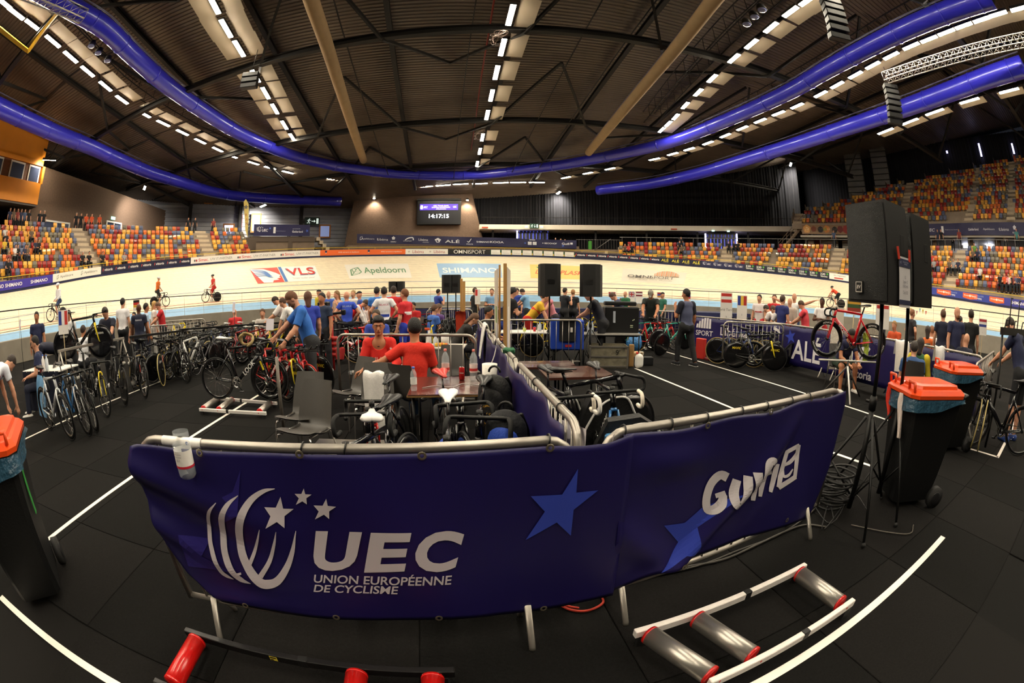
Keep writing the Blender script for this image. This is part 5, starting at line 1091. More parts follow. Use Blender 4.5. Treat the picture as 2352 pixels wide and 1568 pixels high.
def bike(label,loc,heading,frame='#141416',fork=None,wf='spoke',wr='disc',bars='drop',saddle='#141414',tape='#1a1a1a',tyre='#171616',lean=0,pitch=0,z=0.0,word=None,wcol='#e8e6e2',discword=None,dcol='#d8d6d2',rim='#131315',accent=None,group=None,nofront=False,simple=False):
    """loc: ground point between the wheels; heading: degrees from world +X towards +Y the front wheel points"""
    NB[0]+=1; T=thing('bicycle',label,'bicycle',(0,0,0),0,group); fm=mat('frame_'+frame.lstrip('#'),frame,.22,coat=.6); fk=mat('frame_'+fork.lstrip('#'),fork,.22,coat=.6) if fork else fm
    T.matrix_world=Matrix.Translation((loc[0],loc[1],z))@Matrix.Rotation(R_(heading),4,'Z')@Matrix.Rotation(R_(lean),4,'X')@Matrix.Rotation(R_(-pitch),4,'Y')@Tl(-.09,0,0)
    fr=ob('frame',BP['frame'],T); setm(fr,fm); fo=ob('fork',BP['fork'],T); setm(fo,fk); sp=ob('seatpost',BP['seatpost'],T); sa=ob('saddle',BP['saddle'],T); setm(sa,flat(saddle,.4))
    hb=ob('handlebar',BP[bars],T)
    if bars=='drop': tp=ob('bar_tape',BP['tape'],hb); setm(tp,flat(tape,.8))
    for n in('chainring','crank_arm','pedal','chain'): ob(n,BP[n],T)
    for nm,kind,x in(('front_wheel',wf,.58),('rear_wheel',wr,-.40)):
        if nm=='front_wheel' and nofront: continue
        wp=wheelparts(kind); w=ob(nm,wp['rim'],T,(x,0,WR)); setm(w,mat('rim_'+rim.lstrip('#'),rim,.25,coat=.4)); ty=ob('tyre',wp['tyre'],w); 
        if tyre!='#171616': setm(ty,flat(tyre,.7))
        ob('hub',wp['hub'],w)
        if 'spoke_set' in wp: stuff(ob('spoke_set',wp['spoke_set'],w))
        if discword and kind in('disc','deep','five','tri'):
            for s in(-1,1):
                VF=fit(text(discword,1,0,.03),0,.17 if kind=='disc' else .285,.22 if kind=='disc' else .2); yy=.0185 if kind=='disc' else .014
                if kind!='disc':  # bent round the rim
                    V,F=fine(VF,.04); bm=[]
                    for k in range(3):
                        MBx=MB().add([(y*math.sin(s*x/y+k*2.094),-s*yy,y*math.cos(s*x/y+k*2.094)) for x,y in V],F); MBx.build('rim_lettering',flat(dcol),w)
                else: MB().d2(VF,lambda x,y:(s*x,-s*yy,y)).build('disc_lettering',flat(dcol),w)
    if accent: 
        for s in(-1,1): MB().box((0,0,0),(.14,.002,.03),0,M=Tl(.5,s*.064,.55)@Rt(y=R_(68))).build('fork_band',flat(accent),fo)
    if word:
        for s in(-1,1):
            VF=fit(text(word,1,.1,.03),0,0,.28); d=Vector((.455,0,.715))-Vector((0,0,.28)); e=d.normalized(); up=Vector((-e.z,0,e.x)); c=Vector((.24,0,.51))
            MB().d2(VF,lambda x,y:c-e*x+up*y+Vector((0,.024,0)) if s>0 else c+e*x+up*y+Vector((0,-.024,0))).build('frame_lettering',flat(wcol),fr)
    return T
def bike2(label,pr,pf,**k):
    """stands on the floor with its wheels seen at pixels pr (rear) and pf (front)"""
    a=G(*pr);b=G(*pf); d=b-a; return bike(label,(a+b)/2,math.degrees(math.atan2(d.y,d.x)),**k)
# ================================================================ crowd barriers
m_galv=mat('galvanised','#a9a39a',.4,.75,noise=(9,.1)); m_navy=mat('banner_navy','#1a1350',.42,noise=(1.2,.12),spec=.5)
_bar={}
def barrier_mesh(L):
    if L in _bar: return _bar[L]
    h,r=1.08,.021; c=.12; P=[(0,0,.17),(0,0,h-c)]+[(c-c*math.cos(R_(a)),0,h-c+c*math.sin(R_(a))) for a in(22,45,68)]+[(c,0,h),(L-c,0,h)]+[(L-c+c*math.sin(R_(a)),0,h-c+c*math.cos(R_(a))) for a in(22,45,68)]+[(L,0,h-c),(L,0,.17)]
    f=MB().tube(P,r,10); f.tube([(0,0,.19),(L,0,.19)],.017,8); o={'frame':f.mesh('frame',m_galv),'bar':MB().tube([(0,0,.19),(0,0,h)],.0075,6).mesh('bar',m_galv)}
    ft=MB(); ft.tube([(0,-.14,.0),(0,-.135,.02),(0,-.02,.22),(0,.02,.22),(0,.135,.02),(0,.14,.0)],.017,8); o['foot']=ft.mesh('foot',m_galv); _bar[L]=o; return o
def barrier(P,Q,label,bars=True,group=None,name='crowd_barrier',n=15):
    P=Vector(P);Q=Vector(Q); d=(Q-P).to_2d(); L=round(d.length,2); M_=barrier_mesh(L); T=thing(name,label,'barrier',(P.x,P.y,0),math.atan2(d.y,d.x),group); ob('frame',M_['frame'],T)
    for x in(.18,L-.18): ob('foot',M_['foot'],T,(x,0,0))
    if bars:
        for i in range(n): ob('bar',M_['bar'],T,(L*(i+1)/(n+1),0,0))
    return T,L
def plane_uv(P,Q):
    P=Vector(P).to_2d();Q=Vector(Q).to_2d(); e=(Q-P).normalized(); n=Vector((e.y,-e.x))
    def f(px,py):
        d=ray(px,py); t=n.dot(P)/n.dot(d.to_2d()); q=d.to_2d()*t; return (q-P).dot(e), HEYE+d.z*t
    return f
def quad(VF,bl,br,tr,tl):
    a=np.array(VF[0]); lo,hi=a.min(0),a.max(0); t=(a-lo)/(hi-lo); bl,br,tr,tl=[np.array(q) for q in(bl,br,tr,tl)]
    return [tuple((1-x)*(1-y)*bl+x*(1-y)*br+x*y*tr+(1-x)*y*tl) for x,y in t],VF[1]
# ================================================================ smaller makers
def chair_parts():
    o={}; s=MB()
    def sh(a,c):   # seat then back, one curved shell
        w=.21*(1-.08*a); x=(c-.5)*2*w
        if a<.5: u=a*2; y=.2-.4*u; z=.44+.02*math.cos(u*3)-.035*math.exp(-((u-.6)/.35)**2)+.03*(abs(c-.5)*2)**2*.6
        else: u=(a-.5)*2; y=-.2-.13*u; z=.44+.05*u+.36*u**.9; x*=1-.12*u*u; y+=.03*(abs(c-.5)*2)**2
        return (x,y,z)
    s.grid(lambda a,c:sh(a,c),16,8); s.grid(lambda a,c:tuple(Vector(sh(a,c))-Vector((0,.012 if a>.5 else 0,.014 if a<=.55 else 0))),16,8,flip=True); o['shell']=s.mesh('seat_shell',mat('grey_shell','#4a4744',.45,noise=(90,.06)))
    o['rim']=None
    l=[]
    for sx in(-1,1):
        l.append(MB().tube(spline([(sx*.17,.17,.42),(sx*.2,.2,.38),(sx*.22,.23,.02),(sx*.22,.23,0)],3),.011,7).mesh('leg',m_chrome)); l.append(MB().tube(spline([(sx*.17,-.15,.42),(sx*.2,-.18,.38),(sx*.22,-.25,.02),(sx*.22,-.25,0)],3),.011,7).mesh('leg',m_chrome))
    o['legs']=l; b=MB()
    for sx in(-1,1): b.tube([(sx*.17,.17,.425),(sx*.17,-.15,.425)],.011,6)
    o['seat_frame']=b.mesh('seat_frame',m_chrome); b=MB(); b.d2(stroke2(spline([(-.1,0),(0,.02),(.1,0)],4),.03),lambda x,y:(x,-.255,.55+y)); o['grip']=None; return o
CH=chair_parts()
def chair(label,loc,rz,group=None,col=None):
    t=thing('chair',label,'chair',loc,R_(rz),group); s=ob('seat_shell',CH['shell'],t); ob('seat_frame',CH['seat_frame'],t)
    if col: setm(s,flat(col,.5))
    for l in CH['legs']: ob('leg',l,t)
    return t
m_pet=mat('clear_plastic','#dfe6ea',.08,alpha=.28,spec=.8); m_cap=flat('#c8d8ea',.4)
def bottle(label,loc,h=.3,r=.043,cap='#e07a70',band='#f2efe9',band2=None,z0=.1,fill=None,group=None,rot=None):
    t=thing('water_bottle',label,'bottle',loc); k=h/.3; MB().lathe([(r*.8,0),(r,.012*k),(r,.05*k),(r*.9,.06*k),(r,.07*k),(r,.19*k),(r*.93,.2*k),(r,.21*k),(r*.85,.235*k),(r*.45,.268*k),(.0125,.278*k),(.0125,.288*k)],18).build('bottle_wall',m_pet,t)
    MB().lathe([(r+.0012,.085*k),(r+.0012,.165*k)],18,caps=False).build('paper_label',flat(band,.6),t)
    if band2: MB().lathe([(r+.002,.1*k),(r+.002,.125*k)],18,caps=False).build('label_band',flat(band2,.5),t)
    if cap: MB().lathe([(.0145,.283*k),(.015,.286*k),(.015,.303*k),(.012,.305*k)],12).build('bottle_cap',flat(cap,.4),t)
    if rot is not None: t.rotation_euler=rot
    return t
def cloth_strip(name,label,pts,w,col,cat='towel',th=.012,wdir=None,parent=None):
    """towel hanging along a line of points, w wide along wdir"""
    P=spline(pts,5); wd=Vector(wdir or (1,0,0)).normalized(); n=len(P)
    b=MB()
    def f(a,c,s): p=Vector(P[min(int(round(a*(n-1))),n-1)]); q=Vector(P[min(int(round(a*(n-1)))+1,n-1)])-Vector(P[max(int(round(a*(n-1)))-1,0)]); nr=q.cross(wd).normalized(); return p+wd*((c-.5)*w*(1-.05*math.sin(a*7)))+nr*(s*th/2+.012*math.sin(c*9+a*4))
    b.grid(lambda a,c:f(a,c,1),n-1,8); b.grid(lambda a,c:f(a,c,-1),n-1,8,flip=True); o=b.build(name,mat('terry_'+col.lstrip('#'),col,.95,noise=(60,.06),bump=(120,.2)),parent); 
    if parent is None: tag(recenter(o),label,cat)
    return o
def bin_(label,loc,rz,bag='#2b4c60',h=1.0,rot_lid=0):
    t=thing('wheelie_bin',label,'bin',loc,R_(rz)); mb=mat('bin_plastic','#0c0d0e',.5,bump=(60,.15)); b=MB()
    lo=[(-.2,-.22),(.2,-.22),(.2,.22),(-.2,.22)]; n=4
    def rr(x,y,c): return [(-x+c,-y),(x-c,-y),(x,-y+c),(x,y-c),(x-c,y),(-x+c,y),(-x,y-c),(-x,-y+c)]
    L_=[(rr(.2,.24,.04),.06),(rr(.22,.27,.04),.3),(rr(.265,.335,.04),.93),(rr(.29,.36,.05),.93),(rr(.29,.36,.05),.99)]
    V=[(x,y,z) for P,z in L_ for x,y in P]; F=[tuple(range(7,-1,-1)),tuple(range(32,40))]+[(8*i+j,8*i+(j+1)%8,8*i+8+(j+1)%8,8*i+8+j) for i in range(4) for j in range(8)]
    b.add(V,F).build('bin_body',mb,t); mo=mat('bin_lid_orange','#f0501c',.28,coat=.4)
    ld=MB(); Q=[(rr(.3,.365,.07),.99),(rr(.305,.37,.07),1.02),(rr(.27,.33,.07),1.055),(rr(.24,.3,.06),1.06),(rr(.23,.29,.06),1.085),(rr(.17,.24,.05),1.095)]; V=[(x,y,z) for P,z in Q for x,y in P]; F=[tuple(range(7,-1,-1)),tuple(range(40,48))]+[(8*i+j,8*i+(j+1)%8,8*i+8+(j+1)%8,8*i+8+j) for i in range(5) for j in range(8)]; l=ld.add(V,F).build('lid',mo,t)
    for sx in(-1,1): MB().tube([(sx*.19-.05,-.33,1.04),(sx*.19-.05,-.34,1.11),(sx*.19+.05,-.34,1.11),(sx*.19+.05,-.33,1.04)],.016,6).build('lid_handle',mo,l)
    MB().tube([(-.22,.38,.98),(-.22,.44,1.0),(.22,.44,1.0),(.22,.38,.98)],.018,7).build('push_handle',mb,t)
    for sx in(-1,1): w=MB().lathe([(.1,-.03),(.1,.03)],20,M=Tl(sx*.25,.26,.1)@Rt(y=math.pi/2)).build('wheel',m_rub,t); MB().lathe([(.06,-.032),(.055,-.036),(.02,-.036)],16,M=Tl(sx*.25,.26,.1)@Rt(y=-sx*math.pi/2)).build('hub_cap',flat('#2a2a2c',.4),w); 
    if bag:
        P=rr(.3,.37,.06); k=[]
        for i in range(8):
            a=Vector((*P[i],0));c=Vector((*P[(i+1)%8],0)); m=6 if (c-a).length>.2 else 2
            for j in range(m): k.append(a.lerp(c,j/m))
        n=len(k); bb=MB(); bb.grid(lambda a,c:(k[int(round(a*n))%n].x*(1.01+.04*c)+.012*math.sin(a*61)*c,k[int(round(a*n))%n].y*(1.01+.04*c)+.012*math.cos(a*47)*c,.985-(.035+.085*max(0,math.sin(a*6.28+.6))+.02*math.sin(a*23))*c),n,5); bb.build('bin_liner',mat('teal_film',bag,.25,noise=(14,.2),bump=(30,.8),alpha=.92),t)
    return t
def box_thing(name,label,cat,loc,d,col,rz=0,ch=.015,m=None,group=None):
    t=thing(name,label,cat,loc,R_(rz),group); MB().box((0,0,d[2]/2),d,0,ch=ch).build('body',m or flat(col,.5),t); return t
def speaker(label,loc,rz,w=.43,h=.68,dp=.42,badge=None,back=False):
    t=thing('loudspeaker',label,'speaker',loc,R_(rz)); m=mat('speaker_black','#0e0e0e',.6,bump=(200,.12)); f=w/2; bk=w*.3
    b=MB(); n=4; P=[(-f,-dp/2),(f,-dp/2),(f,dp*.3),(bk,dp/2),(-bk,dp/2),(-f,dp*.3)]; V=[(x,y,z) for z in(0,h) for x,y in P]; b.add(V,[(5,4,3,2,1,0),(6,7,8,9,10,11)]+[(i,(i+1)%6,(i+1)%6+6,i+6) for i in range(6)]); b.build('cabinet',m,t)
    g=MB(); g.grid(lambda a,c:(-f*.94+2*f*.94*a,-dp/2-.012-.012*math.sin(math.pi*a),.02+(h-.04)*c),8,1); g.build('grille',mat('grille_mesh','#0e0f10',.45,.3,bump=(260,.6)),t)
    for z0 in(.0,h-.02): MB().box((0,0,z0+.01),(w+.012,dp+.0,.02),0,ch=.006).build('edge_trim',m,t) if False else None
    for sx in(-1,1):
        MB().box((sx*(f-.004),dp*.06,h*.6),(.012,.07,.15),0,ch=.004).build('handle_recess',flat('#050505',.7),t)
    MB().box((0,dp/2+.003,h*.45),(.15,.01,.1),0).build('rear_panel',flat('#060607',.4),t)
    if badge:
        p=MB().box((-f*.35,-dp/2-.03,.11),(.075,.012,.085)).build('badge',flat('#0c0c0c',.4),t); fg=MB()
        fg.d2(merge2([stroke2([(-.03,-.035),(.03,-.035),(.03,.035),(-.03,.035),(-.03,-.035)],.005),fit(text('EV',1,.2,.03),0,0,.042)]),lambda x,y:(-f*.35+x,-dp/2-.038,.11+y)); fg.build('badge_print',flat('#e8e2d8',.4),p)
    return t
def tripod(label,loc,rz,top,r=.55,pz=.95,word=None):
    t=thing('speaker_stand',label,'stand',loc,R_(rz)); m=m_black; MB().tube([(0,0,.06),(0,0,pz)],.024,10).build('lower_pole',m,t); MB().tube([(0,0,pz),(0,0,top)],.0185,10).build('upper_pole',m,t); c=MB().lathe([(.034,pz-.06),(.036,pz),(.03,pz+.05)],12).build('clamp_collar',m,t); MB().tube([(0,.03,pz),(0,.08,pz)],.012,6).build('knob',m,c)
    for i in range(3):
        a=2*math.pi*i/3; d=Vector((math.cos(a),math.sin(a),0)); l=MB().tube([d*.04+Vector((0,0,pz-.12)),d*r+Vector((0,0,.02))],.0125,8).build('leg',m,t); MB().tube([d*.03+Vector((0,0,.18)),d*r*.52+Vector((0,0,(pz-.1)*.5))],.009,6).build('brace',m,t); MB().ell(d*r+Vector((0,0,.022)),(.022,.022,.022),0,8,5).build('rubber_foot',m_rub,l)
    return t
FLAGS={'france':('v',['#2a3a8c','#f0ece8','#c8342c']),'germany':('h',['#151515','#c02c24','#e0b43a']),'austria':('h',['#c8322a','#f0ece8','#c8322a']),'romania':('v',['#28388c','#e6c040','#b8302a']),'lithuania':('h',['#d9a437','#3c5a34','#a03a2c']),'poland':('h',['#f0ece8','#c8322a']),'monaco':('h',['#c8322a','#f0ece8']),'russia':('h',['#f0ece8','#30408c','#b8302a']),'latvia':('h',['#7a2430','#f0ece8','#7a2430']),'armenia':('h',['#b03038','#34489a','#d08a38']),'netherlands':('h',['#b03038','#ece8e4','#30408c']),'nordic':('n',['#b83038','#f0ece8','#2c3a7c']),'union':('u',['#2c3a7c','#f0ece8','#b83038']),'redwhite':('v',['#c8322a','#f0ece8'])}
def flag_sign(label,top,w,h,kind,pole_z=0.0,sheet=.0,rz=0,sheetcol='#e9e5df',words=()):
    """flag print on a card; top: point of the card's upper edge middle; sheet: white card below"""
    t=thing('flag_sign',label,'sign',(top[0],top[1],pole_z),R_(rz)); z1=top[2]-pole_z; H=h+sheet
    MB().tube([(0,.03,0),(0,.03,z1)],.012,6).build('pole',flat('#b9a27c',.7),t); MB().box((0,0,z1-H/2),(w,.012,H)).build('card',flat(sheetcol,.6),t); k,cs=FLAGS[kind]; x0,x1,y0,y1=-w*.44,w*.44,z1-h*.94,z1-h*.06; n=len(cs)
    def fg(VF,c,d=0): MB().d2(VF,lambda x,y:(x,-.0085-d,y)).build('flag_print',flat(c,.6),t)
    if k=='v':
        for i,c in enumerate(cs): fg(rect(x0+(x1-x0)*i/n,y0,x0+(x1-x0)*(i+1)/n,y1),c)
    elif k=='h':
        for i,c in enumerate(cs): fg(rect(x0,y1-(y1-y0)*(i+1)/n,x1,y1-(y1-y0)*i/n),c)
    elif k=='n':
        fg(rect(x0,y0,x1,y1),cs[0]); cx,cy=x0+(x1-x0)*.36,(y0+y1)/2
        for j,c in((.12,cs[1]),(.06,cs[2])): e=(y1-y0)*j; fg(merge2([rect(cx-e,y0,cx+e,y1),rect(x0,cy-e,x1,cy+e)]),c,.002*(2 if j<.1 else 1))
    else:
        fg(rect(x0,y0,x1,y1),cs[0]); cx,cy=(x0+x1)/2,(y0+y1)/2; fg(merge2([stroke2([(x0,y0),(x1,y1)],h*.14),stroke2([(x0,y1),(x1,y0)],h*.14),rect(cx-h*.13,y0,cx+h*.13,y1),rect(x0,cy-h*.13,x1,cy+h*.13)]),cs[1],.002); fg(merge2([stroke2([(x0,y0),(x1,y1)],h*.05),stroke2([(x0,y1),(x1,y0)],h*.05),rect(cx-h*.08,y0,cx+h*.08,y1),rect(x0,cy-h*.08,x1,cy+h*.08)]),cs[2],.004)
    if sheet:
        for i,wd in enumerate(words): fg(fit(text(wd,1),0,y0-h*.06-sheet*(.3+.35*i),None,min(sheet*.16,.07)),'#77736e')
    return t
# ================================================================ foreground barriers with printed cloth
H1=1.08
b1l,b1r,b2l,b2r=G(318,1005,H1),G(1318,1006,H1),G(1385,995,H1),G(1930,893,H1)
barrier(b1l,b1r,'steel crowd barrier carrying the big UEC banner in the foreground'); barrier(b2l,b2r,'steel crowd barrier carrying the Guifi side of the foreground banner')
f1=plane_uv(b1l,b1r); f2=plane_uv(b2l,b2r); e1=(b1r-b1l).normalized(); n1=Vector((e1.y,-e1.x,0)); e2=(b2r-b2l).normalized(); n2=Vector((e2.y,-e2.x,0))
def fold1(s,z):
    d=.03+.012*math.sin(s*2.1+z*1.5)+.006*math.sin(s*9+z*4)
    d+=.035*math.exp(-((z-(.93-.28*s))/.07)**2)*max(0,1-s/.9)+.03*math.exp(-((z-(.66-.5*s))/.06)**2)*max(0,1-s/.7)-.03*math.exp(-((z-(.8-.35*s))/.06)**2)*max(0,1-s/.8)
    d+=.02*math.exp(-((z-.26)/.05)**2)*math.exp(-((s-.35)/.3)**2)+.012*math.exp(-((s-.9)/.05)**2)*max(0,(z-.6))
    return max(d,.024)
ZL1=[.15,.22,.3,.45,.656,.863,1.0,1.1]; SL1=[.34,.22,.09,.02,-.015,-.05,-.06,-.03]
def lo1(s): return float(np.interp(s,[0,.2,.4,1.08,1.36,1.86,2.33],[.33,.232,.224,.195,.194,.175,.18]))
END1=2.235
def P1(s,z,d=0):
    q=b1l+e1*s+n1*(fold1(s,z)+d); return Vector((q.x,q.y,z))
def top1(s): return float(np.interp(s,[-.1,0,.1,1.86,2.0,2.12,2.235],[1.03,1.062,1.066,1.066,1.05,1.05,1.08]))
MBn=MB()
def cl1(a,c):
    z0,z1=.2,1.066; z=z0+(z1-z0)*c; s0=float(np.interp(z,ZL1,SL1)); s=s0+(END1-s0)*a; zz=lo1(s)+(top1(s)-lo1(s))*c; return P1(s,zz)
bn1=MBn.grid(cl1,90,34).build('sponsor_banner',m_navy); tag(bn1,'large violet navy banner with white UEC emblem on the nearest barrier','banner')
bn1.modifiers.new('thick','SOLIDIFY').thickness=.003
W_='#cfc6cc'
def pr1(VF,col,d=.006,L0=.05,parent=None): return MB().d2(fine(VF,L0),lambda s,z:P1(s,z,d)).build('printed_mark',mat('banner_print_'+col.lstrip('#'),col,.5,noise=(2,.05)),parent or bn1)
def cpx(P,ox=280,oy=960,k=.40816): return [f1(ox+x*k,oy+y*k) for x,y in P]
for P,w in [([(560,440),(522,490),(505,560),(510,650),(535,740),(575,830),(610,860),(645,876)],[4,20,22,22,22,24,20,3]),([(675,408),(620,455),(588,530),(585,640),(600,740),(640,830),(690,875),(742,895)],[4,26,36,36,34,32,30,3]),([(873,378),(810,390),(745,435),(700,510),(680,610),(690,720),(735,820),(790,885),(835,898),(890,880),(940,810),(972,720),(991,608)],[4,24,36,44,44,42,46,48,50,46,36,24,3]),([(795,592),(780,660),(758,735),(732,800)],[3,14,20,22]),([(884,608),(872,680),(845,775),(795,858)],[3,16,24,30]),([(655,848),(690,838)],[16,12])]:
    ws=list(np.interp(np.linspace(0,1,(len(P)-1)*5+1),np.linspace(0,1,len(w)),w)); V,F=stroke2(spline(P,5),ws); pr1((cpx(V),F),W_)
for P in([(905,422),(920,487),(978,490),(928,527),(930,590),(888,555),(828,587),(853,524),(818,475),(880,480)],[(1034,376),(1042,408),(1078,409),(1048,430),(1051,465),(1025,448),(989,468),(1006,432),(982,407),(1020,407)],[(1158,433),(1166,473),(1212,478),(1174,504),(1174,547),(1145,522),(1095,548),(1116,504),(1088,470),(1138,472)]):
    Q=cpx(P); c=np.mean(Q,0); pr1(([tuple(q) for q in Q]+[tuple(c)],[(i,(i+1)%10,10) for i in range(10)]),W_)
def pt1(s,bl,br,tr,tl,**k): pr1(quad(text(s,1,k.get('shear',0),k.get('bold',0)),f1(*bl),f1(*br),f1(*tr),f1(*tl)),W_)
def pxc(x,y): return (280+x*.40816,960+y*.40816)
pt1('U',pxc(1080,832),pxc(1312,832),pxc(1356,618),pxc(1100,612),bold=.06); pt1('E',pxc(1366,845),pxc(1590,835),pxc(1634,622),pxc(1405,620),bold=.06); pt1('C',pxc(1632,842),pxc(1868,836),pxc(1930,612),pxc(1672,614),bold=.06)
pt1('UNION EUROPÉENNE',pxc(1088,892),pxc(1848,910),pxc(1856,846),pxc(1094,838),shear=.0,bold=.02); pt1('DE CYCLISME',pxc(1088,942),pxc(1550,965),pxc(1558,920),pxc(1096,903),bold=.02)
def star_px(P,fn): Q=[fn(*q) for q in P]; return [tuple(q) for q in Q]+[tuple(np.mean(Q,0))],[(i,(i+1)%len(Q),len(Q)) for i in range(len(Q))]
pr1(star_px([(1322,1070),(1318,1124),(1368,1119),(1312,1163),(1306,1222),(1274,1192),(1203,1232),(1247,1167),(1215,1132),(1286,1128)],f1),'#3346b0')
for P in([(560,1070),(545,1118),(520,1130),(540,1150),(500,1200),(556,1170)],[(420,1215),(490,1228),(470,1270),(540,1300),(440,1290)]): pr1(star_px(P,f1),'#282070',.004)
m_brass=mat('eyelet_brass','#b9ae98',.3,.9)
def eyelet(P,n,par): 
    q=n.to_track_quat('Z','Y').to_matrix().to_4x4(); MB().lathe([(.008,0),(.014,.003),(.018,0)],14,M=Matrix.Translation(P)@q,caps=False).build('eyelet',m_brass,par)
for x,y in((470,1030),(693,1036),(969,1040),(1258,1022),(571,1374),(775,1402),(1007,1407),(1245,1388)): s,z=f1(x,y); eyelet(P1(s,z,.008),n1,bn1)
m_tie=flat('#101012',.4)
def tie(x,y,f,bl,e,par):
    s,z=f(x,y); c=bl+e*s; MB().tube([Vector((c.x,c.y,H1))+Vector((e.y,-e.x,0))*.026*math.cos(a)+Vector((0,0,.026*math.sin(a)))+e*.006*math.sin(a) for a in np.linspace(0,6.283,15)[:-1]],.004,5,closed=True).build('cable_tie',m_tie,par)
for x,y in((693,1020),(792,1022),(1258,1008)): tie(x,y,f1,b1l,e1,bn1)
# second side of the banner
def fold2(s,z): 
    u=s-.95-(z-.6)*1.25; return max(.026,.03+.05*math.exp(-(u/.13)**2)*(1.1-z)*1.4-.03*math.exp(-((u-.2)/.12)**2)+.012*math.sin(s*5+z*3)+.03*math.exp(-((z-.93+.1*s)/.09)**2)*math.exp(-((s-.4)/.25)**2)+.03*math.exp(-(((z-.45)+.9*(s-.25))/.1)**2)*math.exp(-((s-.25)/.25)**2))
def P2(s,z,d=0): q=b2l+e2*s+n2*(fold2(s,z)+d); return Vector((q.x,q.y,z))
def lo2(s): return float(np.interp(s,[.12,.38,1.05,1.8,2.0],[.2,.25,.24,.13,.2]))
S2=lambda z:float(np.interp(z,[.15,.5,1.0,1.08],[1.85,1.98,2.03,2.0]))
def cl2(a,c):
    z=.2+.87*c; s=.09+(S2(z)-.09)*a; return P2(s,lo2(s)+(1.072-.02*math.sin(a*9)**2-lo2(s))*c)
bn2=MB().grid(cl2,80,34).build('sponsor_banner',m_navy); tag(bn2,'violet navy banner with white Guifi lettering on the angled foreground barrier','banner'); bn2.modifiers.new('thick','SOLIDIFY').thickness=.003
# cloth running round the corner between the two barriers
cA=[P1(END1-.02,0),P1(END1,0)]; 
def cjoin(a,c):
    zl=.18; zt_=float(np.interp(a,[0,.3,.6,1],[1.08,1.02,1.03,1.07])); z=zl+(zt_-zl)*c; p=P1(END1-.03,z); q=P2(.12,z,.004); return p.lerp(q,a)
MB().grid(cjoin,6,20).build('corner_fold',m_navy,bn1)
def pr2(VF,col,d=.006): return MB().d2(fine(VF,.04),lambda s,z:P2(s,z,d)).build('printed_mark',mat('banner_print_'+col.lstrip('#'),col,.5,noise=(2,.05)),bn2)
def c7(x,y): return f2(1180+x*.4514,860+y*.4518)
def stk7(P,w): V,F=stroke2(spline(P,5),w); pr2(([c7(*q) for q in V],F),'#ded6da')
stk7([(1068,512),(1030,500),(985,545),(962,620),(968,672),(1000,672),(1035,640),(1048,598)],[46,44,40,40,42,44,42,34]); stk7([(1008,606),(1058,590)],[24,24])
stk7([(1112,522),(1092,590),(1098,640),(1125,640),(1150,590),(1162,500)],[40,40,40,40,40,38]); stk7([(1205,480),(1208,550),(1200,630)],[40,36,22]); stk7([(1300,440),(1282,420),(1262,440),(1250,510),(1236,610)],[26,34,38,38,18]); stk7([(1245,500),(1292,486)],[24,22]); stk7([(1322,445),(1308,505),(1284,585)],[26,28,14])
for P_,w_2 in (([(1368,388),(1436,352)],20),([(1432,350),(1408,512)],20),([(1414,508),(1322,562)],24),([(1322,560),(1372,384)],20)): stk7(P_,[w_2,w_2])
stk7([(1352,456),(1385,438),(1412,408),(1428,372)],[12,18,16,4]); stk7([(1352,470),(1350,505),(1375,500),(1398,470)],[10,14,14,6])
pr2(star_px([(1695,1125),(1605,1160),(1565,1195),(1518,1201),(1550,1238),(1502,1300),(1560,1262),(1593,1262),(1594,1205),(1640,1165)],f2),'#2f41aa',.004)
for x,y in((1616,973),(1758,941),(1856,912),(1551,1283),(1797,1188)): s,z=f2(x,y); eyelet(P2(s,z,.008),n2,bn2)
for x,y in((1430,992),(1538,973),(1620,958),(1700,944),(1758,930),(1815,916),(1856,906)): tie(x,y,f2,b2l,e2,bn2)
# row of barriers running away from the corner, banner on its left face
Q3=[G(1335,985,H1),G(1098,735,H1)]; d3=(Q3[1]-Q3[0]).normalized(); dist3=(Q3[1]-Q3[0]).length; NBr=4; st3=dist3/NBr
ORDN=['nearest','second','third','farthest']
for i in range(NBr):
    a=Q3[0]+d3*(i*st3+.03); b=Q3[0]+d3*((i+1)*st3-.03); a.z=b.z=0; barrier(a,b,f'{ORDN[i]} steel barrier in the row running back from the foreground corner',group='barriers running back from the corner')
n3=Vector((-d3.y,d3.x,0)); n3=n3 if n3.x<0 else -n3
def P3(s,z,d=0): q=Q3[0]+d3*s+n3*(.035+.02*math.sin(s*3.1+z*2)+.012*math.sin(s*8+z*5)+d); return Vector((q.x,q.y,z))
bn3=MB().grid(lambda a,c:P3(.12+(dist3-.2)*a,.2+(.86-.03*math.sin(a*37)**2)*c),110,14).build('sponsor_banner',m_navy); tag(bn3,'dark navy banner along the left face of the barriers running back','banner'); bn3.modifiers.new('thick','SOLIDIFY').thickness=.003
m_bw=mat('banner_back','#d9d2d6',.6)
bk=MB().grid(lambda a,c:Q3[0]+d3*(.02+.5*a)-n3*(.03+.04*a*(1-a))+Vector((0,0,-H1+.45+(.62-.1*a)*c)),8,6).build('banner_back_flap',m_bw,bn1)
MB().grid(lambda a,c:P2(.0+.17*a,1.0+.075*c,-.02-.03*math.sin(a*3)).lerp(P1(END1,1.0+.075*c),.3*(1-a)),6,3).build('banner_back_flap',m_bw,bn1)
for i,s in enumerate((.35,1.0,1.9,2.9,4.1,5.3)):
    c=Q3[0]+d3*s; c.z=0; MB().tube([c+n3*.026*math.cos(a)+Vector((0,0,H1+.026*math.sin(a)))+d3*.006*math.sin(a) for a in np.linspace(0,6.283,13)[:-1]],.004,5,closed=True).build('cable_tie',m_tie,bn3)
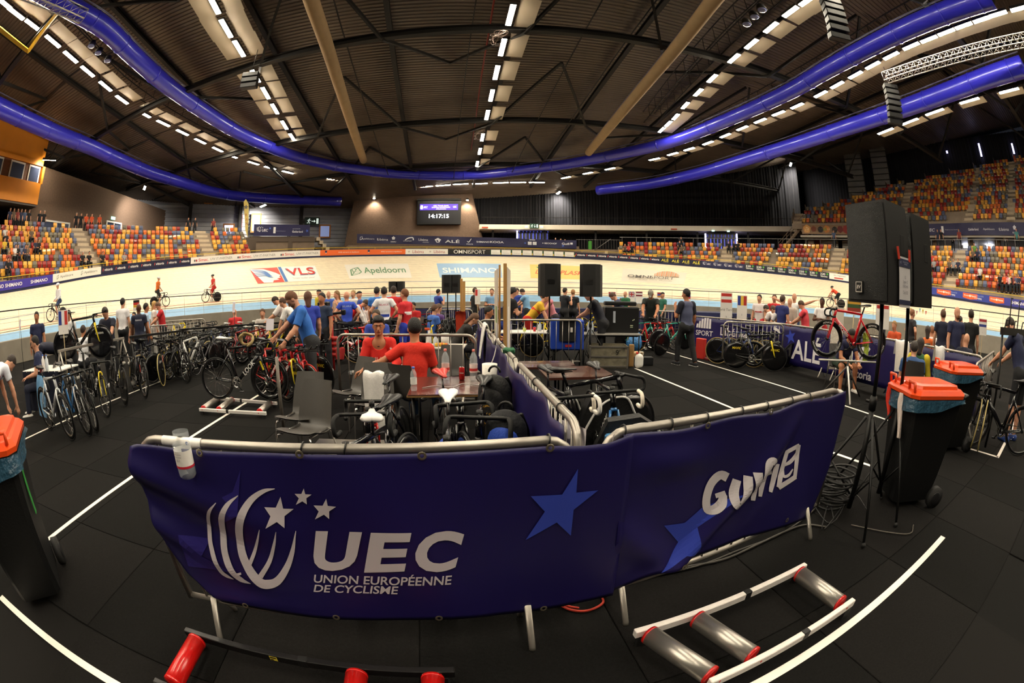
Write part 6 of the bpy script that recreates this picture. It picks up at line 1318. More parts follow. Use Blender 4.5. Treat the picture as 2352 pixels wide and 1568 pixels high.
# two cut bottle holders taped to the near rail
def cutbottle(px,py,label,up=False):
    s,z=f1(px,py); c=b1l+e1*s+n1*.075; t=thing('bottle_holder',label,'bottle',(c.x,c.y,.955),0); MB().lathe([(.034,0),(.042,.012),(.043,.05),(.04,.06),(.043,.07),(.043,.15)],18,caps=False).build('bottle_wall',m_pet,t); MB().lathe([(.0438,.06),(.0438,.125)],18,caps=False).build('paper_label',flat('#e9e5de',.6),t); MB().lathe([(.0442,.05),(.0442,.06)],18,caps=False).build('label_band',flat('#c8283a',.5),t)
    MB().d2(merge2([fit(text('SODASTILL NATURAL',1),0,.112,.05),fit(text('MINERAL WATER',1),0,.1,.045),fit(text('1,5 l',1),0,.085,.02)]),lambda x,y:(math.sin(x/.0445)*.0445,-math.cos(x/.0445)*.0445,y)).build('label_print',flat('#5a5864',.6),t)
    cc=b1l+e1*s; MB().lathe([(.0235,-.07),(.0235,.07)],14,caps=False,M=Matrix.Translation(Vector((cc.x,cc.y,H1))-Vector((c.x,c.y,.955)))@e1.to_track_quat('Z','Y').to_matrix().to_4x4()).build('tape',mat('packing_tape','#ece8e2',.3,noise=(20,.1)),t); p=MB().d2(fit(text('S',1,.2,.05),0,0,.02),lambda x,y:(x+cc.x-c.x,cc.y-c.y-.025,y+H1-.955)); p.build('tape_print',flat('#5a78b4',.5),t)
    return t
cutbottle(441,1040,'cut clear bottle with white label taped to the near rail')
s,z=f1(395,998); c=b1l+e1*s-n1*.075; t=thing('bottle_holder','cut clear bottle taped behind the near rail at its left end','bottle',(c.x,c.y,.98)); MB().lathe([(.034,0),(.043,.012),(.043,.08),(.04,.09),(.043,.1),(.043,.125)],18,caps=False).build('bottle_wall',m_pet,t); cc=b1l+e1*s; MB().lathe([(.0235,-.06),(.0235,.06)],14,caps=False,M=Matrix.Translation(Vector((cc.x,cc.y,H1))-Vector((c.x,c.y,.98)))@e1.to_track_quat('Z','Y').to_matrix().to_4x4()).build('tape',_M['packing_tape'],t)
# ================================================================ roller trainers on the carpet
def rollers(label,corners,z,frame_m,drum_m,end_m,ts,r=.052,fw=.048,hinge=True,joint=.5):
    """corners: two ends of the far rail then the near rail; ts: drum positions 0..1"""
    a,b,c,d=[Vector(q) for q in corners]; T=thing('roller_trainer',label,'trainer',((a+b+c+d)/4).to_2d().to_3d()); o=Matrix.Translation(-T.location)
    for p,q in((a,b),(c,d)):
        dd=(q-p).normalized(); k=(q-p).length
        for i,(u0,u1) in enumerate(((0,joint-.004),(joint+.004,1))):
            e=MB(); m=p+dd*k*(u0+u1)/2; e.box((0,0,0),(k*(u1-u0),fw*.75,fw),0,M=o@Matrix.Translation((m.x,m.y,z))@Matrix.Rotation(math.atan2(dd.y,dd.x),4,'Z'),ch=.004); e.build('rail',frame_m,T)
        if hinge: m=p+dd*k*joint; MB().box((0,0,0),(.05,fw*.8,fw*1.15),0,M=o@Matrix.Translation((m.x,m.y,z))@Matrix.Rotation(math.atan2(dd.y,dd.x),4,'Z'),ch=.004).build('hinge',flat('#18181a'),T)
        for u in(.04,.96): m=p+dd*k*u; MB().box((m.x,m.y,(z-fw/2)/2),(.05,.04,z-fw/2),0,M=o).build('foot',m_rub,T)
    for t in ts:
        p=a.lerp(b,t);q=c.lerp(d,t); p.z=q.z=z+.005; dd=(q-p).normalized(); dr=MB(); dr.tube([p+dd*.05,q-dd*.05],r,20,M=o); x=dr.build('drum',drum_m,T)
        for e,s in((p,1),(q,-1)): 
            g=MB(); g.tube([e+dd*s*.036,e+dd*s*.038,e+dd*s*.05,e+dd*s*.053],[r*.5,r*1.01,r*1.03,r*1.0],20,M=o); g.tube([e-dd*s*.02,e+dd*s*.03],.008,6,M=o); g.build('end_cap',end_m,x)
    return T
m_wfr=mat('white_frame','#e9e2dc',.4,noise=(30,.04)); m_redp=mat('red_plastic','#c01a16',.3,coat=.4)
RA,RB_,RC,RD=[G(x,y,.11) for x,y in((1458,1452),(1850,1297),(1630,1566),(1960,1378))]
rt=rollers('white framed roller trainer with brushed steel drums in the right foreground',(RA,RB_,RC,RD),.1,m_wfr,m_alu2,m_redp,(.04,.27,.92),joint=.58)
MB().d2(fit(text('elite training',1,.2),0,0,.14),lambda x,y:(x,0,y)).build('rail_print',flat('#b8443c'),rt).matrix_basis=Matrix.Translation(RA.lerp(RB_,.68)-rt.location+Vector((0,-.018,-.012)))@Matrix.Rotation(math.atan2((RB_-RA).y,(RB_-RA).x),4,'Z')
LA,LB=G(428,1450,.1),G(1045,1543,.1); dl=(LB-LA); nl=Vector((dl.y,-dl.x,0)).normalized()*.42
rl2=rollers('black framed roller trainer with red drums at the bottom edge',(LA,LB,LA+nl,LB+nl),.1,mat('black_frame','#1c1a1b',.35,coat=.2),mat('red_drum','#c81410',.3,coat=.4),mat('red_drum_end','#d01814',.25,coat=.5),(.07,.69,.93),r=.05,joint=.5)
c=LA.lerp(LB,.39); st=MB().box((0,0,0),(.04,.003,.03)).build('warning_sticker',flat('#d8c23c'),rl2); st.matrix_basis=Matrix.Translation(c-rl2.location+nl.normalized()*.017+Vector((0,0,.0)))@Matrix.Rotation(math.atan2(dl.y,dl.x),4,'Z'); MB().d2(merge2([rect(-.016,.002,.016,.012),rect(-.016,-.012,.0,-.004)]),lambda x,y:(x,-.003,y)).build('sticker_print',flat('#2a2418'),st)
MA,MB_,MC,MD=[G(x,y,.09) for x,y in((495,912),(636,924),(458,938),(611,947))]
rollers('white roller trainer with steel drums under the carbon bike',(MA,MB_,MC,MD),.075,m_wfr,m_alu2,m_redp,(.05,.3,.9),r=.05,joint=.45)
# ================================================================ wheelie bins
d=G(2128,905,1.0); bin_('black wheelie bin with orange lid beside the tall speaker stands',(d.x*1.04,d.y*1.04,0),-112)
d=G(2203,850,1.0); bin_('black wheelie bin with orange lid behind the other, by the bare barrier',(d.x,d.y,0),-112)
bl=bin_('black wheelie bin with orange lid cut off by the left edge',(-3.0,.62,0),62); MB().box((0,0,.7),(.005,.05,.3),0,M=Tl(.0,0,0)).build('green_sticker',flat('#2f8f3a'),bl,(.262,-.1,0))
for i,dx in enumerate((0,.25)):
    b=[c for c in bpy.data.objects if c.name.startswith('wheelie_bin')][0]; cloth_strip('tape_end','',[(-.16+dx,-.385,1.0),(-.15+dx,-.39,.9),(-.1+dx,-.37,.74-.1*i)],.05,'#e8d8d0' if i else '#d83a28',wdir=(1,0,0),parent=b)
# ================================================================ loudspeakers on stands
def spk(px,py,dist,rz,zb,w,h,dp,label,slabel,badge=None,r=.55,tz=0,roty=0):
    q=Dist(px,py,dist); tripod(slabel,(q.x,q.y,0),tz,zb,r); s=speaker(label,(q.x,q.y,zb),rz,w,h,dp,badge); return s
sA=spk(2026,690,3.5,-84,1.69,.42,.73,.44,'tall black loudspeaker with white taped notice on its side','black tripod stand under the loudspeaker with the taped notice',True,tz=R_(200))
sB=spk(2086,690,3.95,-88,1.70,.42,.72,.44,'tall black loudspeaker half hidden behind the one with the notice','black tripod stand behind the first tall stand',None,tz=R_(240))
nt=MB().grid(lambda a,c:(0,-.09+.2*a,.02+.36*c-.0),1,6).build('taped_notice',flat('#e6e2e4',.6),sA); nt.matrix_basis=Tl(.222,.02,-.03)
def nfig(VF,col,d=.003): MB().d2(VF,lambda x,y:(d,-.09+.2*x,.02+.36*y)).build('notice_print',flat(col,.6),nt)
nfig(rect(0,.8,1,.96),'#2c3254'); nfig(rect(0,.06,1,.15),'#2c3254'); nfig(merge2([fit(text('2019 TRACK ELITE EUROPEAN',1),.55,.9,.5),fit(text('CHAMPIONSHIPS',1),.55,.86,.3),fit(text('UEC',1,.2),.12,.88,.12)]),'#aab0c8',.006); nfig(merge2([fit(text('EU',1),.5,.6,.1),fit(text('Speaker 12',1),.5,.5,.4),fit(text('Infield west',1),.5,.43,.45),fit(text('Check 8.00',1),.5,.3,.42)]),'#7c7a84',.006)
for y in(-.1,.1): MB().box((.004,y,.4),(.006,.03,.09),0,rot=Rt(x=.2 if y<0 else -.1)).build('red_tape',flat('#d8381c',.5),nt)
spk(1262,690,9.6,4,1.58,.46,.72,.46,'black loudspeaker on a pole left of its twin above the bare barrier','thin black stand of the left twin speaker',tz=R_(180)).rotation_euler=(0,0,R_(184))
spk(1357,690,9.6,0,1.58,.46,.72,.46,'black loudspeaker turned outward, right of its twin','thin black stand of the right twin speaker',tz=R_(200)).rotation_euler=(0,0,R_(160))
for px,l,k in((1028,'left','nearer'),(1047,'right','nearer')): spk(px,674,13.5 if k else 0,0,1.64,.34 if px<1040 else .3,.58,.34,f'{l} of two small black speakers side by side left of the wooden boards',f'stand of the {l} small speaker left of the wooden boards').rotation_euler=(0,0,R_(180))
for px,l in((902,'left'),(920,'right')): spk(px,670,23,0,1.74,.4,.56,.4,f'{l} of the two farthest small speakers in front of the track',f'stand of the {l} farthest speaker').rotation_euler=(0,0,R_(180))
# cables by the tall stands
def cable(name,label,px,r=.008,col='#2b2a28',z=.012):
    P=[tuple(G(x,y,z)) for x,y in px]; o=MB().tube(spline(P,5),r,5).build(name,flat(col,.6)); return tag(recenter(o),label,'cable')
cable('floor_cable','grey cable looping under the angled banner to the stands',[(1440,1338),(1560,1305),(1660,1285),(1740,1250),(1800,1222),(1850,1205),(1900,1210)],.009,'#4b4742'); cable('floor_cable','second grey cable beside it under the angled banner',[(1445,1330),(1600,1300),(1700,1262),(1800,1222),(1870,1170),(1900,1130)],.007,'#4b4742'); cable('floor_cable','thin cable running between the feet of the tall stands',[(1955,1205),(2040,1222),(2090,1225),(2098,1205)],.006,'#5a544c'); cable('floor_hose','orange hose curled beneath the foreground banner',[(1280,1385),(1310,1400),(1350,1402),(1384,1385),(1380,1365)],.008,'#b8321c'); cable('floor_hose','short orange hose end beneath the foreground banner',[(1260,1372),(1300,1390),(1330,1396)],.007,'#b8321c')
rlc=MB()
c0=G(1905,1160,.0)
for i in range(9): rlc.tube([(c0.x+(.16+.02*(i%3))*math.cos(a)+.05*math.sin(i),c0.y+(.14+.02*(i%4))*math.sin(a),.03+.035*i) for a in np.linspace(0,6.28,17)[:-1]],.011,5,closed=True)
for i in range(7): rlc.tube(spline([(c0.x+.3*math.cos(i*2.4),c0.y+.25*math.sin(i*1.9),.02+.02*i),(c0.x+.4*math.cos(i*1.7),c0.y+.35*math.sin(i*2.3),.03),(c0.x+.2*math.cos(i*3.1),c0.y+.4*math.sin(i*1.3),.05)],5),.006,5)
tag(recenter(rlc.build('cable_coil',flat('#222122',.6))),'heap of coiled black cables beside the end of the angled banner','cable')
# ================================================================ corner pen: chairs, table and what stands on it
a,b=G(775,768,H1),G(1093,770,H1); barrier(a,b,'bare steel barrier behind the two people in red',n=11)
a,b=G(1100,735,H1),G(1335,735,H1); barrier(a,b,'bare steel barrier with upright bars under the twin speakers',n=15)
TBL=thing('table','brown topped folding table with bottles and paper roll','table',(-.58,4.22,0),R_(8)); TT=MB().box((0,0,.715),(.9,.85,.03),0,ch=.006).build('table_top',mat('brown_top','#4a2a22',.25,coat=.3,noise=(3,.1)),TBL); MB().box((0,0,.71),(.91,.86,.012)).build('edge_band',flat('#8a6a3c',.5),TBL)
for x in(-.4,.4):
    for y in(-.37,.37): MB().tube([(x,y,0),(x,y,.7)],.015,7).build('leg',m_black,TBL)
def ontable(px,py): p=G(px,py,.732); return (p.x,p.y,.732)
bottle('clear water bottle with blue cap and white label at the table edge',ontable(951,897),.23,.031,cap='#3a6ac8',band='#eceae6'); bottle('tall clear bottle with pink cap and red label, left on the table',ontable(1024,872),.33,.042,band='#e6b8b0',band2='#c83a38'); bottle('tall clear bottle with pink cap and red label, right on the table',ontable(1088,874),.33,.042,band='#f0d8d0',band2='#c83a38')
p=ontable(1061,872); cn=thing('drink_can','red drink can with white script on the table','can',p); MB().lathe([(.024,0),(.0305,.008),(.0305,.13),(.025,.14)],18).build('can_wall',flat('#b81c1c',.25,.2),cn); MB().lathe([(.0,.138),(.026,.139),(.026,.142),(.024,.142)],16).build('can_lid',m_chrome,cn); MB().d2(fit(text('Coke',1,.3,.01),0,.08,.045),lambda x,y:(math.sin(x/.031)*.0312,-math.cos(x/.031)*.0312,y)).build('script_print',flat('#f0e8e4'),cn)
p=ontable(1125,897); kr=thing('paper_roll','white kitchen paper roll standing at the table corner','roll',p); MB().lathe([(.02,0),(.072,0),(.072,.26),(.02,.26),(.02,0)],24,caps=False).build('paper',mat('paper_white','#ece8e0',.95,bump=(90,.3)),kr); MB().grid(lambda q,c:(.072,-.0-.03*q,.02+.22*c),2,1).build('loose_sheet',_M['paper_white'],kr)
cable('charging_cable','thin white cable lying across the brown table',[(970,890),(1000,886),(1040,888),(1065,880),(1100,884)],.003,'#d8d4cc',.736)
chair('grey shell chair with chrome legs nearest the foreground rail',tuple(G(700,985,.44).to_2d())+(0,),172); chair('grey shell chair tucked behind the nearest one, left of it',tuple((G(690,955,.44)).to_2d())+(0,),178)
chair('dark chair with a red cloth left of the person in the HUN suit',tuple(G(805,900,.44).to_2d())+(0,),150); c5=chair('dark chair draped with a white towel',tuple(G(862,925,.44).to_2d())+(0,),188); chair('dark chair turned to the table before the person in red',tuple(G(985,880,.44).to_2d())+(0,),180); chair('dark empty chair on the far side of the table',tuple(G(1035,860,.44).to_2d())+(0,),182)
p=G(860,860,.86); cloth_strip('white_towel','white towel hanging over the dark chair back beside the table',[(p.x,p.y+.045,.7),(p.x,p.y+.035,.86),(p.x,p.y,.885),(p.x,p.y-.035,.86),(p.x,p.y-.05,.75),(p.x,p.y-.06,.32)],.21,'#e6e2de')
p=G(782,800,.86); cloth_strip('red_cloth','small red cloth on the dark chair left of the HUN suit',[(p.x,p.y+.02,.8),(p.x,p.y,.87),(p.x,p.y-.04,.7)],.14,'#a82a2a'); p=G(795,790,.86); cloth_strip('pink_cloth','small pink cloth on the dark chair back',[(p.x-.05,p.y,.86),(p.x+.03,p.y,.89),(p.x+.12,p.y,.86)],.09,'#e8a8ac',wdir=(0,1,0))
p=G(801,860,.47); bottle('small steel coloured bottle lying on the dark chair',(p.x,p.y,.5),.2,.03,cap='#c8c4c0',band='#b8b4b0',rot=(0,R_(90),R_(10)))
pp=MB().tube([G(627,1010,.0)+Vector((0,.3,0)),G(627,1010,.0)+Vector((0,.3,.95))],.022,10); tag(recenter(pp.build('steel_post',flat('#6d665e',.5,.3))),'single grey upright post left of the nearest chairs','post')
sc_=box_thing('aluminium_case','flat aluminium case with white sheets below the hanging towel','case',(-1.55,3.55,0),(.75,.5,.24),'#b8b4b0',8,m=m_alu2); MB().box((.05,0,.243),(.2,.28,.004),0,rot=.3).build('paper_sheet',flat('#f0ece8'),sc_); MB().d2(fit(text('BVK',1,.2,.05),.24,-.1,.2),lambda x,y:(x,y,.247)).build('case_print',flat('#2f48b8'),sc_)
for x in(-.2,.2): MB().box((x,-.252,.15),(.05,.01,.05)).build('latch',m_chrome,sc_)
# backpacks hanging on the inner side of the barrier row
def rucksack(label,loc,rz,h,w,col,panel,emb=None):
    t=thing('backpack',label,'bag',loc,R_(rz)); F=Field(); F.cap((0,0,h*.22),(0,0,h*.72),w*.46,w*.4,(0,1,0),.6,k=.05); V,Q=F.mesh(.018); ob('sack',npmesh('sack',[(V,Q,0)],[mat('bag_'+col.lstrip('#'),col,.7,noise=(12,.1),bump=(30,.4))]),t)
    F=Field(); F.cap((0,-w*.2,h*.28),(0,-w*.18,h*.62),w*.36,w*.3,(0,1,0),.45,k=.03); V,Q=F.mesh(.016); ob('front_pocket',npmesh('front_pocket',[(V,Q,0)],[mat('bag_'+panel.lstrip('#'),panel,.7,noise=(12,.1),bump=(30,.4))]),t)
    for s in(-1,1): MB().tube(spline([(s*.08,w*.2,h*.9),(s*.12,w*.34,h*.6),(s*.1,w*.25,h*.25)],5),.02,6,flatk=(Vector((0,1,0)),.4)).build('shoulder_strap',m_black,t)
    MB().tube(arc((0,h*.98),.05,0,180,8),.01,5).build('carry_loop',m_black,t)
    if emb: MB().d2(emb,lambda x,y:(x,-w*.2-w*.36*.46-.012,h*.45+y)).build('emblem_print',flat('#c89a3c'),t)
    return t
def at3(s,off,z=0): q=Q3[0]+d3*s+n3*off; return (q.x,q.y,z)
ring2=merge2([stroke2([(.06*math.cos(a),.08*math.sin(a)) for a in np.linspace(0,6.28,20)],.014),fit(text('KS',1),0,0,.06)])
rucksack('blue and black backpack with gold emblem hanging on the banner by the corner',at3(1.0,.2,.36),-15,.55,.36,'#15181f','#2a4fb8',fit(text('MTK',1,.2,.02),.02,0,.09)); rucksack('black backpack with a round gold emblem hanging behind it',at3(1.75,.2,.4),-20,.62,.36,'#17171a','#1c1c20',ring2); rucksack('blue backpack lying on the floor beside the hanging ones',at3(1.6,.55,.0),-5,.5,.4,'#2a4fb8','#2448a8')
# tables lying behind the barrier row, crate, cans
for px,py,w,dp,lb in((1225,838,1.2,.55,'dark brown table top with light edge behind the barrier row'),(1320,855,.9,.8,'dark brown table top with cut corners behind the barrier row')):
    p=G(px,py,.6); t=thing('folded_table',lb,'table',(p.x,p.y,0),R_(6)); MB().prism([(-w/2,0),(w/2-.15,0),(w/2,.15),(w/2,dp),(-w/2,dp)],-.015,.015,M=Tl(0,-dp/2,.6)@Rt(x=-math.pi/2)).build('table_top',_M['brown_top'],t)
    for x in(-w*.35,w*.35): MB().tube([(x,-dp*.3,0),(x,-dp*.3,.58)],.016,6).build('leg',m_black,t); MB().tube([(x,dp*.3,0),(x,dp*.3,.58)],.016,6).build('leg',m_black,t)
c_=G(1400,845,0); CR=thing('aluminium_crate','battered open aluminium crate with black figures in the middle of the carpet','crate',(c_.x,c_.y+.25,0),R_(-6)); ma=mat('battered_alu','#8d8672',.5,.55,noise=(9,.3),bump=(14,.5))
for c,d in(((0,-.26,.25),(.86,.02,.5)),((0,.26,.25),(.86,.02,.5)),((-.42,0,.25),(.02,.5,.5)),((.42,0,.25),(.02,.5,.5)),((0,0,.02),(.84,.5,.03))): MB().box(c,d).build('side_panel',ma,CR)
for z in(.04,.26,.48): MB().box((0,-.275,z),(.9,.02,.035)).build('rib',m_alu,CR)
for x in(-.43,.43): MB().box((x,-.265,.25),(.04,.04,.5)).build('corner_post',m_alu,CR)
MB().d2(merge2([fit(text("9'",1,0,.04),.2,.36,.1),fit(text('T',1,0,.02),.34,.42,.06)]),lambda x,y:(x,-.288,y)).build('stencil',flat('#1a1816'),CR)
p=G(1449,842,0); box_thing('wooden_plank','short upright wooden plank against the crate','plank',(p.x,p.y,0),(.12,.06,.52),'#9a7444',-6,m=mat('bare_wood','#9a7444',.7,noise=(6,.2),stretch=(1,1,.2)))
p=G(1467,846,0); j=thing('jerry_can','white plastic jerry can with red cap beside the crate','can',(p.x,p.y,0),R_(-8)); F=Field(); F.cap((0,0,.1),(0,0,.24),.1,.1,(0,1,0),.75,k=.02); V,Q=F.mesh(.012); ob('can_body',npmesh('can_body',[(V,Q,0)],[mat('white_hdpe','#e2e0da',.4)]),j); MB().lathe([(.025,.33),(.025,.37)],12,M=Tl(-.05,0,0)).build('screw_cap',flat('#c82a22'),j); MB().tube([(0,0,.33),(.03,0,.38),(.08,0,.38),(.09,0,.31)],.012,6).build('handle',_M['white_hdpe'],j)
p=G(1487,838,0); q=box_thing('car_battery','black starter battery with a handle beside the jerry can','battery',(p.x,p.y,0),(.26,.17,.2),'#16181c',-10); MB().tube([(-.1,0,.2),(-.1,0,.26),(.1,0,.26),(.1,0,.2)],.008,6).build('handle',m_black,q)
p=G(1456,792,.2); t=thing('plastic_bag','full light blue plastic bag standing behind the crate','bag',(p.x,p.y,0)); F=Field(); F.ell((0,0,.26),(.24,.2,.27)); F.ell((.1,.02,.45),(.12,.1,.13)); F.ell((-.1,0,.47),(.08,.08,.12)); V,Q=F.mesh(.025); ob('film',npmesh('film',[(V,Q,0)],[mat('blue_film','#3f7cb8',.3,noise=(9,.15),bump=(22,1.2))]),t)
p=G(1458,808,.1); box_thing('cardboard_piece','violet and tan torn cardboard on the floor by the blue bag','cardboard',(p.x,p.y-.1,0),(.4,.25,.12),'#b89468',20)
# green and white tie ups on the rail of the barrier row, red torch
p=Q3[0]+d3*2.35; o=MB()
for i in range(5): o.tube([(p.x+.05*math.cos(a+i),p.y+.05*math.sin(a+i*.7),H1+.02+.02*math.sin(a*2+i)) for a in np.linspace(0,6.2,10)],.012,5)
tag(recenter(o.build('cord',flat('#2f6f4a',.7))),'green cord knotted round the rail of the barrier row','cord')
p=Q3[0]+d3*3.3; o=MB().tube(spline([(p.x,p.y,H1+.03),(p.x-.05,p.y-.1,.9),(p.x-.12,p.y-.15,.75)],5),.008,5); o.tube(spline([(p.x,p.y,H1+.04),(p.x+.04,p.y-.06,.95),(p.x+.03,p.y-.1,.8)],5),.008,5); tag(recenter(o.build('cord',flat('#e2ddd6',.7))),'white cords tied to the rail below the wooden boards','cord'); tag(MB().tube([(0,0,0),(.01,0,.16)],.012,7).build('hanging_clip',flat('#d8442c'),None,(p.x+.03,p.y-.12,.86)),'orange clip hanging from the rail below the wooden boards','clip')
p=Q3[0]+d3*5.1; cloth_strip('white_towel','white towel laid over the rail of the barrier row',[(p.x+.08,p.y,.8),(p.x+.02,p.y,H1+.03),(p.x-.03,p.y,H1+.03),(p.x-.1,p.y,.62)],.42,'#eceae8',wdir=tuple(d3))
# wooden notice boards seen edge on
for px,dist,lb,s in((1147.5,6.2,'left',-1),(1160,5.9,'right',1)):
    q=Dist(px,700,dist); az=math.atan2(q.x,q.y); t=thing('notice_board',f'{lb} of two tall wooden notice boards seen nearly edge on at the barrier row','board',(q.x,q.y,0),-az); MB().box((0,0,1.42),(.03 if s<0 else .048,.05,1.28),0,ch=.003).build('timber',mat('pale_timber','#b98c4e',.65,noise=(7,.15),stretch=(1,1,.15)),t)
    MB().box((0,0,1.4),(.9,.01,1.22),0,M=Tl(s*.026,.0,0)@Rt(z=R_(90-3.5*s))@Tl(.45,0,0)).build('board_panel',flat('#cfc6b8',.7),t); MB().box((0,0,1.2),(.35,.004,.5),0,M=Tl(s*.033,-.01,-.0)@Rt(z=R_(90-3.5*s))@Tl(.3,-.0,0)).build('poster',flat('#7a9a5c' if s<0 else '#e9e4dc',.6),t); MB().box((0,0,.95),(.3,.004,.5),0,M=Tl(s*.034,-.01,-.0)@Rt(z=R_(90-3.5*s))@Tl(.2,0,0)).build('poster',flat('#e4dee6',.6),t)
for px in(1060,1066):
    q=Dist(px,700,10.5 if px<1063 else 11.2); tag(MB().box((0,0,1.0),(.06,.05,2.0 if px<1063 else 1.9)).build('timber_post',_M['pale_timber'],None,(q.x,q.y,0)),f'{"nearer" if px<1063 else "farther"} thin timber post beyond the red jacket on the barrier row','post')
q=Dist(1058,745,9.3); cloth_strip('red_jacket','orange red jacket hung on the far end of the barrier row',[(q.x,q.y,.5),(q.x,q.y,1.1),(q.x,q.y-.06,1.25)],.22,'#b8381c',cat='jacket')
# ================================================================ bicycles
YL='#e3c92a'
bike2('white and pale blue bicycle at the near end of the left rack',(112,985),(170,1014),frame='#dfe3e6',fork='#e8eaec',wf='deep',wr='deep',bars='drop',lean=4,word='PINARELLO',wcol='#202028')
bike2('black bicycle with deep rims behind the white one',(160,975),(205,1002),frame='#3f7cb8',fork='#dcdcdc',wf='deep',wr='deep',lean=5)
bike2('black bicycle third from the near end of the left rack',(185,965),(222,993),frame='#16171a',wf='deep',wr='spoke',lean=5,accent='#d8d8d8')
bike2('black and yellow bicycle fourth in the left rack',(205,935),(252,962),frame='#17181a',fork=YL,wf='spoke',wr='disc',lean=-3,word='LOOK')
bike2('dark bicycle with a clear disc front wheel in the left rack',(250,905),(303,945),frame='#121214',fork='#19191c',wf='disc',wr='disc',bars='aero',lean=-6,word='LOOK',accent=YL)
bike2('dark bicycle behind the disc wheeled one in the left rack',(300,893),(343,922),frame='#15161a',wf='deep',wr='disc',bars='aero',lean=-6,accent='#c83a2a')
q=G(146,860,.0); 
HB=Dist(188,780,9.6); wst=thing('repair_stand','dark repair stand holding a time trial bicycle above the left table','stand',(HB.x,HB.y,0)); MB().tube([(0,0,.03),(0,0,.86)],.03,8).build('post',m_black,wst)
for a in(20,140,260): MB().tube([(0,0,.12),(.45*math.cos(R_(a)),.45*math.sin(R_(a)),.02)],.018,6).build('leg',m_black,wst)
bike('black and yellow time trial bicycle raised on the repair stand at the left',(HB.x,HB.y),42,frame='#17171a',fork=YL,wf='disc',wr='disc',bars='aero',z=.72,pitch=0,discword='CORIMA',rim='#17171b')
bike2('bicycle with a CORIMA disc front wheel in the middle left rack',(400,862),(371,892),frame='#131317',fork='#131317',wf='disc',wr='spoke',bars='aero',lean=4,discword='CORIMA',tyre='#b9a66a',accent='#d84a2a')
bike2('bicycle with a swirl printed disc wheel right of the CORIMA one',(420,835),(444,869),frame='#15161a',fork='#15161a',wf='disc',wr='disc',bars='aero',lean=-3,discword='STRADA',tyre='#b9a66a',accent=YL)
bike2('grey spoked bicycle between the two disc wheels of the middle left rack',(430,880),(392,868),frame='#2a2426',wf='spoke',wr='spoke',lean=2)
def rack(name,label,P,Q,h):
    P=Vector(P);Q=Vector(Q); P.z=Q.z=0; t=thing('bicycle_rack',label,'rack',P); d=(Q-P); n=Vector((d.y,-d.x,0)).normalized(); mm=m_galv if 'silver' in name else m_black
    MB().box((0,0,0),(d.length+.1,.05,.05),0,M=Matrix.Translation(d/2+Vector((0,0,h)))@Matrix.Rotation(math.atan2(d.y,d.x),4,'Z'),ch=.006).build('hanging_bar',mm,t)
    for e in(Vector((0,0,0)),d):
        for s in(-1,1): MB().tube([e+Vector((0,0,h)),e+n*s*.42+Vector((0,0,.0))],.02,6).build('leg',mm,t)
    return t
rack('silver','silver A frame bicycle rack at the left',G(137,806,1.02),G(281,777,1.02),1.02); rack('black','black A frame rack behind the CORIMA wheels',Dist(300,757,9.8),Dist(412,753,10.2),1.05)
random.seed(21)
FR=['#141416','#17181c','#1c1d22','#121214','#20242c','#8a1c1c','#1d2c5c',YL,'#26282c','#d8d8d6']
def brow(pa,pb,n,da,db,grp,word,z=0,head=None,bars=('aero','drop'),sad=('#141414',),frs=FR,wk=('disc','deep','five','spoke')):
    ordn=['first','second','third','fourth','fifth','sixth','seventh','eighth','ninth','tenth','eleventh','twelfth']
    cn={'#141416':'black','#17181c':'black','#1c1d22':'dark grey','#121214':'black','#20242c':'slate','#8a1c1c':'dark red','#1d2c5c':'navy',YL:'yellow','#26282c':'grey','#d8d8d6':'white','#b81a1c':'red','#c4203a':'crimson'}
    for i in range(n):
        f=i/max(n-1,1); q=Dist(pa[0]+(pb[0]-pa[0])*f,pa[1]+(pb[1]-pa[1])*f,da+(db-da)*f); fr=random.choice(frs)
        bike(f'{ordn[i]} bicycle in {word}, {cn.get(fr,"dark")} frame',(q.x,q.y),(head if head is not None else 100)+random.uniform(-8,8),frame=fr,wf=random.choice(wk),wr=random.choice(wk),bars=random.choice(bars),saddle=random.choice(sad),lean=random.uniform(-5,5),group=grp,accent=random.choice([None,YL,'#d8d8d8']),tyre=random.choice(['#171616','#171616','#a8905c']))
brow((345,800),(470,790),5,10.2,10.6,'bicycles in the rack behind the CORIMA wheels','the rack behind the CORIMA wheels',head=95)
rack('black','long black rack of bicycles with white saddles before the track',Dist(415,735,11.6),Dist(640,735,11.4),1.0)
brow((425,780),(635,770),9,12.0,11.6,'bicycles with white saddles in the long left rack','the long rack before the track',head=85,sad=('#e8e6e2','#e8e6e2','#141414'))
brow((430,760),(600,760),6,14.0,14.0,'bicycles beyond the long left rack','the row beyond the long left rack',head=88,sad=('#e8e6e2','#141414'))
brow((408,740),(470,735),3,19,18,'bicycles leaning near the track at the left','the far left row by the safety fence',head=20)
bike2('black carbon bicycle with LOOK lettering standing on the rollers',(512,919),(616,921),frame='#15151a',fork='#15151a',wf='deep',wr='spoke',bars='drop',saddle='#e8e6e2',word='LOOK',wcol='#eceae6',accent=YL,tyre='#151515',z=.0) if False else None
a_=G(508,917,.125);b_=G(620,920,.125); bike('black carbon bicycle with LOOK lettering standing on the rollers',(a_+b_)/2,math.degrees(math.atan2((b_-a_).y,(b_-a_).x)),frame='#15151a',fork='#15151a',wf='deep',wr='spoke',bars='drop',saddle='#e8e6e2',word='LOOK',wcol='#eceae6',accent=YL,z=.125)
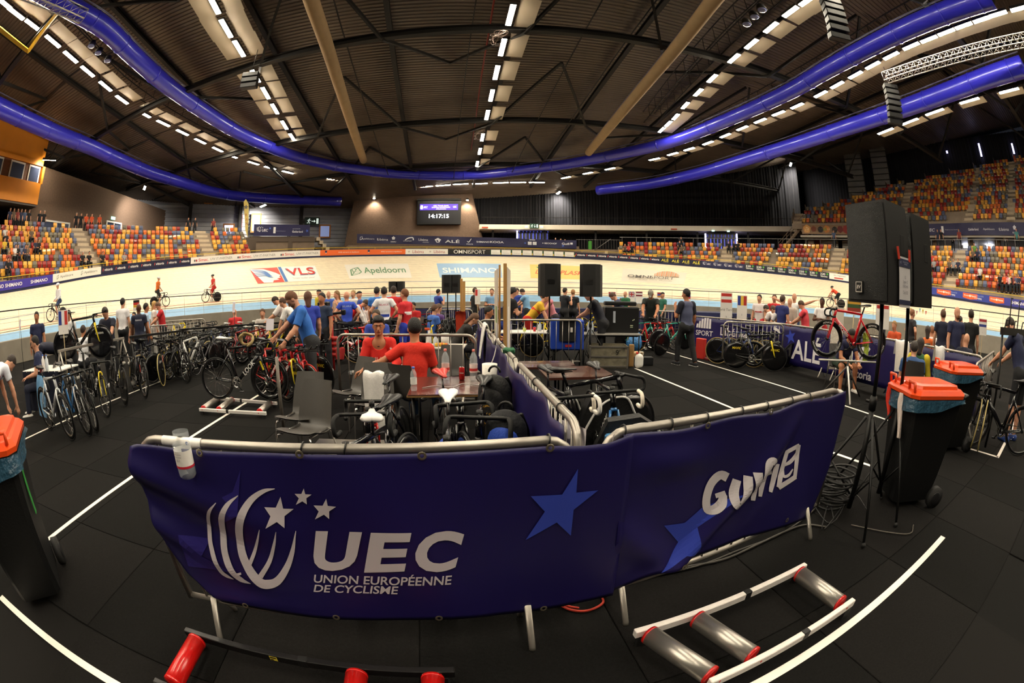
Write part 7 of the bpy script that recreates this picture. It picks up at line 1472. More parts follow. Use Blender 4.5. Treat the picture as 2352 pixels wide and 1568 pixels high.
hl=thing('tyre_loop','rolled tan tubular tyre hanging on the LOOK handlebar','tyre',Dist(565,765,6.7)); hl.location.z=1.05; MB().tube([(.13*math.cos(a),.03*math.sin(2*a),.09*math.sin(a)) for a in np.linspace(0,6.28,25)[:-1]],.022,8,closed=True).build('coil',flat('#b8a070',.9),hl); MB().tube([(.12*math.cos(a),.03*math.cos(2*a),.085*math.sin(a)+.02) for a in np.linspace(0,6.28,25)[:-1]],.016,8,closed=True).build('coil',flat('#a08858',.9),hl)
RDF='#b81a1c'
for i,(px,dd,hd,wf,lb) in enumerate([(618,7.3,-28,'deep','red bicycle with white lettering just behind the LOOK bicycle'),(645,7.0,-30,'disc','red bicycle with a black and yellow disc, second behind the LOOK bicycle'),(672,6.8,-30,'disc','red bicycle nearest the person in the blue shirt'),(700,7.6,-25,'disc','red bicycle farthest back beside the person in the blue shirt')]):
    q=Dist(px,830,dd); bike(lb,(q.x,q.y),hd,frame=RDF if i<3 else '#c4203a',fork=RDF if i!=1 else YL,wf=wf,wr='disc',bars='aero' if i else 'drop',word='cervélo' if i<2 else None,discword='MAVIC' if wf=='disc' else None,dcol=YL,tyre='#171616' if i!=2 else '#b8281c',lean=-4+2*i,saddle='#141414')
# the corner pen
for lb,s,bb,k in [('black and red bicycle with a white saddle nearest the rail',(838,952),(842,924),dict(frame='#17171a',fork='#b82420',saddle='#ece8e4',tape='#1c1a1a',word='LOOK')),
  ('black bicycle with a saddle in Hungarian colours',(907,924),(868,985),dict(frame='#15151a',tape='#3a2624',saddle='#232325',word='LOOK',accent=YL)),
  ('black and yellow bicycle with a white saddle in the corner pen',(1031,911),(1030,975),dict(frame='#18181c',fork=YL,saddle='#f0ece8',tape='#241e1c',word='LOOK')),
  ('black bicycle with a red striped saddle in the corner pen',(1016,858),(1040,905),dict(frame='#141416',saddle='#c03028',word='LOOK')),
  ('black bicycle with a dark saddle left in the corner pen',(909,872),(880,925),dict(frame='#141416',saddle='#2c2c2e')),
  ('glossy black bicycle in the pen beside the backpacks',(1103,875),(1090,960),dict(frame='#141416',saddle='#1c1c1e',word='LOOK'))]:
    a=G(*s,.96);b=G(*bb,.87); d=b-a; h=math.atan2(d.y,d.x); u=Vector((math.cos(h),math.sin(h),0)); c=a+u*.28; bike(lb,(c.x,c.y),math.degrees(h),wf='deep',wr=random.choice(['deep','disc']),bars='drop',lean=random.uniform(-4,4),group=None,**k)
for lb,s,bb,k in [('black bicycle with white taped bars right of the barrier row',(1263,848),(1318,912),dict(frame='#15161a',tape='#efe9e0',saddle='#2a2a2c',word='LOOK')),
  ('black bicycle with cream taped bars against the angled banner',(1378,840),(1437,908),dict(frame='#141518',tape='#efe3d0',saddle='#2c2b2c',word='LOOK',fork='#2c6aa8')),
  ('black bicycle lying behind the white taped ones',(1300,850),(1350,868),dict(frame='#141416',saddle='#202022'))]:
    a=G(*s,.96);b=G(*bb,.87); d=b-a; h=math.atan2(d.y,d.x); u=Vector((math.cos(h),math.sin(h),0)); c=a+u*.28; bike(lb,(c.x,c.y),math.degrees(h),wf='disc',wr='disc',bars='drop',lean=random.uniform(-5,5),**k)
for (px,py,dd,rz,lb,wd) in ((1278,860,3.9,30,'black padded wheel bag with white piping by the dark table top','S'),(1400,875,4.0,10,'black carbon case standing among the white taped bicycles',''),(1455,950,3.2,-8,'second black carbon case beside the angled banner','')):
    p=Dist(px,py,dd); t=thing('wheel_bag',lb,'bag',(p.x,p.y,0),R_(rz)); MB().prism([(-.3,0),(.3,0),(.34,.3),(.25,.62),(.05,.74),(-.2,.7),(-.33,.4)],-.06,.06).build('case',mat('black_case','#19191a',.5,bump=(40,.3)),t); MB().tube([(x,-.062,z) for x,z in spline([(-.3,.3),(-.1,.62),(.15,.68),(.27,.5)],5)],.012,6).build('piping',flat('#dcdad6'),t)
    if wd: MB().d2(merge2([stroke2(spline([(-.1,.42),(0,.56),(.16,.5)],5),[.02,.05,.01])]),lambda x,y:(x,-.065,y)).build('swoosh_print',flat('#e0b43a'),t)
for i in range(3):
    p=Dist(1440+4*i,965+9*i,3.1); box_thing('shoe_box',f'{["upper","middle","lower"][i]} light blue shoe box between the bicycles by the angled banner','box',(p.x,p.y,.45-.18*i),(.28,.2,.16),'#4a86b8',20)
# middle and right
brow((1000,780),(1090,775),4,11,11,'bicycles standing beyond the bare barrier','the row beyond the bare barrier',head=80,frs=['#141416','#b81a1c',YL,'#1d2c5c'])
brow((775,790),(1010,760),7,10.5,11.5,'bicycles among the team beyond the red people','the team row beyond the people in red',head=20,frs=['#141416','#17181c','#b81a1c'])
brow((1180,760),(1235,745),2,11,12,'bicycles by the leaning person','the pair by the leaning person',head=170)
brow((1470,770),(1545,765),4,12.5,13,'bicycles beside the black flight case','the group right of the black flight case',head=15,frs=['#141416','#b81a1c','#3f9a8a','#17181c'])
brow((1610,705),(1720,700),5,19,19,'dark bicycles behind the far navy tables','the far row before the track',head=10,bars=('drop',))
brow((660,705),(1010,703),11,16.5,17,'bicycles along the fence beyond the Belarus team','the row along the fence beyond the Belarus team',head=15,frs=['#141416','#17181c','#1d2c5c','#8a1c1c'])
brow((1240,700),(1420,700),6,17,17.5,'bicycles along the fence behind the twin speakers','the row along the fence behind the twin speakers',head=12)
brow((1725,715),(1880,728),9,13.4,12.6,'bicycles racked behind the navy banner','the rack behind the ALE banner',head=60,bars=('drop','aero'))
brow((2060,760),(2190,780),5,11.5,11,'bicycles beyond the simac banner','the row beyond the simac banner',head=50)
brow((1690,800),(1772,790),4,10.8,11.5,'time trial bicycles before the navy banner','the group before the navy banner',head=-35,bars=('aero','drop'),wk=('disc','disc','deep'))
b_=bike('black time trial bicycle with a yellow MAVIC disc before the navy banner',tuple(Dist(1735,825,10.3))[:2],-28,frame='#17171a',fork=YL,wf='disc',wr='disc',bars='aero',discword='MAVIC',dcol=YL)
def loose_wheel(px,py,dist,label,kind,rz,lean=8,tyre=None,word=None):
    q=Dist(px,py,dist); t=thing('wheel',label,'wheel',(q.x,q.y,0),R_(rz)); wp=wheelparts(kind); w=ob('rim',wp['rim'],t,(0,0,WR)); w.rotation_euler=(R_(lean),0,0); ty=ob('tyre',wp['tyre'],w); ob('hub',wp['hub'],w)
    if tyre: setm(ty,flat(tyre,.7))
    if 'spoke_set' in wp: stuff(ob('spoke_set',wp['spoke_set'],w))
    if word: MB().d2(fit(text(word,1,0,.03),0,.16,.24),lambda x,y:(x,-.02,y)).build('disc_lettering',flat(YL),w)
loose_wheel(1815,810,10.9,'loose black disc wheel leaning on the navy banner','disc',10,14); loose_wheel(1835,805,11.2,'loose black disc wheel with yellow word behind the other','disc',-5,14,word='MAVIC'); loose_wheel(1520,800,11.5,'small fan shaped disc wheel beside the work table','disc',30,10)
loose_wheel(2240,985,6.4,'spoked disc with white hub print and tan tyre standing at the right','deep',25,4,'#b8a468')
# red bicycle in the work stand
q=Dist(1952,780,8.1); ws=thing('work_stand','white work stand with three legs and a cross bar under the red bicycle','stand',(q.x,q.y,0),R_(-30)); bike('raised red bicycle with white lettering in the work stand',(q.x,q.y),152,frame='#c4161e',fork='#c4161e',wf='deep',wr='deep',bars='drop',tape='#1a1a1a',saddle='#1c1c1c',word='cervélo',discword='NOVATEC',dcol='#e6e2dc',z=.72,tyre='#1c1715')
MB().tube([(-.62,0,.68),(.62,0,.7)],.018,8).build('cross_bar',flat('#c9c5be',.4,.4),ws); MB().tube([(0,0,.1),(0,0,.7)],.022,8).build('post',flat('#2a2a2c'),ws)
for a,c_l in((-90,'#ece8e2'),(30,'#4a4644'),(150,'#4a4644')): MB().tube([(0,0,.6),(.5*math.cos(R_(a)),.5*math.sin(R_(a)),.02)],.018,8).build('leg',flat(c_l,.4),ws)
p=Dist(1988,760,8.3); cloth_strip('yellow_cloth','yellow green cloth hanging from the raised red bicycle',[(p.x,p.y,.95),(p.x+.02,p.y,1.2),(p.x+.04,p.y-.03,1.05),(p.x,p.y-.05,.7)],.14,'#b8cc4a',cat='cloth')
for px,py,dd,hd,lb,k in((2262,965,6.9,200,'black bicycle with a tan tyre clamped at the far right',dict(tyre='#b8a468',wf='deep')),(2300,940,6.6,120,'bicycle with spoked wheels beside the person in shorts',dict(wf='spoke',wr='spoke'))):
    q=Dist(px,py,dd); bike(lb,(q.x,q.y),hd,**{**dict(frame='#15151a',bars='drop',wr='disc'),**k})
q=Dist(2320,870,7.4); br_=thing('bicycle_rack','tall black rack with upright rods at the far right','rack',(q.x,q.y,0)); MB().box((0,0,1.55),(1.6,.06,.1)).build('top_bar',m_black,br_)
for i in range(6): MB().tube([(-.7+.28*i,0,1.5),(-.7+.28*i,-.05,2.0 if i%2 else 1.7),(-.6+.28*i,-.05,2.0 if i%2 else 1.7)],.012,6).build('hook',m_black,br_)
for x in(-.75,.75): MB().tube([(x,0,0),(x,0,1.6)],.022,8).build('upright',m_black,br_)
# ================================================================ barrier runs with banners in the middle and right
def banner_run(P,Q,n,label,blabel,figs,side=-1,zb=.12,bars=True):
    P=Vector(P);Q=Vector(Q);P.z=Q.z=0; d=(Q-P).normalized(); L=(Q-P).length; k=L/n; nn=Vector((d.y,-d.x,0))*(1 if side<0 else -1)
    for i in range(n): barrier(P+d*(k*i+.02),P+d*(k*(i+1)-.02),f'{ORDN[i] if n>1 else "single"} {label}',group=None)
    def pos(s,z,o=0): q=P+d*s+nn*(.035+.018*math.sin(s*2.3+z*2)+.008*math.sin(s*7+z*6)+o); return Vector((q.x,q.y,z))
    b=MB().grid(lambda a,c:pos(.03+(L-.06)*a,zb+(1.06-zb-.02*math.sin(a*n*14)**2)*c),int(L*10),8).build('sponsor_banner',m_navy); tag(b,blabel,'banner'); b.modifiers.new('thick','SOLIDIFY').thickness=.003
    for VF,c in figs(L): MB().d2(fine(VF,.12),lambda s,z:pos(s,z,.012)).build('printed_mark',flat(c,.5),b)
    return pos
w_='#e4e0e4'
banner_run(G(1385,702,H1) if False else Dist(1590,715,12.8),Dist(1790,745,11.4),1,'barrier under the OMNISPORT and Libéma banner','navy banner with OMNISPORT dome and Libéma lettering before the flags',lambda L:[(fit(text('SPORT',1,0,.01),.5,.62,.6),w_),(merge2([poly2([(.2+.09*i,.76),(.27+.09*i,.76),(.29+.085*i,.76+.3*math.sin(.4+i*.32)),(.23+.085*i,.76+.3*math.sin(.4+i*.32))]) for i in range(6)]),w_),(fit(text('Libéma',1,0,.01),1.5,.72,.9),w_),(star2(1.1,.4,.2,10),'#2f41aa')])
banner_run(Dist(1770,742,11.6),Dist(2085,782,8.9),2,'barrier under the ALE and vittoria banner','navy banner with ALE letters and white vittoria mark behind the red bicycle',lambda L:[(merge2([stroke2(spline([(.15,.82),(.3,.55),(.45,.55),(.6,.82)],4),.0) if False else stroke2([(.2+.28*math.cos(a)*.9,.82+.12*math.sin(a)) for a in np.linspace(0,3.14,9)],.07),fit(text('R',1),.22,.8,.06)]),w_),(fit(text('ALÉ',1,0,.05),1.45,.58,1.0,.6),w_),(merge2([stroke2([(2.95,.75),(2.95,.55),(3.05,.45),(3.3,.85)],.1),stroke2([(3.15,.42),(3.45,.85)],.07),fit(text('vittoria',1,0,.02),3.25,.28,.7)]),w_),(star2(.85,.8,.2,15),'#2f41aa'),(fit(text('BEAT',1,0,.02),.22,.98,.2),w_)])
banner_run(Dist(2085,782,8.9),Dist(2262,812,8.0),1,'barrier under the simac banner','navy banner with simac lettering by the orange lidded bins',lambda L:[(fit(text('simac',1,0,.03),L*.35,.5,L*.5),w_),(rect(L*.7,.4,L*.85,.62),w_)])
a=G(2283,807,H1);b=G(2243,836,H1); barrier(a,b,'bare barrier with mesh panel running toward the far right bicycles',n=13)
barrier(Dist(1663,742,10.6),Dist(1800,744,11.0),'bare barrier before the navy banner with bicycles leaning on it',n=13)
for (pa,da,pb,db,lb) in((( 370,722),16,(470,722),15.5,'bare barrier behind the long rack at the left'),((980,720),14.5,(1085,720),14.5,'bare barrier beyond the small speakers, nearer'),((985,708),17,(1090,708),17,'bare barrier beyond the small speakers, farther'),((1090,708),16.5,(1145,708),16.5,'bare barrier left of the wooden boards'),((340,735),13.5,(415,732),13,'short bare barrier beside the FRANCE shirt'),((1465,705),16,(1560,707),15.5,'bare barrier behind the capped mechanic')):
    barrier(Dist(*pa,da),Dist(*pb,db),lb,n=11)
for (px,py,dd,w,lb,rz) in((2070,800,8.7,.2,'white towel on the navy banner left of the tall stands',0),(2158,800,8.4,.16,'small white towel on the navy banner right of the pony tail',0)):
    p=Dist(px,py,dd); cloth_strip('white_towel',lb,[(p.x+.05,p.y+.06,.85),(p.x,p.y,H1+.03),(p.x-.04,p.y-.07,1.0),(p.x-.04,p.y-.08,.55)],w*1.6,'#ebe8e6',wdir=(.8,-.6,0))
# tables and big boxes in the middle
def tbl(px,py,dd,w,d,h,label,top='#e8e4de',skirt=None,rz=0):
    q=Dist(px,py,dd); t=thing('table',label,'table',(q.x,q.y,0),R_(rz)); MB().box((0,0,h-.015),(w,d,.03),0,ch=.006).build('table_top',flat(top,.5),t)
    for x in(-w*.45,w*.45):
        for y in(-d*.4,d*.4): MB().tube([(x,y,0),(x,y,h-.03)],.015,6).build('leg',m_black,t)
    if skirt: MB().grid(lambda a,c:(-w/2+w*a,-d/2-.01-.012*math.sin(a*40),.05+(h-.06)*c),40,2).build('skirt',flat(skirt,.6),t)
    return t
tbl(112,830,8.9,1.3,.7,.76,'white topped table with food and bottles beside the left rack',skirt='#1a2038',rz=20); tbl(1215,725,9.9,1.3,.7,.76,'white table with cups and food beyond the bare barrier'); tbl(1400,770,10.2,1.5,.6,.72,'work table with a grey top before the black flight case',top='#8a8680')
tbl(1010,740,7.4,.9,.6,.74,'table of fruit and cleaning spray behind the bare barrier',top='#c9c2b8')
for i,(px,py,h_,c_) in enumerate(((985,752,.28,'#ece8e4'),(1000,755,.2,'#dfe6f0'),(1022,757,.16,'#f0ede8'))):
    p=Dist(px,py,7.3); o=thing(('spray_bottle','bottle','paper_roll')[i],('white spray bottle with orange nozzle behind the bare barrier','small clear bottle beside the spray bottle','white paper roll beside the fruit behind the bare barrier')[i],('bottle','bottle','roll')[i],(p.x,p.y,.742)); MB().lathe([(.04,0),(.045,.02),(.042,h_*.6),(.02,h_*.8),(.018,h_)] if i<2 else [(.07,0),(.07,.22)],14).build('body',flat(c_,.5),o)
    if i==0: MB().box((-.03,0,h_+.02),(.09,.03,.04),0,ch=.006).build('nozzle',flat('#e0582a'),o)
for i in range(6):
    p=Dist(1003+4*i,768,7.25); fr=thing('fruit',f'{["first","second","third","fourth","fifth","sixth"][i]} from the left of the orange and yellow fruit by the spray bottle','fruit',(p.x,p.y,.742)); MB().ell((0,0,.035),(.04,.036,.035),0,10,7).build('flesh',flat('#e0742a' if i%2 else '#e0b43a',.5),fr); MB().tube([(0,0,.068),(.004,0,.08)],.003,4).build('stem',flat('#5a4a2a'),fr)
for i,(px,py,dd,h_,c_,lb) in enumerate(((96,800,8.4,.26,'#e8e6e2','white bottle on the food table at the left'),(104,797,8.5,.24,'#d8dee6','pale bottle on the food table at the left'),(90,812,8.3,.12,'#c82a26','red jar on the food table at the left'),(1228,722,9.8,.1,'#c8242a','red cup on the white table beyond the bare barrier'),(1240,718,9.9,.2,'#d8e0e0','clear bottle on the white table beyond the bare barrier'),(1205,728,9.8,.08,'#c8d84a','yellow green pack on the white table beyond the bare barrier'),(1352,760,10,.26,'#d8dee2','first clear bottle on the grey work table'),(1360,762,10,.26,'#d0dade','second clear bottle on the grey work table'))):
    p=Dist(px,py,dd); o=thing('container',lb,'container',(p.x,p.y,.762 if dd<10 else .722)); MB().lathe([(.036,0),(.04,.01),(.038,h_*.75),(.016,h_*.9),(.016,h_)] if h_>.15 else [(.03,0),(.036,h_)],12).build('wall',flat(c_,.4),o); MB().lathe([(.018,h_),(.018,h_+.02)],10).build('lid',flat('#3a6ac8'),o)
p=Dist(85,850,8.1); cloth_strip('blue_film','light blue plastic sheet hanging off the food table','' and [] or [(p.x+.2,p.y,.76),(p.x+.22,p.y-.05,.6),(p.x+.2,p.y-.1,.12)],.42,'#6a9cc8',cat='sheet')
q=Dist(1425,735,10.6); fc=box_thing('flight_case','big black flight case with a raised lid and white label strip','case',(q.x,q.y,.62),(.85,.5,.72),'#121214',-4,.02); MB().box((0,.1,.8),(.8,.3,.1),0,ch=.02).build('lid',flat('#161618'),fc); MB().box((-.2,-.256,.48),(.06,.006,.28)).build('label_strip',flat('#b8c0cc'),fc); MB().d2(merge2([stroke2([(.25,.4),(.31,.43)],.02),stroke2([(.2,.28),(.27,.28)],.02),stroke2([(.2,.24),(.27,.24)],.02)]),lambda x,y:(x,-.258,y)).build('sticker',flat('#c8ccae'),fc)
q=Dist(1302,735,9.4); bb_=box_thing('blue_box','big bright blue transport box with a black jacket over it','box',(q.x,q.y,0.42),(.72,.5,.66),'#1a3fa8',-3,.03); MB().grid(lambda a,c:(-.18+.36*a,-.27-.03*math.sin(a*3.1),.2+.52*c),6,6).build('draped_jacket',mat('black_cloth','#15151a',.9),bb_); MB().box((.02,-.26,.1),(.14,.01,.05)).build('red_label',flat('#b02422'),bb_); MB().box((.08,-.31,.45),(.05,.006,.1)).build('tag',flat('#d8d2cc'),bb_)
for i in(-1,1): MB().tube([(i*.3,0,-.42),(i*.3,0,0)],.02,6).build('leg',m_black,bb_)
for px,py,dd,w,lb,rz in((1330,690,18.5,3.4,'low navy covered table run before the track, behind the twin speakers',0),(1430,690,18.8,3.0,'low navy covered table run before the track, at the crossed bar card',0),(1020,690,18,3.2,'low navy covered table run before the track, behind the small speakers',0),(900,690,18.5,4.0,'low navy covered table run before the track, behind the Belarus team',0),(1560,690,19,4.5,'low navy covered table run before the track, behind the walking person',0),(1640,690,19,3.5,'low navy covered table run before the track, behind the flags',0),(1180,690,19,3.0,'low navy covered table run before the track, at the wooden boards',0)):
    tbl(px,py,dd,w,.8,1.0,lb,top='#20264e',skirt='#1c2150',rz=rz)
q=Dist(1035,737,10.5); bp=thing('palm_tuft','dark feathery black plume of bags beside the red jacket','bag',(q.x,q.y,0)); o=MB()
for i in range(40): a=i*2.4; o.tube([(0,0,.5),(.2*math.cos(a),.2*math.sin(a),.8+.1*(i%3)),(.4*math.cos(a),.3*math.sin(a),.7)],.012,4)
o.build('strands',flat('#15171a'),bp); MB().ell((0,0,.35),(.35,.3,.38),0,12,8).build('sack',flat('#17181a'),bp)
q=Dist(762,745,9.6); rs=thing('repair_stand','red repair stand with a clamp by the bending cyclist','stand',(q.x,q.y,0)); MB().tube([(0,0,0),(0,0,1.3)],.035,8).build('post',flat('#b01c1c',.4),rs); MB().tube([(0,0,1.25),(.3,0,1.28)],.03,8).build('clamp_arm',m_black,rs); MB().box((.3,0,1.28),(.1,.08,.12),0,ch=.02).build('clamp',m_black,rs)
for i in range(4): MB().tube([(-.15,-.05,.35+.12*i),(.15,-.05,.35+.12*i)],.05,8).build('tool_roll',flat('#b8241f',.4),rs)
q=Dist(745,752,10.5); tr=thing('camera_tripod','black camera tripod left of the red repair stand','tripod',(q.x,q.y,0)); MB().box((0,0,1.42),(.28,.2,.18),0,ch=.02).build('camera_head',m_black,tr)
for a in(0,120,240): MB().tube([(0,0,1.35),(.35*math.cos(R_(a)),.35*math.sin(R_(a)),0)],.03,6).build('leg',flat('#3a3632'),tr)
for px,py,dd,w,h_,lb in((620,745,10,.22,.26,'white paper on a music stand behind the rollers'),(537,705,13,.1,.3,'narrow white paper hung on the dark case behind the rollers') ,(46,745,17,.18,.34,'white paper hung on the safety fence at the far left')):
    q=Dist(px,py,dd); t=thing('notice_paper',lb,'paper',(q.x,q.y,0)); zc=HEYE+(q.z-HEYE); MB().box((0,0,q.z),(w,.006,h_),0,rot=Rt(x=-.15)).build('sheet',flat('#e4dee8'),t); MB().tube([(0,.02,0),(0,.02,q.z)],.01,5).build('stand_rod',m_black,t)
q=Dist(1610,800,11.6); box_thing('red_bracket','red angular trainer part on the carpet behind the walking person','trainer',(q.x,q.y,0),(.12,.3,.55),'#b8281f',25); 
q=Dist(1640,808,11.5); t=thing('roller_pair','two short steel drums lying on a dark red base on the carpet','trainer',(q.x,q.y,0)); MB().box((0,0,.03),(.5,.3,.06),0,ch=.01).build('base',flat('#5a1a1c'),t)
for x in(-.12,.14): MB().tube([(x,-.1,.09),(x,.1,.09)],.055,12).build('drum',m_alu2,t)
# orange lidded bin beyond the blue shirt
d=Dist(735,745,11.5); bin_('far black bin with orange lid behind the person in the blue shirt',(d.x,d.y,0),180,bag=None)
# ================================================================ flag cards
for px,py,dd,w,h_,kd,sh,lb in((144,712,9.5,.26,.3,'france',.16,'blue white red card on the left above the food table'),(313,688,15,.26,.26,'germany',.1,'black red gold card beside the FRANCE shirt'),(1097,664,16,.2,.26,'redwhite',.3,'red and white card left of the wooden boards'),(1406,670,20,.36,.24,'nordic',.0,'red card with a blue cross right of the twin speakers'),(1451,669,20,.3,.28,'union',.3,'card with crossed red and white bars on blue'),(1468,669,20,.34,.24,'latvia',.3,'dark red card with a white stripe'),(1518,671,19,.36,.24,'armenia',.2,'red blue orange card by the photographer'),(1583,673,19,.14,.26,'russia',.1,'white blue red card behind the walking person'),(1705,678,14,.34,.34,'romania',.42,'blue yellow red card right of the Austrian board'),(2028,700,12,.42,.2,'monaco',.42,'red and white card under the tall speaker'),(2258,732,13,.3,.22,'netherlands',.2,'red white blue card at the far right')):
    q=Dist(px,py,dd); flag_sign(lb,(q.x,q.y,q.z),w,h_,kd,0,sh,-math.degrees(math.atan2(q.x,q.y)),words=('','1') if sh else ())
q=Dist(1669,672,12.6); flag_sign('tall white board with two red stripes before the navy banner',(q.x,q.y,q.z),.36,.3,'austria',0,.62,-24,words=('World Terrace','2','AUSTRIA'))
q=Dist(1962,688,9.4); fs_=flag_sign('yellow green red flag card beside the tall speakers',(q.x,q.y,q.z),.36,.26,'lithuania',0,.05,-40); q=Dist(1925,700,9.6); tag(recenter(MB().box((0,0,.95),(.3,.02,1.3),0,M=Matrix.Translation((q.x,q.y,0))@Rt(z=-.7)).build('screen_board',flat('#dcd2c4',.7))),'plain cream panel behind the handlebar of the raised red bicycle','panel')
for i in range(7):
    q=Dist(2092+7*i+(90 if i==6 else 0)*.4,708+(i%3)*3,17); tag(MB().prism([(-.06,.0),(.06,0),(0,-.14)],-.004,.004).build('pennant',flat(['#e0c23a','#3a6ac8','#e8a0a8','#7ac0e0','#e0c23a','#d8442c','#d8442c'][i]),None,(q.x,q.y,q.z)),f'{["first","second","third","fourth","fifth","sixth","seventh"][i]} small pennant strung right of the tall speakers','pennant')
# ================================================================ people
def az_(px,py): d=ray(px,py); return math.degrees(math.atan2(d.x,d.y))
def PH(px,py,hp):
    r=math.hypot(px-1176,py-784); th=2*math.asin(r/1960); S_=r/math.sin(th) if th>.01 else 980; d=.235*S_/hp; q=Dist(px,py,d); return q,d
def man(px,py,hp,label,turn,pose,shirt,legs,dist=None,h=None,**k):
    """px,py: top of the head; hp: head height in pixels (or dist); face: 0 back to the camera, 180 towards it, 90 to the left"""
    if dist: q=Dist(px,py,dist); d=dist
    else: q,d=PH(px,py,hp)
    lean=k.get('lean',POSE[pose].get('lean',0) if isinstance(pose,str) else pose.get('lean',0)); sit=(isinstance(pose,str) and pose.startswith('sit')) or k.get('z')
    if h is None: h=1.78 if sit or lean>18 else min(max(q.z,1.62),1.93)
    fz=turn-az_(px,py); off=Vector((0,0,0))
    if lean>8:   # keep the head, not the feet, on the line of sight
        L=.72*math.sin(R_(lean))*h/1.78; off=Vector((math.sin(R_(fz)),-math.cos(R_(fz)),0))*L
    res=.011 if d<6 else .0145 if d<10 else .019 if d<14 else .025
    if 'res' in k: res=k.pop('res')
    return person(label,(q.x+off.x,q.y+off.y,0),fz,pose,shirt,legs,res=res,h=h,hands=True,**k)
NV_='#1c2038'
# the two people in red
qh=Dist(868,731,5.9); T,I=person('person in a red HUN skinsuit sitting on a chair facing the camera',(qh.x,qh.y+.05,0),180-az_(868,730)-6,'sit',shirt='#d8241a',legs='#c82218',hair='#15100d',skin='tan',shoe='#e0dcd6',sleeve=1.75,leglen=.42,res=.008,h=1.78,face=True,tophair=True,headyaw=4,width=.9,aL=((-.32,.3,-1),(.35,.75,-.35)),aR=((.32,.25,-1),(-.3,.8,-.4)),lean=6,hem=.05,scoop=.098)
chestprint(T,I,[(fit(text('HUN',1,0,.05),0,-.05,.22),'#e8b8ac')],up=.3)
MB().box((0,0,0),(.03,.012,.012)).build('suit_zip',flat('#3a1a18'),T).location=(0,.0,.0); T.children[-1].location=(0,.16,.95)
chair('dark chair carrying the person in the HUN suit',(qh.x,qh.y+.08,0),180-az_(868,730)-6)
qr=Dist(948,738,5.05); fz=-8
T,I=person('person in a red shirt seen from behind, arm over the chair back',(qr.x,qr.y+.05,0),-2,'sit',shirt='#d92a16',legs='#1f3a56',hair='#12100f',skin='tan',shoe='#2a2a2c',sleeve=.75,res=.0085,h=1.78,headyaw=24,width=.92,lean=4,aL=((-.8,-.3,-.5),(-.95,-.3,-.4)),aR=((.2,.3,-1),(-.2,.9,-.1)),hem=.08,curl=.9)
J=I['J']['L']; w=I['q'](J[2]-J[7]*.035); MB().tube([tuple(w-np.array(J[7])*.012),tuple(w+np.array(J[7])*.012)],.034,14).build('wrist_watch',flat('#141416',.3),T)
chair('dark chair under the person in the red shirt',(qr.x,qr.y+.06,0),-25)
MB().d2(star2(0,0,.02,0,.4),lambda x,y:(x,0,y)).build('sleeve_logo',flat('#e8e0dc'),T).location=(-.29,-.03,1.0)
# person in the blue shirt at the red bicycles
T,I=man(678,671,33,'person in a bright blue shirt leaning over the red bicycles',98,dict(lean=17,head=(-8,-32)),'#2f6fc8','#3c3f44',dist=6.9,h=1.8,hair='#6a3f22',skin='light',sleeve=.8,res=.009,face=True,leglen=1,aL=((-.2,.45,-.95),(-.1,.75,-.75)),aR=((.15,.75,-.8),(.1,.85,-.75)),shoe='#1c1c1e',beard='#7a5238',hem=.12)
J=I['J']['L']; w=I['q'](J[2]-J[7]*.03); MB().tube([tuple(w-np.array(J[7])*.012),tuple(w+np.array(J[7])*.012)],.034,12).build('wrist_watch',flat('#1a1a1c',.3),T)
chestprint(T,I,[(merge2([poly2([(-.0,.06),(.03,.0),(-.03,.0)]),fit(text('SWEDEN',1),0,-.06,.2)]),'#c8b060')],up=.34)
man(707,672,26,'long haired person in a royal blue polo behind the blue shirt',10,'stand','#2b3fae','#1c1c24',dist=8.6,hair='#5a3420',longhair=True,sleeve=.6)
man(740,675,24,'dark haired person half hidden between the two blue shirts',150,'stand','#22304a','#1c1c24',dist=9.4,hair='#1c120c',skin='tan')
# person walking across the carpet
g=G(1572,838); T,I=person('person in a grey and navy shirt walking with hand at the mouth',(g.x,g.y,0),40-az_(1572,838),'walk',shirt='#4a4f6a',legs='#15161c',hair='#15110f',skin='tan',shoe='#20222a',sleeve=.75,slcol='#23253a',res=.012,h=1.83,headyaw=22,aL=((-.3,.25,-.95),(.3,.55,1)),aR=((.22,-.05,-1),(.05,.25,-1)),hem=.12)
for c in T.children:
    if c.name.startswith('shoe'): MB().box((0,0,0),(.09,.27,.02)).build('sole',flat('#e8e4de'),c).location=(sum((Vector(b) for b in c.bound_box),Vector())/8*Vector((1,1,0)) if False else Vector(((c.bound_box[0][0]+c.bound_box[6][0])/2,(c.bound_box[0][1]+c.bound_box[6][1])/2,c.bound_box[0][2]+.008)))
# middle: Belarus team and neighbours
g=G(803,801); T,I=person('cyclist in a red and white suit bending over a bicycle to the right',(g.x,g.y,0),-80,dict(POSE['bend'],lean=48,head=(0,-20),aL=((-.05,.45,-1),(.05,.35,-1)),aR=((.05,.5,-1),(.0,.35,-1))),shirt='#c81c22',legs='#c81a20',hair='#4a3222',shoe='#e8e4e0',sleeve=1.95,slcol='#ece8e6',leglen=.62,res=.013,h=1.76); 
T,I=man(796,671,20,'person in a blue BELARUS shirt seen from behind',5,'hips','#2c4cc0','#1d2030',hair='#c8a078',bald=True,sleeve=.5); chestprint(T,I,[(fit(text('BELARUS',1,0,.02),0,.0,.26),'#9fb4e8')],back=True,up=.42)
man(867,704,20,'seated person in a blue shirt looking toward the camera',165,'sit','#2f48a8','#20242c',dist=8.6,hair='#4a3a2c'); man(865,661,17,'person in a light blue shirt seen from behind, left of the white shirt',-20,'stand','#2f70c8','#22242c',hair='#2a1c14',dist=12.5)
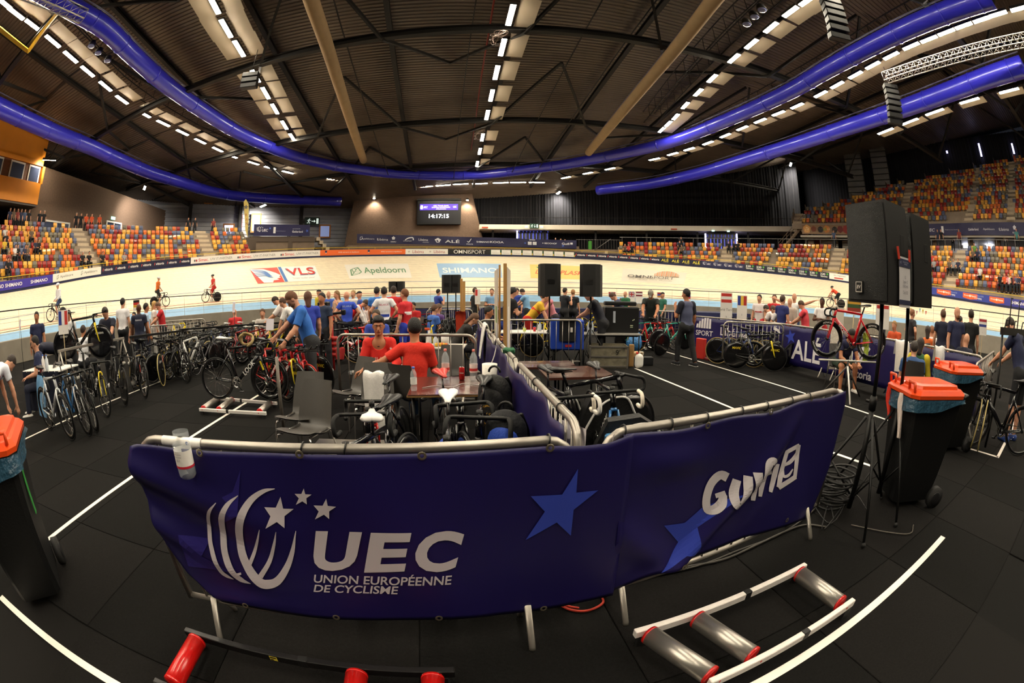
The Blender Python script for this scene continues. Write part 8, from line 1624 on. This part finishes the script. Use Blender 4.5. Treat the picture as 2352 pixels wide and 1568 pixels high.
T,I=man(882,661,17,'person in a white BELARUS shirt seen from behind',-5,'hips','#e2e2e6','#1b1d26',hair='#241810',dist=11.2,hem=.12); chestprint(T,I,[(fit(text('BELARUS',1,0,.02),0,.0,.24),'#b85a78')],back=True,up=.38); chestprint(T,I,[(rect(-.14,-.05,.14,.02),'#1f3fa8')],back=True,up=.12)
man(904,659,16,'person in a red shirt seen from behind, right of the white shirt',0,'stand','#c01c22','#22222a',hair='#3a2a20',dist=12)
man(931,666,20,'cyclist in a red and white striped jersey standing beside a raised bicycle',60,'stand','#c8202a','#2238a8',hair='#7a4a2a',dist=9.6,leglen=.42,stripe='#ece8e6',sleeve=.7)
for a in [(953,667,14,'small seated person in red left of the small speakers',150,'sit','#c01c22','#22222a',dict(dist=14.5,hair='#241810')),(1006,665,13,'person in a navy shirt drinking left of the small speakers',-60,'phone','#27409a','#22222a',dict(hair='#241810')),(990,692,17,'seated person in blue beyond the bare barrier',-60,'sit','#3a66b8','#22222a',dict(dist=11.2,hair='#5a3c28')),
 (1000,700,16,'second seated person in blue and red beyond the bare barrier',-50,'sit','#5a3a78','#22222a',dict(dist=11.8,hair='#5a4030')),(778,669,17,'long haired person in white covering the face with both hands',120,'face','#c9a890','#3a3440',dict(hair='#8a6a42',longhair=True,dist=13)),(827,670,14,'person in a blue top with a dark cap beyond the team',90,'stand','#2a4a98','#22222a',dict(cap='#1c1c24',dist=14)),(755,670,13,'bald person in blue with crossed arms near the track',170,'cross','#3a5ab0','#22222a',dict(bald=True,dist=16)),
 (731,666,12,'person in a dark cap and yellow top near the track',-70,'stand','#c8b42a','#22222a',dict(cap='#191a20',dist=17)),(812,668,14,'person in white with fair hair near the track',150,'stand','#dcd8d4','#22222a',dict(hair='#a8895a',dist=15)),(845,672,13,'seated person in pale clothes near the track',150,'sit','#d8c8c8','#22222a',dict(dist=16,hair='#3a2a20')),
 (637,672,19,'cyclist in a white and black jersey leaning left on a bicycle',80,'work','#ece8e6','#18181c',dict(dist=12,hair='#3a2518',sleeve=.9)),(648,684,19,'second cyclist in white and black bowed down beside the first',70,'bend','#ece8e6','#18181c',dict(dist=11.4,hair='#4a2e1c',sleeve=.9,lean=40)),(604,698,17,'seated person in a grey shirt behind the long rack',170,'sit','#c9c2bc','#2a2a30',dict(dist=13,hair='#5a3a22')),(540,704,13,'seated bald person in a red shirt behind the long rack',10,'sit','#c02228','#2a2a30',dict(dist=15,bald=True)),
 (1090,662,14,'person in a dark shirt left of the wooden boards',-70,'hips','#24262c','#1c1c20',dict(hair='#4a3626')),(1130,664,14,'person in a pale blue shirt with crossed arms at the wooden boards',170,'cross','#7aa4cc','#22242c',dict(hair='#4a3222')),(1188,663,13,'person in a royal blue shirt right of the wooden boards',150,'stand','#27409a','#22242c',dict(hair='#1c1410')),(1204,661,14,'person in a pale blue shirt looking down, right of the wooden boards',70,'work','#7aa8d0','#22242c',dict(hair='#3a281c',lean=10)),
 (1177,659,21,'large person in black leaning on folded arms over a bicycle',-60,'cross','#17181c','#1e3a8c',dict(hair='#17110e',dist=10.4,lean=16)),(1251,681,14,'person in a pink sleeveless top by the left twin speaker',120,'work','#d88a98','#3a3440',dict(hair='#4a2a1a',dist=12.5,sleeve=.2)),(1255,690,17,'person in a yellow and red jersey bending by the left twin speaker',-90,'bend','#e0b02a','#c8281e',dict(hair='#2a1a12',dist=11.2,lean=38,stripe='#d8321e')),
 (1297,662,14,'person in a dark shirt with a hand on the chin between the twin speakers',-50,'phone','#20242e','#1c1c22',dict(hair='#2a1c14')),(1316,666,11,'fair haired person by the right twin speaker',-20,'stand','#20242e','#1c1c22',dict(hair='#a87848',dist=17)),(1357,680,22,'person in a navy shirt working behind the right twin speaker',80,'work','#1f2336','#17181e',dict(hair='#6a4a34',dist=10.2,h=1.8)),
 (1110,702,19,'seated dark haired person seen in profile behind the bare barrier',-100,'sit','#241f22','#22222a',dict(dist=9.3,hair='#17100d',skin='tan')),(1087,711,18,'seated brown haired person resting the head on a hand',-80,'sitfwd','#2a2420','#22222a',dict(dist=9.0,hair='#5a3c26',longhair=True)),
 (1437,670,12,'photographer in a green jacket, nearer the crossed bar card',140,'phone','#2a6a48','#2a2a30',dict(bald=True,dist=19)),(1523,672,12,'photographer in a green jacket by the red blue orange card',120,'phone','#2a6a58','#2a2a30',dict(cap='#2a2a30',dist=18)),(1495,667,18,'mechanic in a dark shirt and grey cap looking down at work',175,'work','#1a2420','#1c1c22',dict(cap='#8a8478',dist=12.8,h=1.84,lean=10,skin='tan')),(1412,688,11,'brown haired person bowed behind the black flight case',90,'work','#2a3050','#1c1c22',dict(dist=13,hair='#4a2e20')),
 (1745,678,13,'cyclist in white and red standing by the bicycles, dark haired',160,'stand','#e6dcdc','#c01c28',dict(hair='#17110e',stripe='#c01c28',leglen=.4,dist=14.5)),(1760,688,14,'cyclist in a white jersey bent double, left of two',60,'bend','#ebe6e6','#c4182a',dict(hair='#3a2a20',leglen=.4,dist=13.6)),(1776,690,14,'cyclist in a white jersey and red shorts bent double, right of two',55,'bend','#ebe6e6','#c4182a',dict(hair='#4a3020',leglen=.4,dist=13.2)),(1779,678,13,'person in a red shirt facing the camera among the cyclists',175,'stand','#c01c28','#22222a',dict(hair='#4a3224',dist=15)),
 (1797,680,16,'person in a navy shirt seen from behind among the cyclists',-40,'stand','#232c6a','#22222a',dict(hair='#4a3428',dist=12.8)),(1815,686,14,'bald person in a grey long sleeved top',160,'stand','#b4a89c','#22222a',dict(bald=True,dist=13.6,sleeve=1.9)),(1825,675,13,'person in a white shirt stretching both arms wide',170,'wide','#ecebea','#3a4a70',dict(bald=True,dist=14.6)),(1853,689,17,'person in a pink shirt working at the bicycles',80,'work','#d8404c','#1c1c22',dict(hair='#4a3020',dist=12.4,lean=8)),(1889,686,14,'person in a white shirt and red shorts clapping',165,'cross','#ebe8e6','#b81c24',dict(hair='#241812',skin='dark',leglen=.45,dist=13.4)),
 (2028,720,13,'person in dark clothes beneath the red and white card',90,'stand','#22243a','#1c1c22',dict(hair='#4a3426',dist=13.4)),(2059,730,13,'small person in an orange top between the tall stands',150,'sit','#d8562c','#1c1c22',dict(hair='#a88050',dist=13)),(2095,712,14,'person in a dark top right of the tall stands',-60,'hips','#22202a','#1c1c22',dict(hair='#8a5a3a',dist=13)),
 (2132,742,15,'person with an orange and black rucksack beyond the navy banner',0,'sit','#d86a2a','#1c1c22',dict(hair='#3a2418',dist=11.5,longhair=True)),(2144,746,13,'seated person in white beyond the navy banner',20,'sit','#e2e0e4','#1c1c22',dict(hair='#8a5a3a',dist=12)),(2167,713,20,'person in a navy polo seen from behind, left of three at the right',5,'stand','#1b2140','#1b2038',dict(hair='#5a3c28',dist=11.4)),(2198,707,24,'bearded person in navy looking right, middle of three at the right',-150,'stand','#22284a','#1b2038',dict(bald=True,beard='#8a5a38',dist=10.2)),(2231,713,20,'person in a black shirt seen from behind, right of three at the right',0,'stand','#15161c','#1b1b20',dict(hair='#3a2418',dist=11.2)),
 (2204,728,15,'dark haired person hidden behind the bearded one',-60,'stand','#2a3050','#1b2038',dict(hair='#2a1c14',dist=11.6)),(2216,767,19,'bald seated person behind the navy simac banner',-30,'sit','#1f2440','#1b2038',dict(bald=True,dist=9.8)),
 (1957,743,24,'dark haired seated person in navy under the raised red bicycle',-150,'sitfwd','#22264a','#24402c',dict(hair='#1c120d',longhair=True,dist=8.9,skin='tan',leglen=.4)),
 (84,718,18,'person in a navy polo standing at the far left by the fence',170,'stand','#1c2348','#1b1b20',dict(hair='#17100d',dist=12.5,skin='tan')),(76,760,17,'person in dark blue bending over at the far left',75,'bendlow','#1a1f3c','#1b1b20',dict(hair='#17100d',dist=10.8)),(90,767,20,'seated person in a navy shirt at the food table, in profile',80,'sit','#20284a','#232a44',dict(hair='#1c130f',dist=8.9)),
 (158,714,14,'dark haired person behind the raised time trial bicycle',150,'stand','#d8d8da','#22242c',dict(hair='#1c130f',dist=12.5,skin='tan')),(185,721,17,'person in white with a brown face behind the raised bicycle',-30,'sit','#e4e4e8','#22242c',dict(hair='#3a2418',dist=11.5,skin='tan')),(244,708,22,'person in glasses and a dark shirt working beside the raised bicycle',150,'work','#232640','#1c1c22',dict(hair='#3a2a20',dist=10.2,lean=10,h=1.75)),
 (281,684,16,'cyclist in a white jersey seen from behind near the fence',-30,'stand','#e8e6ea','#22242c',dict(hair='#17100d',dist=14,stripe=None)),(334,698,18,'person in a pale blue shirt in profile behind the FRANCE shirt',-80,'stand','#a8c0dc','#1c2038',dict(hair='#241812',dist=12.8,skin='tan')),(308,710,12,'child sized figure half hidden by the FRANCE shirt',150,'stand','#8a6a50','#22242c',dict(hair='#2a1a12',dist=13.5,h=1.5)),(353,693,14,'blond person in white beside the red shirt at the left',-90,'stand','#e8e2de','#c8c4c0',dict(hair='#c8a060',longhair=True,dist=15)),(372,692,14,'person in a red shirt by the fence at the left',85,'work','#c0202a','#22222a',dict(hair='#6a4a34',dist=14.5,lean=6)),
 (27,842,22,'cyclist in a white blue and red suit bending at the left edge',-60,'bendlow','#dfe4f0','#b81c2a',dict(hair='#3a2a20',dist=7.4,stripe='#c8283a',leglen=.42))]:
    px,py,hp,lb,fc,ps,sh_,lg,kw=a; T,I=man(px,py,hp,lb,fc,ps,sh_,lg,**kw)
    if 'seated' in lb or ps.startswith('sit'):
        pass
T,I=man(318,699,18,'bald person in a navy FRANCE shirt seen from behind',-10,'stand','#1b2244','#1b1e30',bald=True,skin='dark',dist=12.0); chestprint(T,I,[(fit(text('FRANCE',1,0,.02),0,0,.2),'#dcdce4')],back=True,up=.4)
# right edge
q=Dist(2352,800,7.5); person('person in a navy shirt and shorts cut off by the right edge',(q.x-.05,q.y+.02,0),60-az_(2345,800),'work','#1f2546','#15161c',leglen=.5,hair='#3a2a20',shoe='#1f3a7a',res=.014,h=1.84)
q=Dist(2100,800,8.0); person('person in a denim blue shirt sitting with the back to the camera',(q.x,q.y,0),0-az_(2100,800),'sit','#2f5080','#1c1c24',hair='#3a2c24',skin='light',res=.013,h=1.74,sleeve=.6,width=1.1,z=.36); q=Dist(2113,790,8.25); person('person with a pony tail in a green and yellow jersey sitting behind the denim shirt',(q.x,q.y,0),-8-az_(2113,790),'sit','#2a5a34','#24402c',hair='#2a1a12',longhair=True,res=.013,h=1.74,slcol='#d8c02a',sleeve=1.6,z=.42)
# riders on the track
def rider(px,py,dist,label,face,pose,shirt,legs,hl,fr,head,**k):
    q=Dist(px,py,dist); p=math.degrees(math.atan2(uv(q)[1]-V0,uv(q)[0]-U0)); R=23.6; pr,_=RR(px,py,R); t=.19; g=bank(pr,t); hd=math.degrees(ringdir(pr))+(90 if head>0 else -90)
    b=bike('bicycle under the '+label,(g.x,g.y),hd,frame=fr,wf='spoke',wr='disc',z=g.z,lean=0,bars='drop'); person(label,(g.x-.2*math.cos(R_(hd)),g.y-.2*math.sin(R_(hd)),0),hd-90,pose,shirt,legs,helmet=hl,base=g.z,res=.022,shoe='#e8e6e2',leglen=.45,**k)
rider(129,668,0,'track rider in white with a white helmet at the far left','',dict(POSE['rideup']),'#e6e4ea','#2c3a5c','#dfe2ea','#17181c',1,sleeve=1.9); rider(367,657,0,'track rider in orange and yellow on the left banking','',dict(POSE['rideup']),'#d86a1e','#2a2a2c','#e0e0e0','#17181c',-1); rider(485,656,0,'track rider in red and white sitting upright','',dict(POSE['rideup']),'#d83a34','#c8241f','#2a2a30','#17181c',1); rider(1920,669,0,'track rider in red and yellow crouching low, black helmet','',dict(POSE['ride']),'#d8421e','#1c1c20','#1c1d22','#17181c',1)
# seats for those who sit
k_=0
for o in [o for o in bpy.data.objects if o.get('category')=='person' and ('seated' in o['label'] or 'sitting' in o['label'] or 'resting the head' in o['label']) and 'HUN' not in o['label'] and 'track' not in o['label']]:
    if 'upright' in o['label']: continue
    d=Vector((-math.sin(o.rotation_euler.z),math.cos(o.rotation_euler.z),0)); chair('dark chair under the '+o['label'].replace('person ','one ').replace('seated ','')[:60].rsplit(' ',1)[0],(o.location.x-d.x*.02,o.location.y-d.y*.02,0),math.degrees(o.rotation_euler.z))
# ================================================================ spectators in the stands
random.seed(5)
SPEC={}
def spect(p,R,z,label,pose,shirt,legs,hair,face=None,group=None,h=1.75):
    k=(pose,)
    if k not in SPEC:
        T,I=person('x',(0,0,0),0,pose,'#808080','#202020',hair='#302018',res=.032,hands=False,shoe='#1c1c1e',h=1.75); SPEC[k]=T; T2=T
    else: T2=dup(SPEC[k],(0,0,0))
    T2.location=ring(p,R,z); T2.rotation_euler=(0,0,(ringdir(p)+math.pi/2 if face is None else face)); tag(T2,label,'person',group)
    for c in T2.children:
        if c.name.startswith('shirt'): setm(c,mcloth(shirt))
        elif c.name.startswith('trousers'): setm(c,mcloth(legs))
        elif c.name.startswith('hair'): setm(c,mat('hair_'+hair.lstrip('#'),hair,.6))
CN={'#1c1d24':'black','#2a2f48':'navy','#d8562a':'orange','#e2ded8':'white','#8a3a34':'maroon','#6a5a4a':'brown','#4a5a78':'blue','#c8403a':'red','#9a9a9c':'grey','#d87a8a':'pink','#d8b43a':'yellow'}
def spx(px,py,stand,R,seat,cols,tag_,hair='#3a281c'):
    pass
def lrow(px,py):    # which row of the booth-side stand a pixel lies on
    best=None
    for k in range(10):
        R=31.2+.8*k; p,z=RR(px,py,R); e=abs(z-(LZ0+LDZ*k+.45)); 
        if best is None or e<best[0]: best=(e,p,R,LZ0+LDZ*k,k)
    return best
def rrow(px,py):
    best=None
    for k in range(8):
        R=32.0+.8*k; p,z=RR(px,py,R); e=abs(z-(RZ0+RDZ*k+.45)); 
        if best is None or e<best[0]: best=(e,p,R,RZ0+RDZ*k,k)
    return best
LS=[(10,545,'#e2ded8'),(12,560,'#1c1d24'),(8,577,'#d8b43a'),(18,603,'#8a3a34'),(33,592,'#e2ded8'),(38,600,'#1c1d24'),(56,590,'#2a2f48'),(60,598,'#6a5a4a'),(70,552,'#6a5a4a'),(80,580,'#2a2f48'),(86,582,'#1c1d24'),(188,602,'#1c1d24'),(203,600,'#1c1d24'),(16,632,'#1c1d24'),(234,604,'#1c1d24'),(284,598,'#9a9a9c')]
for i,(x,y,c) in enumerate(LS):
    e,p,R,z,k=lrow(x,y); spect(p,R-.05,z,f'spectator in {CN[c]}, {ORD[i%10]} {"seat group" if i<10 else "lower group"}, row {ORD[min(k,9)]} of the booth-side stand','sit',c,'#22242c',random.choice(['#3a281c','#1c1410','#8a6a48','#a8a098']))
TOPS=[(18,517,'#2a2f48'),(27,516,'#6a5a4a'),(36,517,'#8a3a34'),(44,518,'#2a2f48'),(52,519,'#4a5a78'),(62,520,'#1c1d24'),(87,520,'#1c1d24'),(97,522,'#1c1d24'),(172,520,'#1c1d24'),(183,518,'#1c1d24'),(195,522,'#d8562a'),(208,516,'#d8562a'),(225,528,'#d8562a'),(170,545,'#4a5a78'),(430,528,'#1c1d24'),(446,528,'#1c1d24'),(488,535,'#8a3a34')]
for i,(x,y,c) in enumerate(TOPS):
    R=38.4; p,z=RR(x,y+14,R); spect(p,R,LZ0+LDZ*8 if i!=13 else LZ0+LDZ*6,f'{ORD[i%10]} standing spectator in {CN[c]} {"at the left end of" if i<6 else "before the white window above" if i<8 else "by the first aisle above" if i<14 else "at the grey wall behind"} the booth-side stand','stand',c,'#22242c',random.choice(['#3a281c','#1c1410','#a8a098']))
RS=[(1452,576,'#1c1d24'),(1444,578,'#c8403a'),(1436,582,'#6a5a4a'),(1562,574,'#1c1d24'),(1566,580,'#6a5a4a'),(1565,565,'#1c1d24'),(1675,572,'#1c1d24'),(1687,575,'#1c1d24'),(1695,572,'#1c1d24'),(1962,584,'#1c1d24'),(2142,606,'#c8403a'),(2146,612,'#9a9a9c'),(2240,586,'#6a9a4a'),(2246,590,'#2a2f48'),(2236,595,'#6a5a4a'),(2182,618,'#6a5a4a'),(2192,618,'#9a9a9c'),(2202,618,'#2a2f48'),(2252,632,'#e2ded8'),(2309,650,'#d8562a'),(2318,652,'#e2ded8'),(2335,655,'#4a5a78'),(2308,665,'#d8562a'),(2317,668,'#d87a8a'),(2328,668,'#8a3a34'),(2340,660,'#2a2f48'),(2298,668,'#1c1d24'),(2326,678,'#1c1d24')]
CN['#6a9a4a']='green'
for i,(x,y,c) in enumerate(RS):
    e,p,R,z,k=rrow(x,y); w='near the blue lit doors' if x<1580 else 'at the violet light strips' if x<1700 else 'beside the tall speakers' if x<2000 else 'right of the tall speakers' if x<2260 else 'in the group at the right edge'
    spect(p,R-.05,z,f'{ORD[i%10]} seated spectator in {CN[c]} {w}, curtain-side stand row {ORD[k]}','sit',c,'#22242c',random.choice(['#3a281c','#1c1410','#8a6a48','#a8a098']))
for i,(x,y,c,R,z,lb) in enumerate([(1916,555,'#4a5a78',37.9,7.6,'standing spectator in blue before the grey shutter'),(2155,553,'#2a2f48',37.9,7.6,'dark standing spectator left at the top of the curtain-side stand'),(2163,555,'#1c1d24',37.9,7.6,'black clad standing spectator at the top of the curtain-side stand'),(2204,551,'#8a3a34',37.9,7.6,'maroon clad spectator under the concourse lamp'),(2188,548,'#e2ded8',39.5,7.6,'pale spectator under the concourse lamp'),(2337,560,'#4a8a8a',37.9,7.6,'teal clad spectator at the right edge of the concourse'),(2310,558,'#e2ded8',39,7.6,'white clad spectator walking along the concourse')]):
    p,_=RR(x,y,R); spect(p,R,z,lb,'stand',c,'#22242c','#3a281c')
for x,y,c,h_,lb in((1276,541,'#1c1d24','#b8b0a8','grey haired person standing right of the blue lit doors'),(1288,543,'#1c1d24','#c89a58','fair haired person standing right of the blue lit doors'),(1298,544,'#1c1d24','#5a3a28','brown haired person standing right of the blue lit doors'),(664,516,'#e0401c','#6a4a38','person in orange behind the UEC banner on the platform')):
    R=39.5 if x>1000 else 41.5; p,z=RR(x,y+8,R); spect(p,R,z-1.62,lb,'stand',c,'#22242c',h_)
